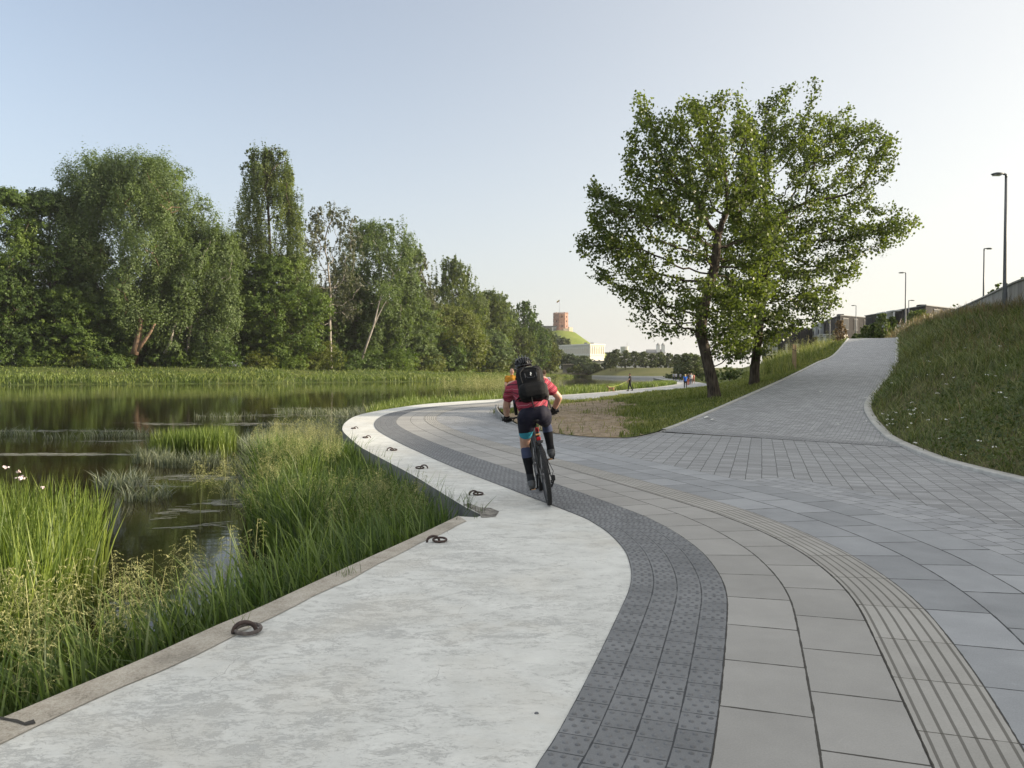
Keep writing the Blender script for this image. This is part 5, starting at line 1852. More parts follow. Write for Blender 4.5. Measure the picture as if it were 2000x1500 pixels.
M['brick_red'] = brick_mat("red_castle_brick", (0.25, 0.125, 0.09), (0.34, 0.18, 0.13), (0.33, 0.26, 0.21), 0.6, 0.22, 0.02, coordn="Object", var=0.3, bumpd=0.02)
M['stone_old'] = ground_mat("old_fieldstone", [(0.3, (0.22, 0.19, 0.15)), (0.5, (0.36, 0.31, 0.24)), (0.7, (0.48, 0.42, 0.34))], 0.5, 1.6)
M['white_wall'] = plain("cream_render", (0.60, 0.575, 0.515), 0.85, var=0.06, scale=0.4)
M['white_trim'] = plain("white_trim", (0.66, 0.64, 0.58), 0.85, var=0.05, scale=1)
M['dark_glass'] = plain("dark_window_glass", (0.016, 0.018, 0.02), 0.5, var=0.2, spec=0.06)
M['slit'] = plain("dark_opening", (0.035, 0.028, 0.022), 0.9, var=0.2)
M['roof_grey'] = plain("grey_roof", (0.2, 0.2, 0.2), 0.8, var=0.15, scale=1)
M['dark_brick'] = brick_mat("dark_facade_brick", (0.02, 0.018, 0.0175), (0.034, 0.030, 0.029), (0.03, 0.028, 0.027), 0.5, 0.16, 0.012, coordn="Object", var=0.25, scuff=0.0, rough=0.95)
M['frame_white'] = plain("white_balcony_frame", (0.62, 0.62, 0.60), 0.6, var=0.06)
M['frame_dark'] = plain("dark_window_frame", (0.03, 0.03, 0.03), 0.5, var=0.1)
M['curtain'] = plain("pale_curtain", (0.45, 0.42, 0.36), 0.9, var=0.12, scale=3)
M['glass_rail'] = plain("tinted_balcony_glass", (0.05, 0.056, 0.058), 0.3, var=0.1, spec=0.2)


def prism_wall(name, L, D, H, mat, parent, z0=0.0):
    return MB().box((L / 2, D / 2, z0 + H / 2), (L, D, H)).build(name, mat, parent)


# --- brick keep on the castle hill
def px_m(Y):
    return Y / FPX
Yk = 640.0
kb = at_depth(1095, 641, Yk)
keep = empty("castle_tower", kb - [0, 0, 2.0], "octagonal red brick castle tower crowning the green hill", "tower")
mb = MB()
R0, R1, Hk = 6.5, 6.3, 15.0
ang = np.array([22.5 + 45 * i for i in range(8)]) * PI / 180 + 0.14
lv = [(0, R0 + 0.5), (2.5, R0 + 0.1), (5.6, R0), (5.7, R0 - 0.25), (10, R1 + 0.15), (10.1, R1), (Hk - 1.1, R1)]
V = np.vstack([np.c_[r * np.cos(ang), r * np.sin(ang), np.full(8, z)] for z, r in lv])
F = [[i * 8 + j, i * 8 + (j + 1) % 8, (i + 1) * 8 + (j + 1) % 8, (i + 1) * 8 + j] for i in range(len(lv) - 1) for j in range(8)]
F.append([(len(lv) - 1) * 8 + j for j in range(8)])
mb.add(V, F)
mb.build("wall", M['brick_red'], keep)
mb = MB()
for j in range(8):
    a, b = V[-8 + j], V[-8 + (j + 1) % 8]
    for f in (0.16, 0.5, 0.84):
        c = a * (1 - f) + b * f
        an = math.atan2((b - a)[1], (b - a)[0])
        mb.box(c * [0.97, 0.97, 1] + [0, 0, 0.5 * 0.9 * (0.6 + 0.8 * random.random())], (1.0, 0.55, 0.9), rotz(an))
mb.build("battlement", M['brick_red'], keep)
for j in range(8):
    mid = (ang[j] + ang[(j + 1) % 8]) / 2
    if math.sin(mid) > 0.45:
        continue
    for z in (3.4, 7.6, 11.2):
        if (j + int(z)) % 3 == 0 and z > 4:
            continue
        rr = np.interp(z, [0, 5.6, 10, 15], [R0 + .3, R0, R1 + .15, R1]) * math.cos(PI / 8)
        w_ = MB().box((rr * math.cos(mid), rr * math.sin(mid), z), (0.28, 0.75, 1.5), rotz(mid)).build("window", M['slit'], keep)
fp = empty("flagpole", kb + [-0.9, 0, 12.4], "thin flagpole with a small flag on the brick tower", "flagpole")
MB().cyl((0, 0, 0), (0, 0, 11.5), 0.12, 8, 0.06).build("pole", M['grey_metal'], fp)
fv, ff = [], []
for i in range(9):
    for j in range(4):
        fv.append([-0.1 - i * 0.28, 0.25 * math.sin(i * 0.9), 11.3 - j * 0.5 - i * 0.16 + 0.05 * math.sin(i)])
for i in range(8):
    for j in range(3):
        ff.append([i * 4 + j, i * 4 + j + 1, (i + 1) * 4 + j + 1, (i + 1) * 4 + j])
fl_ = mesh_obj("flag", np.array(fv), ff, [plain("flag_yellow", (0.5, 0.4, 0.08)), plain("flag_green", (0.05, 0.2, 0.1)), plain("flag_red", (0.35, 0.06, 0.06))], fp)
for i, p in enumerate(fl_.data.polygons):
    p.material_index = i % 3
# --- ruined stone walls and annex beside the keep
rw = empty("stone_wall", kb + [0, -9, -6.2], "pale ruined stone wall below the brick tower", "wall")
mb = MB()
P = np.array([[-9.5, 1, 0], [-3.5, -1.5, 0.6], [1.5, -2, 1.6], [6, -0.5, 3.2], [8.5, 3, 4.0], [9.5, 7, 3.0]])
for i in range(len(P) - 1):
    a, b = P[i], P[i + 1]
    L = np.linalg.norm((b - a)[:2])
    an = math.atan2((b - a)[1], (b - a)[0])
    zt = (a[2] + b[2]) / 2 + 3.0
    mb.box(((a[0] + b[0]) / 2, (a[1] + b[1]) / 2, zt / 2 - 1), (L + 0.1, 0.9 + 0.02 * i, zt + 2), rotz(an))
mb.build("wall", M['stone_old'], rw)
an_ = empty("castle_annex", at_depth(1073, 650, 630) - [0, 0, 2.0], "low grey stone annex left of the brick tower", "building")
MB().box((0, 0, 3.4), (11, 6, 7)).build("wall", plain("grey_stone", (0.2, 0.195, 0.185), 0.9, var=0.3, scale=0.6), an_)
MB().box((0.2, 0, 7.2), (12, 7, 0.6)).build("roof", M['roof_grey'], an_)
for x in (-3.4, -0.6, 2.4):
    MB().box((x, -3.0, 4.2), (1.0, 0.3, 1.6)).build("window", M['slit'], an_)
lift = empty("funicular_station", at_depth(1081, 655, 628) - [0, 0, 3.0], "narrow white and grey lift tower beside the annex", "building")
MB().box((-0.7, 0, 4), (0.9, 2.5, 11)).build("white_shaft", M['frame_white'], lift)
MB().box((0.9, 0, 3.2), (2.0, 2.4, 9.4)).build("grey_shaft", M['roof_grey'], lift)
MB().box((0.2, 0, 9.0), (4, 3, 0.4)).build("roof", M['frame_white'], lift)
tr = empty("funicular_track", at_depth(1083, 652, 632), "grey rail track descending the green castle hill", "track")
a, b = at_depth(1085, 652, 622), at_depth(1106, 672, 603)
for q in (-0.7, 0.7):
    MB().tube(np.array([a + [q, 0, -1.5], b + [q, 0, -1.5]]) - at_depth(1083, 652, 632), 0.3, 6).build("rail", M['roof_grey'], tr)

# --- white two-tone arsenal building
Yw = 500.0
cnr = at_depth(1152, 735, Yw)
rotW = math.radians(37)
wb = empty("white_building", [cnr[0], cnr[1], 1.2], "long white palace with blind arcade frieze below the castle hill", "building", rz=rotW)
zt = at_depth(1152, 671.5, Yw)[2] - 1.2
LW, DW = 34.0, 12.0
Lr = (at_depth(1182, 671, Yw)[0] - cnr[0]) / math.cos(rotW) * 1.05
# right face runs along +x, long left face runs along local +y (away) and to the left
wb.rotation_euler = (0, 0, 0)
mb = MB()
left_end = at_depth(1092, 673, 527.0)
ex = left_end[:2] - cnr[:2]
Ll = np.linalg.norm(ex); el = ex / Ll
er = np.array([math.cos(rotW), math.sin(rotW)])
Pg = np.array([[0, 0], er * Lr, er * Lr + el * Ll, el * Ll])
Vb = np.vstack([np.c_[Pg, np.full(4, 0)], np.c_[Pg, np.full(4, zt)]])
mb.add(Vb, [[0, 1, 5, 4], [1, 2, 6, 5], [2, 3, 7, 6], [3, 0, 4, 7], [4, 5, 6, 7]])
mb.build("wall", M['white_wall'], wb)


def face_frame(o, d, n_out):
    """matrix columns: along, outward, up"""
    return np.array([[d[0], n_out[0], 0], [d[1], n_out[1], 0], [0, 0, 1.0]])


nr_ = np.array([er[1], -er[0]]); nl_ = np.array([el[1], -el[0]]);
if np.dot(nl_, [-1, -0.3]) < 0: nl_ = -nl_
for (d, nn, L, cols) in ((er, nr_, Lr, 6), (el, nl_, Ll, 15)):
    R = face_frame(None, d, nn)
    def put(x, y, z, sx, sy, sz):
        c = d * x + nn * y
        return (np.array([c[0], c[1], z]), (sx, sy, sz), R)
    mb = MB()
    for z, t, o_ in ((zt - 0.35, 0.8, 0.6), (zt - 7.0, 0.5, 0.45), (zt - 1.3, 0.35, 0.3)):
        mb.box(*put(L / 2, o_ / 2 - 0.01, z, L + 0.6, o_, t))
    mb.build("cornice", M['white_trim'], wb)
    for i in range(cols + 1):
        x = 0.5 + i * (L - 1.0) / cols
        MB().box(*put(x, 0.14, zt - 4.2, 0.5, 0.36, 5.1)).build("pilaster", M['white_trim'], wb)
        if i < cols:
            MB().box(*put(x + (L - 1.0) / cols / 2, 0.02, zt - 4.6, (L - 1) / cols * 0.5, 0.16, 3.4)).build("blind_arch", plain("arch_shadow", (0.5, 0.45, 0.36), 0.9, var=0.08) if 'arch' not in M else M['arch'], wb)
M['arch'] = bpy.data.materials["arch_shadow"]
for x in (0.31, 0.64):
    c = er * Lr * x + nr_ * 0.05
    w_ = MB().box((c[0], c[1], zt - 11.6), (0.95, 0.35, 2.4), face_frame(None, er, nr_)).build("window", M['dark_glass'], wb)
    MB().box((c[0], c[1], zt - 10.2), (1.3, 0.5, 0.3), face_frame(None, er, nr_)).build("lintel", M['white_trim'], w_)
for k_, x in enumerate((0.12, 0.55)):
    c = er * Lr * x + el * 6
    MB().box((c[0], c[1], zt + 0.5), (1.9, 2.5, 1.1)).build("chimney", M['roof_grey'], wb)
for t in np.linspace(0.08, 0.9, 8):
    c = el * Ll * t + nl_ * 0.05
    MB().box((c[0], c[1], zt - 9.2), (1.1, 0.3, 1.8), face_frame(None, el, nl_)).build("window", M['dark_glass'], wb)

# --- river pavilion with columns on the far bank
Yp = 345.0
pb_ = at_depth(1119, 727, Yp)
pv = empty("pavilion", pb_, "small pale columned pavilion at the water under the far trees", "pavilion")
MB().box((-2.2, 2, 1.5), (4.4, 4, 3.4)).build("wall", plain("pavilion_stone", (0.3, 0.28, 0.25), 0.9, var=0.2), pv)
MB().box((0.6, 1, 3.5), (10.5, 6, 0.45)).build("roof", M['stone_old'], pv)
for x in (0.7, 2.6, 4.2, 5.6):
    MB().cyl((x, -1.4, -0.4), (x, -1.4, 3.3), 0.22, 10).build("column", M['frame_white'] if x < 1 else M['stone_old'], pv)
MB().box((0.8, 0, -0.7), (12, 5, 0.8)).build("base", M['stone_old'], pv)

# --- skyline pieces to the right of the palace
wt = empty("rooftop_tower", at_depth(1220, 706, 700), "round grey rooftop drum standing over the row of lindens", "tower")
MB().cyl((0, 0, -6), (0, 0, 9.0), 1.6, 12).build("shaft", M['roof_grey'], wt)
MB().cyl((0, 0, 8.0), (0, 0, 13.5), 3.8, 16, 3.8).build("drum", plain("pale_drum", (0.42, 0.42, 0.4), 0.8), wt)
MB().cyl((2.2, 0, 12), (2.2, 0, 17.5), 0.12, 6).build("mast", M['roof_grey'], wt)
lb = empty("long_building", at_depth(1232, 706, 720), "long low pale roofed building showing above the lindens", "building")
MB().box((-4, 0, 0), (62, 14, 15)).build("wall", plain("pale_far_wall", (0.5, 0.48, 0.44), 0.9, var=0.06), lb)
MB().box((-4, 0, 7.9), (64, 16, 0.8)).build("roof", M['roof_grey'], lb)
ch = empty("church", at_depth(1280, 706, 760), "white far church with grey gabled roof behind the poplar's twigs", "church")
mb = MB(); mb.box((0, 0, 1), (16, 10, 14)); mb.build("wall", M['frame_white'], ch)
V = np.array([[-9, -6, 8], [9, -6, 8], [9, 6, 8], [-9, 6, 8], [-9, 0, 12], [9, 0, 12]])
mesh_obj("roof", V, [[0, 1, 5, 4], [2, 3, 4, 5], [0, 4, 3], [1, 2, 5]], M['roof_grey'], ch)
for x in (2, 7):
    t_ = MB().box((x, -3, 6), (3, 3, 20)).build("belfry", M['frame_white'], ch)
    MB().tube([[x, -3, 16], [x, -3, 18.5]], [2.0, 0.1], 8).build("spire", M['roof_grey'], t_)
bw = empty("pale_building", at_depth(1235, 727, 420), "low sunlit cream building glimpsed between linden trunks", "building")
MB().box((0, 0, 3), (70, 8, 5.6)).build("wall", M['white_wall'], bw)
for x in np.arange(-32, 33, 5.5):
    MB().box((x, -4.0, 3.4), (1.2, 0.2, 2.0)).build("window", M['dark_glass'], bw)
MB().box((0, 0, 6.0), (72, 10, 0.5)).build("roof", M['roof_grey'], bw)

# --- trees on the castle side
CS = [(1084, 682, 54, 715, 380, 'round', 'far', 301, "rounded far tree left of the palace roof"), (1113, 692, 42, 722, 372, 'round', 'far_dark', 302, "dark far tree before the palace's shaded face"),
      (1138, 695, 42, 724, 370, 'round', 'far', 303, "far tree with sunlit right side before the palace corner"), (1135, 700, 44, 728, 345, 'round', 'far_dark', 304, "small dark far tree right of the pavilion"),
      (1160, 709, 36, 731, 340, 'round', 'far', 305, "small light far tree below the palace windows"), (1191, 695, 30, 731, 335, 'round', 'far_dark', 306, "dark bluish cone shaped far tree at the end of the palace"),
      (1074, 652, 60, 690, 560, 'round', 'far_dark', 307, "dim tree on the castle hill's wooded flank"), (1097, 660, 40, 680, 555, 'round', 'far', 308, "small tree by the funicular track"),
      (1070, 672, 50, 715, 400, 'round', 'yellow', 309, "yellowish far tree left of the rounded far tree"), (1125, 708, 34, 728, 338, 'bush', 'yellow', 310, "light green bush right beside the pavilion columns"),
      (1150, 708, 30, 731, 336, 'bush', 'far', 311, "green far bush between the small far trees")]
for (px, ty, wp, by, Y, kind, leaf, seed, label) in CS:
    g = at_depth(px, by, Y)
    make_tree("tree" if kind != 'bush' else "bush", label, "trees below the castle hill", g, at_depth(px, ty, Y)[2] - g[2], wp * Y / FPX, kind, leaf, 'bark', seed, crown0=0.05, leaf_size=Y * 0.0022, density=1.0, category="tree" if kind != 'bush' else "bush")
LIN = [(1203, 682), (1222, 684), (1240, 686), (1257, 686), (1274, 690), (1290, 688), (1306, 690), (1322, 692), (1340, 690), (1358, 692), (1376, 690), (1192, 688)]
names = ["first linden of the clipped row beside the palace end", "second linden of the row beneath the rooftop drum", "third linden of the row beneath the long roof", "fourth linden of the clipped row over the mown slope", "fifth linden of the row, left of the church", "linden of the row directly before the church", "linden of the row just right of the church", "linden of the row above the walking group", "linden of the row behind the leaning poplar's lower leaves", "linden of the row left behind the leaning trunk", "linden of the row hidden right behind the leaning trunk", "small linden tucked behind the dark cone shaped tree"]
for i, ((px, ty), lab) in enumerate(zip(LIN, names)):
    Y = 300.0 + i * 1.5
    g = at_depth(px, 723.5 + i * 0.25, Y)
    make_tree("linden_tree", lab, "row of lindens on the far embankment", g, at_depth(px, ty, Y)[2] - g[2], 24 * Y / FPX, 'round', 'far', 'bark', 400 + i, crown0=0.2, leaf_size=0.5, density=1.2)
# scrub beside the far promenade, right of the walkers
for i, (px, ty, by, wp, Y, leaf, lab) in enumerate([(1345, 690, 742, 60, 190, 'far', "green tree overhanging the far promenade bend"), (1310, 727, 741, 36, 215, 'shrub', "low rounded shrub where the far promenade vanishes"), (1378, 700, 746, 50, 150, 'shrub', "shrubby tree behind the leaning poplar's trunk"), (1425, 706, 742, 60, 120, 'shrub', "grey green shrub between the two poplar trunks"),
                                                   (1330, 712, 741, 34, 200, 'shrub', "dark shrub just behind the walking group")]):
    g = at_depth(px, by, Y)
    make_tree("bush", lab, "scrub beside the far promenade", g, at_depth(px, ty, Y)[2] - g[2], wp * Y / FPX, 'bush' if i != 0 else 'round', leaf, 'bark', 450 + i, crown0=0.0 if i else 0.1, leaf_size=0.3, category="bush")

# --- apartment house showing through the trees on the left bank
g = left_bank_point(655, 46)
ap = empty("apartment_house", g, "pale apartment house glimpsed through gaps in the far wood", "house", rz=math.radians(38))
MB().box((0, 0, 9), (46, 12, 18)).build("wall", plain("beige_render", (0.48, 0.42, 0.33), 0.9, var=0.1, scale=0.3), ap)
V = np.array([[-24, -7, 18], [24, -7, 18], [24, 7, 18], [-24, 7, 18], [-19, 0, 22], [19, 0, 22]])
mesh_obj("roof", V, [[0, 1, 5, 4], [2, 3, 4, 5], [0, 4, 3], [1, 2, 5]], plain("brown_roof", (0.16, 0.09, 0.07), 0.9), ap)
for z in (3, 7, 11, 15):
    for x in range(-20, 21, 5):
        w_ = MB().box((x, -6.02, z), (1.6, 0.2, 2.0)).build("window", M['frame_white'], ap)
        MB().box((x, -6.1, z), (1.3, 0.16, 1.7)).build("pane", M['dark_glass'], w_)

# --- dark brick apartment blocks above the ramp
def block(label, corner_px, top_py, left_px, left_Y, right_px, right_Y, Y, zb, storeys, bays_l, bays_r):
    c = at_depth(corner_px, top_py, Y)
    H = c[2] - zb
    l = at_depth(left_px, 650, left_Y); r = at_depth(right_px, 650, right_Y)
    root = empty("apartment_block", [c[0], c[1], zb], label, "apartment block", "dark brick apartment blocks")
    dl = l[:2] - c[:2]; Ll = np.linalg.norm(dl); dl /= Ll
    dr = r[:2] - c[:2]; Lr = np.linalg.norm(dr); dr /= Lr
    P = np.array([[0, 0], dr * Lr, dr * Lr + dl * Ll, dl * Ll])
    V = np.vstack([np.c_[P, np.full(4, -3.0)], np.c_[P, np.full(4, H)]])
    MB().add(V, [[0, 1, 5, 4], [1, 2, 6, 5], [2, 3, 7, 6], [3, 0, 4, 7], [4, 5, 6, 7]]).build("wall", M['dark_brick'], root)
    ctr = P.mean(0)
    def out(n, d):
        n = np.array([d[1], -d[0]])
        return n if np.dot(n, -ctr) > 0 else -n
    mbp = MB()
    sh = H / storeys
    for d, L, bays, isl in ((dl, Ll, bays_l, True), (dr, Lr, bays_r, False)):
        n = out(None, d)
        R = face_frame(None, d, n)
        def put(x, y, z, s):
            q = d * x + n * y
            return np.array([q[0], q[1], z]), s, R
        mbp.box(*put(L / 2, 0.05, H + 0.06, (L + 0.3, 0.3, 0.16)))
        for s in range(storeys):
            z = sh * (s + 0.5)
            for b in range(bays):
                x = (b + 0.5) * L / bays
                k = (b * 7 + s * 3) % 5
                wd = 1.9 if k != 1 else 2.8
                if isl and k in (0, 2) :
                    bal = MB().box(*put(x, 0.85, z - sh * 0.42, (3.4, 1.7, 0.22)))
                    bal.box(*put(x, 0.85, z + sh * 0.46, (3.4, 1.7, 0.2)))
                    bal.box(*put(x - 1.6, 1.55, z, (0.2, 0.28, sh * 0.78)))
                    bal.box(*put(x + 1.6, 0.85, z, (0.2, 1.68, sh * 0.78)))
                    bal = bal.build("balcony", M['frame_white'], root)
                    MB().box(*put(x, 1.62, z - sh * 0.22, (3.1, 0.06, sh * 0.34))).build("railing", M['glass_rail'], bal)
                fr = MB().box(*put(x, 0.02, z, (wd, 0.24, sh * 0.72))).build("window", M['frame_dark'], root)
                MB().box(*put(x, 0.06, z, (wd - 0.2, 0.22, sh * 0.66))).build("pane", M['curtain'] if k == 3 and s == 1 else M['dark_glass'], fr)
    mbp.build("parapet", M['roof_grey'], root)
    q = (dl * Ll * 0.35 + dr * Lr * 0.3)
    MB().box((q[0], q[1], H + 0.7), (1.4, 1.4, 1.6)).build("chimney", M['dark_brick'], root)
    return root


block("nearest dark brick block with white framed balconies above ramp", 1808, 597, 1690, 178, 1925, 168, 150, 4.0, 3, 6, 3)
block("middle dark brick block behind the young poplars' left side", 1641, 616, 1596, 232, 1700, 205, 195, 3.6, 3, 4, 3)
block("farthest dark brick block half hidden under the poplar's leaves", 1545, 640, 1490, 250, 1612, 235, 225, 2.6, 3, 4, 3)

# --- retaining wall on the crest of the bank
rwl = empty("retaining_wall", [20.0, 30.0, 4.1], "long grey concrete wall with pale capping along bank crest", "wall")
i0 = int(np.argmin(abs(WB[:, 1] + 18))); i1 = int(np.argmin(abs(WB[:, 1] - 55.5)))
Wp = WB[i0:i1 + 1]
T = unit(np.gradient(Wp[:, :2], axis=0)); Nr = np.stack([T[:, 1], -T[:, 0]], 1)
n = len(Wp); org = np.array([20.0, 30.0, 4.1])
def wall_sweep(a, b, z0, z1):
    prof = [(a, z0), (a, z1), (b, z1), (b, z0)]
    V = np.concatenate([np.c_[Wp[:, :2] + Nr * q, (Wp[:, 2] + z if z < 0 else np.full(n, z))] for q, z in prof]) - org
    F = []
    for c in range(3):
        for i in range(n - 1):
            F.append([c * n + i, (c + 1) * n + i, (c + 1) * n + i + 1, c * n + i + 1])
    F += [[0, n, 2 * n, 3 * n], [n - 1, 2 * n - 1, 3 * n - 1, 4 * n - 1]]
    return V, F
t = NT("board_marked_concrete")
v = t.coord()
sx = t.n("ShaderNodeSeparateXYZ"); t.link(v, sx.inputs[0])
al = t.m('ADD', sx.outputs[0], t.m('MULTIPLY', sx.outputs[1], 2.2))
st = t.m('FRACT', t.m('MULTIPLY', al, 0.9))
stn = t.n("ShaderNodeTexWhiteNoise", noise_dimensions='1D'); t.link(t.m('FLOOR', t.m('MULTIPLY', al, 0.9)), stn.inputs["W"])
f = t.m('ADD', t.m('MULTIPLY', stn.outputs[0], 0.35), t.m('MULTIPLY', t.noise(t.mapping(v, (3, 3, 0.4)), 2.0, 6), 0.65))
c = t.ramp(f, [(0.25, (0.24, 0.23, 0.21)), (0.75, (0.42, 0.405, 0.38))])
c = t.mix(t.m('LESS_THAN', st, 0.05), c, (0.09, 0.085, 0.08))
M['wall_conc'] = t.done(t.pbsdf(c, 0.85, spec=0.3))
V, F = wall_sweep(0.0, 0.22, -0.6, 5.2)
mesh_obj("wall", V, F, M['wall_conc'], rwl)
V, F = wall_sweep(-0.05, 0.27, 5.203, 5.27)
mesh_obj("capping", V, F, M['kerb'], rwl)

# --- street lamps
def lamp(label, base, top, side, hl=0.75):
    h = top[2] - base[2]
    r = empty("street_lamp", base, label, "street lamp", "slim grey street lamps")
    MB().tube([[0, 0, -0.4], [0, 0, 0], [0, 0, h * 0.5], [0, 0, h]], [0.085, 0.085, 0.065, 0.045], 12).build("pole", M['lamp_metal'], r, smooth=True)
    MB().cyl((0, 0, -0.1), (0, 0, 0.9), 0.1, 12, 0.09).build("base", M['lamp_metal'], r)
    hd = MB()
    s = side
    hd.tube([[0, 0, h - 0.12], [0, 0, h - 0.01], [s * 0.1, 0, h + 0.03]], 0.05, 8)
    L = hl
    P = np.array([[s * (0.1 + L * t), 0, h + 0.035 - 0.02 * t] for t in np.linspace(0, 1, 7)])
    hd.tube(P, np.array([0.06, 0.10, 0.135, 0.15, 0.145, 0.11, 0.03]), 12, flat=(1.0, 0.42))
    hd.build("lamp_head", M['lamp_metal'], r, smooth=True)
    MB().box((s * (0.1 + L * 0.55), 0, h - 0.035), (L * 0.6, 0.16, 0.02)).build("lens", plain("lamp_lens", (0.5, 0.5, 0.47), 0.3) if "lamp_lens" not in bpy.data.materials else bpy.data.materials["lamp_lens"], r)
    return r


def lamp_px(label, px, top_py, Y, zb, side, hl=0.75):
    t = at_depth(px, top_py, Y)
    lamp(label, np.array([t[0], t[1], zb]), t, side, hl)


lamp_px("tallest street lamp in front of the concrete wall, right", 1965, 341, 31.0, 3.9, -1, 0.5)
lamp_px("street lamp behind the concrete wall with head turned right", 1922, 486, 60, 5.1, 1, 0.55)
lamp_px("street lamp at the top of the ramp with head turned left", 1769, 533, 75, 4.4, -1, 0.6)
lamp_px("street lamp before the gap between dark brick blocks", 1672, 597, 111, 4.4, -1, 0.6)
lamp_px("small street lamp before nearest dark block, head turned right", 1775, 587, 103, 4.4, 1, 0.7)
lamp_px("street lamp half hidden by the right edge of the poplar", 1621, 604, 115, 4.2, -1, 0.6)

# --- young poplars, stakes and shrubs on the plateau
YP = [(1690, 636, 30, 86, 501, "small low young poplar leftmost at the ramp top"), (1706, 632, 30, 85, 502, "young poplar second from left at the ramp top"), (1722, 612, 34, 84, 503, "tallest young poplar in the middle of the ramp top"), (1741, 618, 28, 85, 504, "young poplar rightmost of the group at the ramp top"), (1672, 652, 26, 88, 505, "low leafy sapling just above the ramp's left corner")]
for (px, ty, wp, Y, seed, lab) in YP:
    g = np.array([*at_depth(px, 672, Y)[:2], 4.38])
    make_tree("young_poplar_tree", lab, "young poplars at the ramp top", g, at_depth(px, ty, Y)[2] - g[2], wp * Y / FPX, 'column', 'poplar' if seed % 2 else 'shrub', 'bark', seed, crown0=0.02, leaf_size=0.2, density=0.8)
g = np.array([*at_depth(1790, 660, 96)[:2], 4.4])
make_tree("tree", "airy olive tree before the nearest dark brick block", None, g, at_depth(1790, 606, 96)[2] - 4.4, 60 * 96 / FPX, 'loose', 'poplar', 'bark', 511, crown0=0.08, leaf_size=0.26, density=0.7)
g = np.array([*at_depth(1641, 668, 100)[:2], 4.3])
make_tree("bush", "russet dry bush beside the middle dark brick block", None, g, at_depth(1641, 626, 100)[2] - 4.3, 30 * 100 / FPX, 'column', 'russet', 'bark', 512, crown0=0.05, leaf_size=0.2, density=0.55, category="bush")
for (px, ty, wp, Y, seed, lab) in [(1965, 535, 70, 46, 521, "dense green bush behind the concrete wall near the tall lamp"), (2010, 515, 70, 40, 522, "tall bush at the right frame edge behind the wall"), (1935, 560, 40, 52, 523, "small bush behind the wall beside the second lamp"), (1868, 588, 26, 62, 524, "little shrub peeping over the wall's far end")]:
    gx_ = at_depth(px, 600, Y)
    g = np.array([gx_[0], gx_[1], 4.9])
    make_tree("bush", lab, "bushes behind the concrete wall", g, at_depth(px, ty, Y)[2] - 4.9, wp * Y / FPX, 'bush', 'shrub', 'bark', seed, crown0=0.0, leaf_size=0.16, density=0.8, category="bush")
M['turquoise'] = plain("turquoise_paint", (0.10, 0.36, 0.33), 0.6, var=0.1)
for (px, tx, lab) in ((1757, 1755, "turquoise tree stake left of the ramp-top lamp"), (1767, 1772, "turquoise tree stake right of the ramp-top lamp")):
    p = at_depth(px, 668, 78); q = at_depth(tx, 650, 78)
    st_ = empty("tree_stake", [p[0], p[1], 4.35], lab, "stake", "turquoise stakes at the ramp top")
    MB().tube([[0, 0, 0], [q[0] - p[0], 0, q[2] - 4.35]], [0.07, 0.06], 8).build("post", M['turquoise'], st_)
    MB().torus((q[0] - p[0], 0, q[2] - 4.5), 0.08, 0.02, 12, 6).build("band", M['frame_white'], st_)
M['timber'] = plain("raw_timber", (0.30, 0.21, 0.12), 0.85, var=0.25, scale=4)
for (px, by, ty, Y, lab) in ((1549, 722, 672, 52, "left raw timber stake standing in tall weeds"), (1554, 722, 674, 53, "right raw timber stake standing in tall weeds"), (1578, 705, 655, 60, "dark slim sapling stem rising from the weeds")):
    p = lawn_point(px, by); t_ = at_depth(px, ty, p[1])
    st_ = empty("timber_stake", p - [0, 0, 0.2], lab, "stake", "stakes in the ramp-side weeds")
    MB().cyl((0, 0, 0), (0, 0, t_[2] - p[2] + 0.2), 0.06, 8, 0.05).build("post", M['timber'] if px < 1570 else M['bark'], st_)
    MB().torus((0, 0, t_[2] - p[2] - 0.1), 0.065, 0.015, 10, 5).build("tie", M['black_rubber'], st_)

# --- mooring rings let into the quay
def ring_obj(label, px, py, spin, flip, k=1.0, old=False):
    c = hit(px, py, zero)
    r = empty("mooring_ring", [c[0], c[1], 0.004 if py < 1200 else 0.009], label, "mooring ring", "rusty mooring rings on the quay", rz=spin)
    mat = M['steel_rust'] if not old else plain("scaled_iron", (0.14, 0.12, 0.11), 0.85, 0.1, var=0.55, scale=45.0, bump=0.8)
    a = np.linspace(-0.12, PI + 0.12, 18)
    P = np.c_[0.068 * np.cos(a), np.zeros(18), 0.012 + 0.058 * np.sin(a)] * k
    MB().tube(P, 0.0135 * k, 10).build("staple", mat if not old else M['steel_rust'], r, smooth=True)
    # the ring lies threaded through the staple, tipped on the paving
    tl = 0.16
    Rm = np.array([[1, 0, 0], [0, math.cos(tl), -math.sin(tl)], [0, math.sin(tl), math.cos(tl)]]) @ np.eye(3)
    MB().torus((flip * 0.075 * k, 0.012 * k, 0.024 * k), 0.074 * k, 0.0125 * k, 36, 10, Rm, 0.86).build("ring", mat, r, smooth=True)
    return r


ring_obj("nearest scaly mooring ring at the coping edge", 478, 1240, 0.15, 0.25, 0.98, True)
ring_obj("second nearest mooring ring with upright staple, past the near coping", 846, 1060, 0.2, 1, 0.84)
ring_obj("mooring ring just past the broken notch", 925, 968, 0.3, 1, 0.84)
ring_obj("mooring ring behind the tall grass blades with staple to the right", 828, 916, 0.25, -1, 0.88)
ring_obj("mooring ring with raised arch and ring lying right, middle of curve", 762, 881, 0.3, 1, 0.92)
ring_obj("flat lying mooring ring second from the quay nose", 719, 856, 0.4, -1, 0.86)
ring_obj("farthest mooring ring out at the quay nose", 695, 838, 0.4, -1, 0.86)

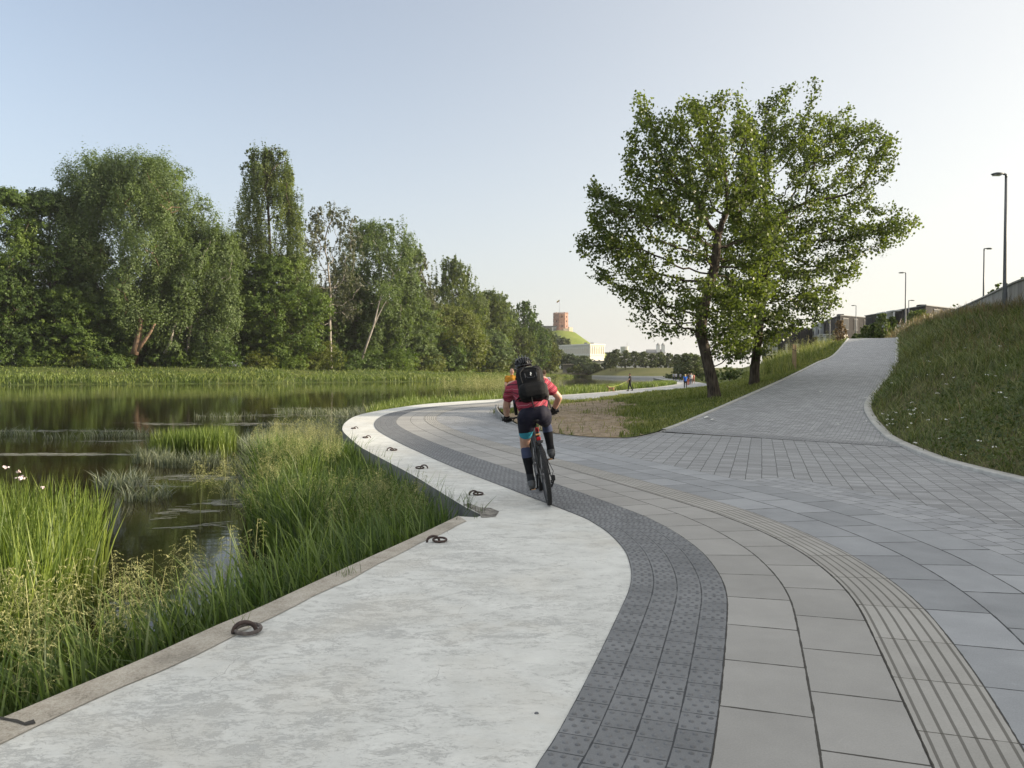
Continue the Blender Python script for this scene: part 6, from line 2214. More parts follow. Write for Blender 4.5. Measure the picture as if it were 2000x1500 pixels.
# --- small finds on the paving
c = hit(1048, 1395, zero)
bc = MB().cyl((0, 0, 0), (0, 0, 0.004), 0.011, 14, 0.009).build("survey_stud", M['lamp_metal'])
bc.location = (c[0], c[1], 0.004); tag(bc, "small dark round metal stud in the pale concrete", "stud")
for i, (px, py, lab) in enumerate([(1381, 817, "larger scrap of white paper on the ramp foot's left side"), (1392, 821, "smaller scrap of white paper right of the larger scrap"), (1604, 766, "tiny white scrap of paper alone on the mid ramp")]):
    c = hit(px, py, ramp_z, y0=10)
    V = np.array([[-0.07, -0.05, 0.012], [0.0, -0.06, 0.03], [0.08, -0.03, 0.012], [-0.06, 0.05, 0.02], [0.01, 0.04, 0.045], [0.07, 0.06, 0.012]]) * (1.3 if i == 0 else 0.9)
    p = mesh_obj("paper_scrap", V, [[0, 1, 4, 3], [1, 2, 5, 4]], M['petal'])
    p.location = (c[0], c[1], c[2] + 0.006)
    tag(p, lab, "litter", "paper scraps on the ramp")

# ---------------------------------------------------------------- people, the bicycle and the dog
def skin_mat(name, c):
    t = NT(name)
    v = t.coord()
    col = t.ramp(t.noise(v, 14, 4), [(0.3, tuple(k * 0.85 for k in c)), (0.7, tuple(min(1, k * 1.1) for k in c))])
    p = t.pbsdf(col, 0.5, spec=0.4)
    p.inputs["Subsurface Weight"].default_value = 0.08
    p.inputs["Subsurface Radius"].default_value = (0.02, 0.008, 0.004)
    return t.done(p)


def cloth(name, c, var=0.18, scale=9, rough=0.85):
    return plain(name, c, rough, var=var, scale=scale, bump=0.15, spec=0.25)


M['skin'] = skin_mat("skin", (0.46, 0.27, 0.195))
M['black_cloth'] = cloth("black_cloth", (0.011, 0.011, 0.012))
M['helmet_shell'] = plain("helmet_shell", (0.013, 0.013, 0.014), 0.22, var=0.1, spec=0.6)
M['helmet_foam'] = plain("helmet_foam", (0.03, 0.03, 0.032), 0.85, var=0.2)


def jersey_mat():
    t = NT("striped_jersey")
    s = t.n("ShaderNodeSeparateXYZ")
    v = t.coord()
    t.link(v, s.inputs[0])
    warp = t.m('MULTIPLY', t.m('SUBTRACT', t.noise(v, 5.0, 3), 0.5), 0.05)
    q = t.m('ADD', t.m('ADD', t.m('MULTIPLY', s.outputs[2], 1.0), t.m('MULTIPLY', s.outputs[1], -0.35)), t.m('ADD', warp, t.m('MULTIPLY', s.outputs[0], -0.35)))
    f = t.m('FRACT', t.m('MULTIPLY', q, 17.0))
    f2 = t.m('FRACT', t.m('MULTIPLY_ADD', q, 13.0, 0.25))
    base = t.ramp(t.noise(v, 7, 4), [(0.3, (0.21, 0.026, 0.045)), (0.7, (0.33, 0.045, 0.07))])
    col = t.mix(t.m('LESS_THAN', f2, 0.06), base, (0.42, 0.20, 0.225))
    col = t.mix(t.m('MULTIPLY', t.m('LESS_THAN', t.m('ABSOLUTE', t.m('SUBTRACT', f2, 0.55)), 0.075), 0.9), col, (0.05, 0.012, 0.02))
    fold = t.noise(t.mapping(v, (3, 3, 9)), 3.0, 3)
    return t.done(t.pbsdf(col, 0.8, normal=t.bump(fold, 0.5, 0.02), spec=0.2))


def shorts_mat():
    t = NT("navy_shorts")
    v = t.coord()
    s = t.n("ShaderNodeSeparateXYZ"); t.link(v, s.inputs[0])
    navy = t.ramp(t.noise(v, 6, 4), [(0.3, (0.006, 0.006, 0.014)), (0.7, (0.014, 0.0135, 0.026))])
    hem = t.m('MULTIPLY', t.m('LESS_THAN', s.outputs[2], 0.875), t.m('LESS_THAN', s.outputs[0], 0.0))
    col = t.mix(hem, navy, (0.035, 0.26, 0.36))
    return t.done(t.pbsdf(col, 0.75, normal=t.bump(t.noise(t.mapping(v, (2, 2, 7)), 4.0, 3), 0.4, 0.02), spec=0.2))


def sock_mat(name, zsplit):
    t = NT(name)
    v = t.coord()
    s = t.n("ShaderNodeSeparateXYZ"); t.link(v, s.inputs[0])
    col = t.mix(t.m('GREATER_THAN', s.outputs[2], zsplit), (0.008, 0.008, 0.010), (0.05, 0.06, 0.105))
    col = t.mix(t.m('LESS_THAN', s.outputs[2], zsplit - 0.2), col, (0.022, 0.024, 0.027))
    return t.done(t.pbsdf(col, 0.85, normal=t.bump(t.noise(v, 60, 2), 0.2, 0.004), spec=0.2))


BX, BY = 0.446, 9.16
LEAN, YAW = -9.0, 3.0


def place_bike_frame(o):
    o.location = (BX, BY, 0.010)
    o.rotation_euler = (0, math.radians(LEAN), math.radians(YAW))
    return o


# ---- bicycle
bike = place_bike_frame(empty("bicycle", (0, 0, 0), "black mountain bike leaning left under the rider in the red jersey", "bicycle"))
RA, FA = np.array([0, 0, 0.365]), np.array([0, 1.13, 0.365])
BBk, SC_, HT, HB = np.array([0, 0.44, 0.315]), np.array([0, 0.255, 0.80]), np.array([0, 0.84, 0.93]), np.array([0, 0.885, 0.82])
fm = MB()
fm.tube([BBk, SC_], 0.018, 12).tube([SC_ - [0, 0, 0.02], HT - [0, 0, 0.03]], 0.017, 12).tube([BBk, HB], [0.022, 0.026], 12).tube([HB - [0, -0.01, 0.02], HT + [0, 0, 0.02]], 0.025, 12)
for s in (-1, 1):
    fm.tube([BBk + [s * 0.03, -0.03, 0], BBk + [s * 0.045, -0.14, 0.01], RA + [s * 0.068, 0, 0]], [0.012, 0.011, 0.009], 8)
    fm.tube([SC_ + [s * 0.018, -0.01, -0.06], RA + [s * 0.055, 0.12, 0.25], RA + [s * 0.068, 0, 0]], [0.010, 0.009, 0.008], 8)
    fm.box(RA + [s * 0.068, 0.0, 0], (0.006, 0.05, 0.05), bevel=0.002)
fm.build("frame", M['black_metal'], bike, smooth=True)
fk = MB()
for s in (-1, 1):
    fk.tube([HB + [s * 0.062, 0.02, -0.06], FA + [s * 0.062, 0.0, 0.0]], [0.019, 0.015], 10)
fk.box(HB + [0, 0.02, -0.045], (0.16, 0.05, 0.045), bevel=0.012)
fk.build("fork", M['black_metal'], bike, smooth=True)


def wheel(c, lab):
    e = bpy.data.objects.new("wheel", None); COL.objects.link(e); e.parent = bike; e.location = tuple(c)
    Ry = np.array([[0, 0, 1.0], [0, 1, 0], [-1, 0, 0]])       # torus axis to x
    ty = MB().torus((0, 0, 0), 0.338, 0.028, 72, 12, Ry)
    for k in range(64):
        a = 2 * PI * k / 64
        for q, off in ((-0.017, 0.5), (0.0, 0.0), (0.017, 0.5)):
            b = a + off * 2 * PI / 64
            d = np.array([0, math.cos(b), math.sin(b)])
            R = np.array([[1, 0, 0], [0, -math.sin(b), math.cos(b)], [0, math.cos(b), math.sin(b)]]).T
            ty.box(d * (0.366 - abs(q) * 0.38) + [q, 0, 0], (0.011, 0.013, 0.009), R)
    ty.build("tyre", M['black_rubber'], e)
    rm = MB()
    for s in (-1, 1):
        rm.torus((s * 0.011, 0, 0), 0.303, 0.008, 60, 8, Ry)
    rm.torus((0, 0, 0), 0.296, 0.010, 60, 8, Ry)
    rm.build("rim", plain("rim_metal", (0.10, 0.10, 0.105), 0.35, 0.7), e, smooth=True)
    sp = MB()
    for k in range(28):
        a = 2 * PI * k / 28; s = 1 if k % 2 else -1; b = a + 0.5 * (1 if (k // 2) % 2 else -1)
        sp.tube([[s * 0.028, 0.025 * math.cos(b), 0.025 * math.sin(b)], [0, 0.295 * math.cos(a), 0.295 * math.sin(a)]], 0.0011, 4, caps=False)
    sp.build("spokes", M['grey_metal'], e)
    MB().cyl((-0.055, 0, 0), (0.055, 0, 0), 0.018, 14).build("hub", M['grey_metal'], e, smooth=True)
    MB().cyl((-0.047, 0, 0), (-0.0445, 0, 0), 0.09, 28).build("brake_disc", M['grey_metal'], e)
    return e


wr = wheel(RA, "rear"); wf = wheel(FA, "front")
cs = MB()
for k, r in enumerate((0.065, 0.056, 0.048, 0.041, 0.034, 0.028)):
    cs.cyl((0.026 + k * 0.005, 0, 0), (0.028 + k * 0.005, 0, 0), r, 20)
cs.build("cassette", M['grey_metal'], wr)
MB().tube([SC_ - [0, 0, 0.03], [0, 0.20, 1.0]], 0.0145, 12).build("seatpost", M['black_metal'], bike, smooth=True)
sd = MB()
sd.sphere((0, 0.11, 1.018), (0.072, 0.09, 0.022)); sd.sphere((0, 0.22, 1.018), (0.035, 0.13, 0.02)); sd.sphere((0, 0.17, 1.02), (0.05, 0.09, 0.02))
remesh(sd.build("saddle", M['black_cloth'], bike, smooth=True), 0.007, 4)
MB().cyl((0, 0.2, 0.975), (0, 0.2, 0.995), 0.022, 10).build("saddle_clamp", M['grey_metal'], bike)
MB().tube([HT + [0, 0.0, 0.03], HT + [0, 0.015, 0.075], [0, 0.86, 1.03]], [0.02, 0.019, 0.02], 10).build("stem", M['black_metal'], bike, smooth=True)
hb = MB().tube([[-0.36, 0.81, 1.035], [-0.2, 0.84, 1.035], [0, 0.865, 1.03], [0.2, 0.84, 1.035], [0.36, 0.81, 1.035]], 0.013, 10).build("handlebar", M['black_metal'], bike, smooth=True)
for s in (-1, 1):
    MB().tube([[s * 0.245, 0.832, 1.035], [s * 0.375, 0.808, 1.035]], 0.0175, 12).build("grip", M['black_rubber'], hb)
    MB().tube([[s * 0.21, 0.845, 1.03], [s * 0.23, 0.885, 1.0], [s * 0.33, 0.885, 0.985]], [0.009, 0.007, 0.005], 8).build("brake_lever", M['black_metal'], hb)
    MB().tube([[s * 0.36, 0.812, 1.035], [s * 0.372, 0.86, 1.07]], [0.012, 0.011], 8).build("bar_end", M['black_rubber'], hb)
cr_ = MB().cyl((0.042, 0.44, 0.315), (0.046, 0.44, 0.315), 0.072, 26).cyl((-0.06, 0.44, 0.315), (0.06, 0.44, 0.315), 0.02, 12).build("chainring", M['black_metal'], bike)
for s, dz in ((-1, -1), (1, 1)):
    ca_ = MB().tube([BBk + [s * 0.062, 0, 0], BBk + [s * 0.078, 0.012, dz * 0.168]], [0.014, 0.011], 8).build("crank", M['black_metal'], bike, smooth=True)
    pc = BBk + [s * 0.135, 0.012, dz * 0.168]
    pd = MB().box(pc, (0.095, 0.085, 0.018), bevel=0.004)
    pd.cyl(pc - [s * 0.06, 0, 0], pc, 0.008, 8)
    pd = pd.build("pedal", M['black_metal'], bike)
    MB().box(pc + [0, -0.045, 0], (0.05, 0.004, 0.014)).build("reflector", plain("pedal_reflector", (0.75, 0.42, 0.2), 0.3) if "pedal_reflector" not in bpy.data.materials else bpy.data.materials["pedal_reflector"], pd)
a = np.linspace(0, 2 * PI, 40)
P = [[0.044, 0.44 + 0.073 * math.cos(t), 0.315 + 0.073 * math.sin(t)] for t in np.linspace(-PI / 2, PI / 2, 10)] + [[0.042, 0.05 * math.cos(t), 0.365 + 0.05 * math.sin(t)] for t in np.linspace(PI / 2, PI * 1.3, 10)] + [[0.046, 0.03, 0.24], [0.046, 0.07, 0.225], [0.044, 0.44, 0.242]]
MB().tube(P, 0.0045, 5).build("chain", M['grey_metal'], bike)
dr_ = MB().box((0.095, -0.02, 0.315), (0.045, 0.05, 0.07), bevel=0.01).tube([[0.075, 0, 0.34], [0.10, -0.02, 0.31], [0.085, -0.005, 0.25], [0.07, 0.03, 0.21]], [0.012, 0.014, 0.011, 0.009], 8)
dr_.cyl((0.06, 0.0, 0.27), (0.075, 0.0, 0.27), 0.022, 12).cyl((0.055, 0.03, 0.215), (0.07, 0.03, 0.215), 0.022, 12)
dr_.build("derailleur", M['black_metal'], bike)
MB().tube([[0.07, -0.02, 0.31], [0.105, -0.06, 0.40], [0.06, 0.10, 0.55], [0.03, 0.24, 0.72]], 0.004, 6).build("gear_cable", M['black_rubber'], bike)
mg = MB()
mgP = np.array([[0, 0.16, 0.735], [0, 0.08, 0.765], [0, -0.02, 0.775], [0, -0.12, 0.76]])
mg.tube(mgP, [0.03, 0.045, 0.05, 0.03], 10, flat=(1.0, 0.16))
mg.build("mudguard", M['black_rubber'], bike, smooth=True)
M['red_lens'] = plain("red_light_lens", (0.5, 0.012, 0.02), 0.25, var=0.15)
rl = MB().box((0.004, 0.155, 0.895), (0.042, 0.03, 0.06), bevel=0.01).box((0.006, 0.125, 0.79), (0.05, 0.02, 0.045), bevel=0.008).build("rear_light", M['red_lens'], bike)
MB().box((0.005, 0.137, 0.84), (0.055, 0.018, 0.018), bevel=0.004).build("reflector", plain("amber_reflector", (0.85, 0.45, 0.16), 0.25), rl)
MB().box((0.004, 0.15, 0.84), (0.03, 0.02, 0.15)).build("bracket", M['black_rubber'], rl)

# ---- rider
rider = place_bike_frame(empty("person", (0, 0, 0), "cyclist seen from behind in red striped jersey, navy shorts and black helmet", "person"))
HIP = {-1: np.array([-0.095, 0.17, 1.06]), 1: np.array([0.095, 0.17, 1.06])}
KNEE = {-1: np.array([-0.155, 0.46, 0.70]), 1: np.array([0.165, 0.58, 0.93])}
ANK = {-1: np.array([-0.15, 0.35, 0.272]), 1: np.array([0.15, 0.35, 0.612])}
SHO = {-1: np.array([-0.205, 0.50, 1.46]), 1: np.array([0.205, 0.50, 1.46])}
ELB = {-1: np.array([-0.305, 0.58, 1.215]), 1: np.array([0.375, 0.56, 1.22])}
WRI = {-1: np.array([-0.31, 0.765, 1.065]), 1: np.array([0.31, 0.765, 1.07])}
NECK = np.array([0, 0.52, 1.50]); HEAD = np.array([-0.01, 0.585, 1.645])
bd = MB()
bd.chain([([0, 0.18, 1.11], 0.11), ([0, 0.25, 1.20], 0.14), ([0, 0.38, 1.36], 0.15), ([0, 0.46, 1.45], 0.12), (NECK, 0.065), (HEAD - [0, 0.02, 0.06], 0.06)], 16)
bd.sphere(HEAD, (0.076, 0.098, 0.115), 16, 12)
bd.sphere(HEAD + [0, 0.045, -0.075], (0.05, 0.05, 0.05))
bd.sphere(HEAD + [0, 0.105, -0.025], (0.014, 0.022, 0.024))                  # nose
for s in (-1, 1):
    bd.sphere(HEAD + [s * 0.078, -0.005, -0.02], (0.013, 0.024, 0.034))        # ears
    bd.sphere(HEAD + [s * 0.03, 0.088, -0.06], (0.022, 0.014, 0.008))          # lips
    bd.chain([([s * 0.08, 0.46, 1.45], 0.085), (SHO[s], 0.062), (SHO[s] * 0.5 + ELB[s] * 0.5, 0.055), (ELB[s], 0.043), (ELB[s] * 0.6 + WRI[s] * 0.4, 0.044), (WRI[s], 0.03), (WRI[s] + [0, 0.05, -0.012], 0.028)], 12)
    bd.chain([(HIP[s] + [0, 0, 0.02], 0.085), (HIP[s] * 0.5 + KNEE[s] * 0.5, 0.085), (KNEE[s], 0.058), (KNEE[s] * 0.7 + ANK[s] * 0.3 + [0, -0.02, 0], 0.06), (ANK[s], 0.036), (ANK[s] + [0, 0.02, -0.05], 0.036), (ANK[s] + [0, 0.15, -0.06], 0.032)], 12)
remesh(bd.build("body", M['skin'], rider), 0.011, 6)
MB().sphere(HEAD + [0.03, 0.088, 0.0], 0.012, 8, 6).build("eye", M['slit'], rider)
MB().sphere(HEAD + [-0.03, 0.088, 0.0], 0.012, 8, 6).build("eye", M['slit'], rider)
hr = MB().sphere(HEAD + [0, -0.012, 0.0], (0.081, 0.096, 0.105), 16, 10)
hair = hr.build("hair", plain("brown_hair", (0.05, 0.033, 0.022), 0.7, var=0.3, scale=40), rider, smooth=True)
je = MB()
je.chain([([0, 0.205, 1.185], 0.155), ([0, 0.25, 1.24], 0.16), ([0, 0.30, 1.30], 0.162), ([0, 0.40, 1.41], 0.155), ([0, 0.47, 1.475], 0.10), (NECK + [0, -0.01, 0.0], 0.075)], 18)
for s in (-1, 1):
    je.chain([([s * 0.075, 0.225, 1.20], 0.118), ([s * 0.085, 0.415, 1.415], 0.128), (SHO[s] * 0.97 + [0, -0.005, -0.005], 0.094), (SHO[s] * 0.45 + ELB[s] * 0.55, 0.073)], 14)
remesh(je.build("jersey", jersey_mat(), rider), 0.011, 5)
sh_ = MB()
sh_.sphere((0, 0.165, 1.10), (0.185, 0.145, 0.125), 18, 12)
sh_.sphere((0, 0.18, 1.13), (0.165, 0.14, 0.09), 16, 10)
for s in (-1, 1):
    sh_.sphere((s * 0.06, 0.115, 1.085), (0.105, 0.10, 0.105), 14, 10)
    sh_.sphere((0, 0.10, 1.09), (0.12, 0.085, 0.09), 14, 10)
    end = 0.57 if s < 0 else 0.74
    sh_.chain([(HIP[s], 0.118), (HIP[s] * (1 - end * 0.55) + KNEE[s] * end * 0.55, 0.103), (HIP[s] * (1 - end) + KNEE[s] * end, 0.084)], 16)
remesh(sh_.build("shorts", shorts_mat(), rider), 0.010, 5)
for s in (-1, 1):
    K, A = KNEE[s], ANK[s]
    so = MB().chain([(K * 0.88 + A * 0.12 + [0, -0.012, 0], 0.061), (K * 0.7 + A * 0.3 + [0, -0.022, 0], 0.0655), (K * 0.45 + A * 0.55 + [0, -0.012, 0], 0.055), (K * 0.15 + A * 0.85, 0.047), (A, 0.050), (A + [0, 0.0, -0.04], 0.052)], 14)
    remesh(so.build("sock", sock_mat("compression_sock_%s" % ("a" if s < 0 else "b"), (K * 0.66 + A * 0.34)[2]), rider), 0.009, 4)
    fo = MB()
    h = A + [0, -0.035, -0.06]
    fo.chain([(h, 0.047), (A + [0, 0.04, -0.052], 0.048), (A + [s * 0.008, 0.13, -0.068], 0.043), (A + [s * 0.012, 0.20, -0.075], 0.034)], 14)
    fo.chain([(A + [0, -0.008, -0.025], 0.053), (A + [0, 0.03, -0.025], 0.053)], 12)
    shoe = remesh(fo.build("shoe", plain("dark_shoe", (0.06, 0.061, 0.062), 0.5, var=0.4, scale=30) if "dark_shoe" not in bpy.data.materials else bpy.data.materials["dark_shoe"], rider), 0.009, 4)
    so_ = MB()
    so_.chain([(h + [0, 0.0, -0.032], 0.03), (A + [s * 0.006, 0.1, -0.1], 0.026), (A + [s * 0.012, 0.2, -0.1], 0.024)], 12)
    sV = np.vstack(so_.V); sV[:, 2] = (sV[:, 2] - (A[2] - 0.1)) * 0.4 + (A[2] - 0.1)
    mesh_obj("sole", sV, so_.F, M['black_rubber'], shoe)
    MB().box(A + [0, 0.012, 0.012], (0.086, 0.012, 0.02), bevel=0.004).build("cuff", M['black_cloth'], shoe)
    # gloved hand closed round the grip
    W = WRI[s]
    gx_ = s * 0.31
    gl = MB()
    gl.chain([(W + [0, -0.03, 0.012], 0.036), (W + [0, 0.01, 0.0], 0.036)], 10)
    gl.sphere((gx_, 0.805, 1.062), (0.046, 0.045, 0.022), 14, 8, None)
    for i, (l, r_) in enumerate(((0.9, 0.0095), (1.0, 0.0105), (1.04, 0.0105), (0.96, 0.010))):
        fx = gx_ - s * (-0.033 + 0.022 * (3 - i)) * 1.0
        k1 = np.array([fx, 0.838, 1.066]); k2 = np.array([fx, 0.838 + 0.028 * l, 1.046]); k3 = np.array([fx, 0.838 + 0.02 * l, 1.012]); k4 = np.array([fx, 0.815, 1.006])
        gl.chain([([fx * 0.7 + gx_ * 0.3, 0.80, 1.066], r_ * 1.2), (k1, r_ * 1.15), (k2, r_ * 1.05), (k3, r_), (k4, r_ * 0.9)], 8)
    tx = gx_ - s * 0.048
    gl.chain([([gx_ - s * 0.02, 0.785, 1.055], 0.018), ([tx, 0.80, 1.035], 0.013), ([tx - s * 0.004, 0.825, 1.012], 0.0115), ([tx + s * 0.01, 0.84, 1.008], 0.010)], 8)
    remesh(gl.build("glove", M['black_cloth'], rider), 0.0055, 2)
# helmet
hl_c = HEAD + [0, -0.012, 0.045]
hm = MB()
V, F = [], []
nu, nv = 28, 9
tilt = 0.14
for i in range(nv + 1):
    t = (PI / 2 + 0.16) * i / nv
    for j in range(nu):
        p = 2 * PI * j / nu
        V.append([0.098 * math.sin(t) * math.cos(p), 0.138 * math.sin(t) * math.sin(p) * (1.0 if math.sin(p) > 0 else 0.95), 0.108 * math.cos(t)])
for i in range(nv):
    for j in range(nu):
        F.append([i * nu + j, (i + 1) * nu + j, (i + 1) * nu + (j + 1) % nu, i * nu + (j + 1) % nu])
Rt = np.array([[1, 0, 0], [0, math.cos(tilt), math.sin(tilt)], [0, -math.sin(tilt), math.cos(tilt)]])
V = np.array(V) @ Rt.T + hl_c
hel = mesh_obj("helmet", V, F, M['helmet_foam'], rider, smooth=True)
rb = MB()
for q in (-0.8, -0.42, 0.0, 0.42, 0.8):
    tt = np.linspace(-1.62, 1.62, 22)
    P = np.stack([np.full(22, 0.0) + 0.104 * math.sin(q) * np.ones(22) * np.cos(tt * 0.55), 0.144 * np.sin(tt), 0.114 * np.cos(tt) * math.cos(q) + 0.004], 1)
    P[:, 0] = 0.104 * math.sin(q) * np.sqrt(np.maximum(0, 1 - 0.75 * (np.sin(tt)) ** 2))
    rb.tube(P @ Rt.T + hl_c, 0.014, 8, flat=(1.15, 0.6))
rimP = np.array([[0.101 * math.cos(p), 0.142 * math.sin(p), -0.012] for p in np.linspace(0, 2 * PI, 30)])
rb.tube(rimP @ Rt.T + hl_c, 0.015, 8)
cr2 = np.array([[0.105 * math.sin(p), -0.085, 0.085 * math.cos(p)] for p in np.linspace(-1.45, 1.45, 16)])
rb.tube(cr2 @ Rt.T + hl_c, 0.011, 8)
rb.build("shell", M['helmet_shell'], hel, smooth=True)
MB().tube([HEAD + [-0.07, -0.02, 0.0], HEAD + [-0.055, 0.02, -0.09], HEAD + [0, 0.045, -0.125], HEAD + [0.055, 0.02, -0.09], HEAD + [0.07, -0.02, 0.0]], 0.006, 6).build("chin_strap", M['black_cloth'], hel)

# ---- backpack on the rider's back
bp = place_bike_frame(empty("backpack", (0, 0, 0), "bulky black backpack with small white mark on the cyclist's back", "backpack"))
sp_d = unit(np.array([0, 0.42, 0.86])); nb_ = np.array([0, -sp_d[2], sp_d[1]]); xr = np.array([1.0, 0, 0])
BC = np.array([0.022, 0.165, 1.445])
Rb = np.stack([xr, nb_, sp_d], 1)
def bpt(x, o, u):
    return BC + xr * x + nb_ * o + sp_d * u
mb = MB()
mb.box(bpt(0, 0.0, 0.01), (0.33, 0.19, 0.46), Rb, bevel=0.075)
mb.box(bpt(0, 0.055, -0.115), (0.35, 0.19, 0.22), Rb, bevel=0.08)
mb.box(bpt(0, 0.05, 0.08), (0.27, 0.14, 0.24), Rb, bevel=0.06)
pk = M['pack'] = plain("pack_nylon", (0.006, 0.006, 0.0065), 0.7, var=0.35, scale=18, bump=0.5, spec=0.2)
remesh(mb.build("main_compartment", pk, bp), 0.011, 4)
MB().tube([bpt(-0.11, 0.125, -0.02), bpt(-0.12, 0.125, 0.12), bpt(-0.06, 0.11, 0.185), bpt(0.06, 0.11, 0.185), bpt(0.12, 0.125, 0.12), bpt(0.11, 0.125, -0.02)], 0.005, 6).build("zip", plain("zip_tape", (0.012, 0.012, 0.013), 0.7), bp)
MB().tube([bpt(-0.05, 0.02, 0.225), bpt(-0.04, 0.03, 0.26), bpt(0.04, 0.03, 0.26), bpt(0.05, 0.02, 0.225)], 0.008, 8).build("top_handle", M['black_cloth'], bp)
MB().tube([bpt(-0.055, 0.096, 0.19), bpt(-0.02, 0.106, 0.197), bpt(0.05, 0.10, 0.197)], [0.004, 0.009, 0.004], 8, flat=(1, 0.5)).build("trim_patch", plain("pale_olive_trim", (0.28, 0.28, 0.2), 0.6), bp)
lz = [(-0.001, 0.110), (0.011, 0.112), (0.016, 0.085), (0.008, 0.086), (0.004, 0.058), (-0.008, 0.082), (-0.002, 0.083)]
V = [bpt(x + 0.005, 0.128, u) for x, u in lz] + [bpt(x + 0.005, 0.118, u) for x, u in lz]
mesh_obj("white_mark", np.array(V), [list(range(7))] + [[i, (i + 1) % 7, 7 + (i + 1) % 7, 7 + i] for i in range(7)], M['petal'], bp)
for x in (-0.062, 0.075):
    MB().tube([bpt(x, 0.123, 0.105), bpt(x, 0.128, 0.075), bpt(x, 0.123, 0.045)], 0.004, 6).build("lash_loop", plain("grey_webbing", (0.05, 0.055, 0.065), 0.7) if "grey_webbing" not in bpy.data.materials else bpy.data.materials["grey_webbing"], bp)
MB().tube([bpt(-0.045, 0.124, 0.062), bpt(-0.035, 0.126, 0.04), bpt(0.045, 0.126, 0.04), bpt(0.055, 0.124, 0.062)], 0.003, 6).build("elastic_cord", bpy.data.materials["grey_webbing"], bp)
mp = MB().box(bpt(0.15, 0.01, -0.12), (0.07, 0.14, 0.19), Rb, bevel=0.03).build("mesh_pocket", plain("mesh_pocket", (0.028, 0.022, 0.021), 0.8, var=0.5, scale=30), bp)
MB().tube([bpt(-0.03, 0.10, -0.18), bpt(-0.035, 0.085, -0.27), bpt(-0.02, 0.10, -0.37)], 0.026, 8, flat=(1, 0.25)).build("hanging_strap", M['black_cloth'], bp)
MB().tube([bpt(0.13, 0.03, -0.18), bpt(0.165, 0.03, -0.26), bpt(0.175, 0.04, -0.36)], 0.014, 8, flat=(1, 0.3)).build("hanging_strap", M['black_cloth'], bp)
MB().tube([bpt(-0.16, -0.03, -0.12), np.array([-0.20, 0.32, 1.24]), np.array([-0.205, 0.33, 1.10])], 0.02, 8, flat=(1, 0.35)).build("hanging_strap", M['black_cloth'], bp)
for s in (-1, 1):
    MB().tube([bpt(s * 0.09, -0.08, 0.20), SHO[s] * [0.55, 1, 1] + [0, 0.03, 0.085], SHO[s] * [0.62, 1, 1] + [0, 0.13, -0.03], np.array([s * 0.17, 0.46, 1.22]), bpt(s * 0.16, -0.05, -0.16)], 0.022, 8, flat=(1.0, 0.35)).build("shoulder_strap", M['black_cloth'], bp)

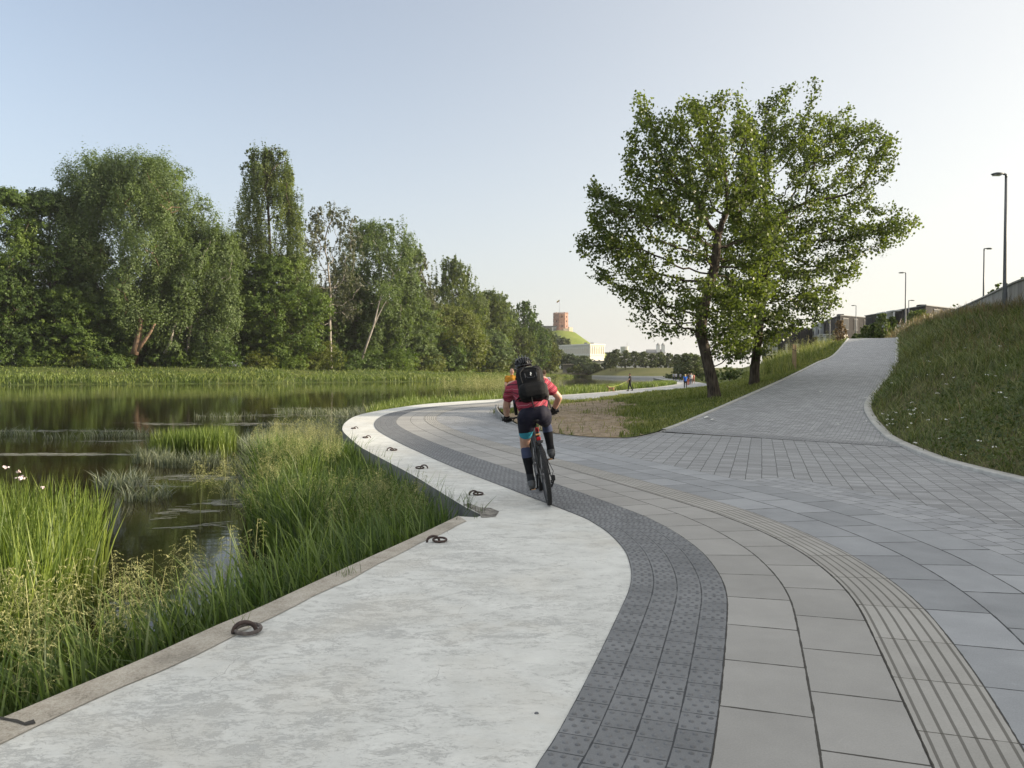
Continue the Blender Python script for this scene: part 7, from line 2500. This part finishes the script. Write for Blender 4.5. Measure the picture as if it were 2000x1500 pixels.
# ---- walkers
def person(label, pos, face, h=1.75, shirt=(0.3, 0.3, 0.3), legs=(0.03, 0.03, 0.04), hairc=(0.05, 0.035, 0.025), stride=0.3, bald=False, longhair=False, shorts=False, dress=False, sit=False, arm_fwd=None, voxel=0.018, build=1.0, group=None):
    k = h / 1.75
    r = empty("person", pos, label, "person", group, rz=face)
    J = {}
    ph = stride
    hipz = 0.90
    S = {-1: 1.0, 1: -1.0}
    for s in (-1, 1):
        f = S[s] * ph
        J[s] = dict(hip=np.array([s * 0.09, 0, hipz]), knee=np.array([s * 0.095, f * 0.35 + 0.03, 0.50]), ank=np.array([s * 0.095, f * 0.75 - (0.05 if f < 0 else 0), 0.09 + (0.05 if f < 0 else 0.0)]),
                    sho=np.array([s * 0.185 * build, 0, 1.42]), elb=np.array([s * 0.24 * build, -f * 0.3 - 0.02, 1.14]), wri=np.array([s * 0.23 * build, -f * 0.5 + 0.10, 0.93]))
    if arm_fwd:
        J[arm_fwd]['elb'] = np.array([arm_fwd * 0.23, 0.06, 1.14]); J[arm_fwd]['wri'] = np.array([arm_fwd * 0.20, 0.27, 1.02])
    K = lambda p: np.asarray(p, float) * k
    b = MB()
    b.chain([(K([0, 0, 0.92]), 0.115 * k), (K([0, 0, 1.1]), 0.11 * k), (K([0, 0, 1.32]), 0.125 * k), (K([0, 0, 1.42]), 0.09 * k), (K([0, 0.01, 1.5]), 0.055 * k), (K([0, 0.02, 1.57]), 0.052 * k)], 12)
    hd = K([0, 0.03, 1.635])
    b.sphere(hd, np.array([0.074, 0.092, 0.112]) * k, 14, 10)
    b.sphere(hd + K([0, 0.05, -0.075]), 0.045 * k)
    b.sphere(hd + K([0, 0.1, -0.02]), np.array([0.013, 0.02, 0.022]) * k)
    for s in (-1, 1):
        j = J[s]
        b.sphere(hd + K([s * 0.075, 0, -0.01]), np.array([0.012, 0.022, 0.032]) * k)
        b.chain([(K([s * 0.08, 0, 1.40]), 0.07 * k), (K(j['sho']), 0.055 * k), (K(j['elb']), 0.04 * k), (K(j['wri']), 0.027 * k)], 10)
        d = unit(j['wri'] - j['elb']) * 0.5 + np.array([0, 0, -0.5])
        hp = j['wri'] + d * 0.07
        b.chain([(K(j['wri']), 0.028 * k), (K(hp), 0.030 * k)], 8)
        for i in range(4):
            o = np.array([0, (i - 1.5) * 0.018, 0])
            b.chain([(K(hp + o), 0.010 * k), (K(hp + o + d * 0.06), 0.009 * k), (K(hp + o + d * (0.09 + 0.01 * (i in (1, 2))) + [-s * 0.012, 0, 0]), 0.008 * k)], 6)
        b.chain([(K(hp + [0, 0.02, 0.02]), 0.011 * k), (K(hp + [-s * 0.01, 0.045, -0.02]), 0.009 * k)], 6)
        b.chain([(K(j['hip']), 0.085 * k), (K(j['knee']), 0.052 * k), (K(j['ank']), 0.036 * k), (K(j['ank'] + [0, 0.10, -0.04]), 0.032 * k)], 10)
    remesh(b.build("body", M['skin'], r), voxel * 0.8, 3)
    sm = cloth("shirt_cloth", shirt); lm = cloth("leg_cloth", legs)
    c = MB()
    c.chain([(K([0, 0, 0.94]), 0.14 * k * build), (K([0, 0, 1.12]), 0.132 * k * build), (K([0, 0, 1.32]), 0.146 * k * build), (K([0, 0, 1.43]), 0.095 * k), (K([0, 0.005, 1.475]), 0.068 * k)], 14)
    for s in (-1, 1):
        j = J[s]
        c.chain([(K([s * 0.08, 0, 1.38]), 0.095 * k * build), (K(j['sho']), 0.07 * k), (K(j['sho'] * 0.45 + j['elb'] * 0.55), 0.058 * k)], 12)
        c.chain([(K([s * 0.07, 0, 1.3]), 0.11 * k * build), (K([s * 0.06, 0, 0.96]), 0.11 * k * build)], 12)
    if dress:
        c.tube([K([0, 0, 0.98]), K([0, 0, 0.72]), K([0, 0, 0.52])], np.array([0.15, 0.2, 0.23]) * k, 14)
    remesh(c.build("shirt" if not dress else "dress", sm, r), voxel, 3)
    if not dress:
        c = MB()
        c.sphere(K([0, 0, 0.92]), np.array([0.155, 0.125, 0.11]) * k * build, 14, 10)
        for s in (-1, 1):
            j = J[s]
            pts = [(K(j['hip']), 0.105 * k), (K(j['knee']), 0.074 * k)]
            if not shorts:
                pts.append((K(j['ank'] + [0, 0, 0.02]), 0.056 * k))
            c.chain(pts, 12)
        remesh(c.build("trousers" if not shorts else "shorts", lm, r), voxel, 3)
    for s in (-1, 1):
        a_ = J[s]['ank']
        c = MB().chain([(K(a_ + [0, -0.04, -0.045]), 0.042 * k), (K(a_ + [0, 0.05, -0.045]), 0.042 * k), (K(a_ + [0, 0.15, -0.055]), 0.032 * k)], 10)
        remesh(c.build("shoe", M['black_cloth'] if not shorts else M['frame_white'], r), voxel * 0.8, 2)
    if not bald:
        hm_ = cloth("hair_strands", hairc)
        c = MB().sphere(hd + K([0, -0.018, 0.028]), np.array([0.082, 0.092, 0.098]) * k, 14, 10)
        if longhair:
            c.chain([(hd + K([0, -0.05, 0]), 0.075 * k), (hd + K([0, -0.07, -0.2]), 0.06 * k)], 12)
        c.build("hair", hm_, r, smooth=True)
    return r


p = hit(1000, 812, zero)
person("balding walker in yellow shirt and dark trousers left of the cyclist", (p[0], p[1], 0.0), 0.15, 1.72, (0.42, 0.195, 0.02), (0.02, 0.02, 0.035), bald=True, voxel=0.014, build=1.08)
p = hit(1062.5, 812, zero)
person("walker in pale patterned top just beyond the cyclist's right shoulder", (p[0], p[1], 0.0), -0.05, 1.66, (0.50, 0.46, 0.46), (0.06, 0.07, 0.10), (0.12, 0.08, 0.05), voxel=0.014)
p = hit(1230.5, 764, prom_z, y0=30)
man = person("man dressed all in black walking a dog on the far promenade", p, math.radians(75), 1.82, (0.012, 0.012, 0.014), (0.012, 0.012, 0.014), (0.05, 0.035, 0.025), stride=0.24, arm_fwd=-1)
hand = np.array([p[0], p[1], p[2]]) + rotz(math.radians(75)) @ (np.array([-0.20, 0.31, 0.97]) * 1.82 / 1.75)
pw = hit(1338.5, 758.5, prom_z, y0=30)
WG = "people on the far promenade"
person("blonde woman in a blue top and black leggings walking away", pw, -0.1, 1.68, (0.03, 0.13, 0.5), (0.012, 0.012, 0.014), (0.62, 0.48, 0.26), longhair=True, group=WG)
for (px, py, lab, h, sc_, lc, kw) in [
    (1343.5, 753, "walker in black close behind the woman in blue", 1.74, (0.03, 0.02, 0.022), (0.25, 0.06, 0.04), {}),
    (1347, 752, "walker in a blue grey shirt in the far promenade group", 1.72, (0.16, 0.2, 0.28), (0.05, 0.06, 0.09), {}),
    (1350, 751, "walker in a white shirt within the far promenade group", 1.76, (0.6, 0.6, 0.58), (0.12, 0.12, 0.13), {}),
    (1354.5, 750, "walker in rusty red with bare legs, rightmost of the group", 1.68, (0.38, 0.16, 0.12), (0.3, 0.14, 0.11), dict(shorts=True)),
    (1315.5, 743, "grey dressed walker leftmost by the shrub where promenade vanishes", 1.7, (0.33, 0.34, 0.36), (0.05, 0.05, 0.06), {}),
    (1320.5, 743.5, "pale shirted walker by the shrub where promenade vanishes", 1.72, (0.5, 0.5, 0.52), (0.04, 0.04, 0.05), {}),
    (1329, 744, "dark trousered walker alone midway between both far groups", 1.7, (0.28, 0.3, 0.32), (0.03, 0.03, 0.04), {}),
]:
    q = hit(px, py, prom_z, y0=30)
    person(lab, q, random.uniform(-0.4, 0.4) + (PI if "white" in lab else 0), h, sc_, lc, group=WG, voxel=0.022, **kw)

# ---- dog and its lead
q = hit(1193.5, 765.2, prom_z, y0=30)
dog = empty("dog", q, "small tan dog on a lead ahead of the man in black", "dog", rz=math.radians(80))
d = MB()
d.chain([([0, -0.22, 0.36], 0.085), ([0, -0.05, 0.35], 0.085), ([0, 0.14, 0.36], 0.115), ([0, 0.22, 0.40], 0.085), ([0, 0.30, 0.50], 0.06), ([0, 0.34, 0.54], 0.062)], 12)
d.chain([([0, 0.36, 0.54], 0.06), ([0, 0.44, 0.52], 0.036), ([0, 0.48, 0.515], 0.026)], 10)
for s in (-1, 1):
    d.chain([([s * 0.045, 0.33, 0.59], 0.022), ([s * 0.06, 0.32, 0.63], 0.012)], 6)
    d.chain([([s * 0.065, 0.17, 0.32], 0.05), ([s * 0.065, 0.16 + 0.05 * s, 0.18], 0.03), ([s * 0.065, 0.17 + 0.08 * s, 0.05], 0.022), ([s * 0.065, 0.20 + 0.08 * s, 0.022], 0.024)], 8)
    d.chain([([s * 0.06, -0.22, 0.33], 0.068), ([s * 0.065, -0.17 - 0.04 * s, 0.22], 0.042), ([s * 0.065, -0.27 - 0.05 * s, 0.14], 0.024), ([s * 0.065, -0.25 - 0.06 * s, 0.04], 0.021), ([s * 0.065, -0.22 - 0.06 * s, 0.022], 0.023)], 8)
d.chain([([0, -0.28, 0.40], 0.03), ([0, -0.36, 0.47], 0.025), ([0, -0.37, 0.56], 0.018)], 8)
remesh(d.build("body", plain("tan_fur", (0.36, 0.21, 0.10), 0.9, var=0.4, scale=9, bump=0.6), dog), 0.014, 3)
MB().torus((0, 0.285, 0.47), 0.068, 0.012, 16, 6, np.array([[1, 0, 0], [0, 0.8, 0.6], [0, -0.6, 0.8]])).build("collar", M['turquoise'], dog)
nk = np.array(q) + rotz(math.radians(80)) @ np.array([0, 0.24, 0.5])
t = np.linspace(0, 1, 12)[:, None]
P = hand * (1 - t) + nk * t; P[:, 2] -= 0.14 * (4 * t * (1 - t))[:, 0]
ld = MB().tube(P - hand, 0.014, 6).build("dog_lead", plain("lime_webbing", (0.35, 0.42, 0.06), 0.7))
ld.location = tuple(hand); tag(ld, "slack lime green dog lead between the man and dog", "dog lead")

# ---------------------------------------------------------------- summer haze
hzm = bpy.data.materials.new("haze_air"); hzm.use_nodes = True
hzm.node_tree.nodes.clear()
_o = hzm.node_tree.nodes.new("ShaderNodeOutputMaterial")
_v = hzm.node_tree.nodes.new("ShaderNodeVolumePrincipled")
_v.inputs["Color"].default_value = (0.86, 0.88, 0.90, 1)
_v.inputs["Density"].default_value = 0.0001
_v.inputs["Anisotropy"].default_value = 0.3
hzm.node_tree.links.new(_v.outputs[0], _o.inputs["Volume"])
hb_ = MB().box((150, 1350, 31), (3340, 3340, 68.6)).build("haze", hzm)
hb_["kind"] = "stuff"

# ---------------------------------------------------------------- light and sky
SUN_AZ, SUN_EL = math.radians(88), math.radians(14.5)     # azimuth clockwise from the view direction (+Y)
sun_d = bpy.data.lights.new("sun", 'SUN')
sun_d.energy = 3.4
sun_d.angle = math.radians(1.5)
sun_d.color = (1.0, 0.86, 0.66)
sun = bpy.data.objects.new("sun", sun_d)
COL.objects.link(sun)
sv = Vector((math.sin(SUN_AZ) * math.cos(SUN_EL), math.cos(SUN_AZ) * math.cos(SUN_EL), math.sin(SUN_EL)))
sun.rotation_euler = sv.to_track_quat('Z', 'Y').to_euler()

w = bpy.data.worlds.new("World")
SC.world = w
w.use_nodes = True
nt = w.node_tree
nt.nodes.clear()
bg = nt.nodes.new("ShaderNodeBackground")
wo = nt.nodes.new("ShaderNodeOutputWorld")
sky = nt.nodes.new("ShaderNodeTexSky")
sky.sky_type = 'NISHITA'
sky.sun_disc = False
sky.sun_elevation = SUN_EL
sky.sun_rotation = SUN_AZ
sky.altitude = 100
sky.air_density = 1.0
sky.dust_density = 2.2
sky.ozone_density = 1.6
# summer haze: the sky pales towards the horizon and towards the sun
tc = nt.nodes.new("ShaderNodeTexCoord")
def wm(op, a, b=None, c=None, clamp=False):
    o = nt.nodes.new("ShaderNodeMath"); o.operation = op; o.use_clamp = clamp
    for i, v in enumerate((a, b, c)):
        if v is None: continue
        if hasattr(v, "links"): nt.links.new(v, o.inputs[i])
        else: o.inputs[i].default_value = v
    return o.outputs[0]
sx = nt.nodes.new("ShaderNodeSeparateXYZ"); nt.links.new(tc.outputs["Generated"], sx.inputs[0])
dotn = nt.nodes.new("ShaderNodeVectorMath"); dotn.operation = 'DOT_PRODUCT'
nt.links.new(tc.outputs["Generated"], dotn.inputs[0]); dotn.inputs[1].default_value = tuple(sv)
zz = wm('MAXIMUM', sx.outputs[2], 0.0)
sund = wm('MULTIPLY_ADD', dotn.outputs["Value"], 0.5, 0.5)
f_el = wm('POWER', wm('SUBTRACT', 1.0, wm('MULTIPLY', zz, 1.35), clamp=True), 3.2)
f_sun = wm('MULTIPLY', wm('POWER', sund, 2.2), 0.9)
f = wm('SUBTRACT', 1.0, wm('MULTIPLY', wm('SUBTRACT', 1.0, f_el, clamp=True), wm('SUBTRACT', 1.0, f_sun, clamp=True)), clamp=True)
f = wm('MULTIPLY', f, 0.95)
hz = nt.nodes.new("ShaderNodeMix"); hz.data_type = 'RGBA'
nt.links.new(wm('MULTIPLY_ADD', sund, 1.7, -0.45, clamp=True), hz.inputs[0])
hz.inputs[6].default_value = (1.68, 1.74, 1.85, 1)
hz.inputs[7].default_value = (2.75, 2.58, 2.26, 1)
mx = nt.nodes.new("ShaderNodeMix"); mx.data_type = 'RGBA'
hs = nt.nodes.new("ShaderNodeHueSaturation"); hs.inputs["Saturation"].default_value = 0.72; hs.inputs["Value"].default_value = 0.70
nt.links.new(sky.outputs[0], hs.inputs["Color"])
nt.links.new(f, mx.inputs[0]); nt.links.new(hs.outputs[0], mx.inputs[6]); nt.links.new(hz.outputs[2], mx.inputs[7])
# added fill light: sky brightened above the frame to lift the ground
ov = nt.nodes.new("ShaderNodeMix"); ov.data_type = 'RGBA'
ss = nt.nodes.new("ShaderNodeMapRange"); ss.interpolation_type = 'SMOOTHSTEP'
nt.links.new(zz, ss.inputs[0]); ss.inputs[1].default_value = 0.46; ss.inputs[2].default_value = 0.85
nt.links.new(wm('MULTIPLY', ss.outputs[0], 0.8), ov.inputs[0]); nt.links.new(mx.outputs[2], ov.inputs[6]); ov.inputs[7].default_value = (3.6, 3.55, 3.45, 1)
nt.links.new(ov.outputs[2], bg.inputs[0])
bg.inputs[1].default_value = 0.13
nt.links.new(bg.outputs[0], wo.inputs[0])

SC.view_settings.view_transform = 'Standard'
SC.view_settings.look = 'None'
SC.view_settings.gamma = 1.0
SC.view_settings.exposure = 1.6
SC.cycles.max_bounces = 6
SC.cycles.diffuse_bounces = 3
SC.cycles.transmission_bounces = 3
SC.cycles.transparent_max_bounces = 4
SC.cycles.use_denoising = True
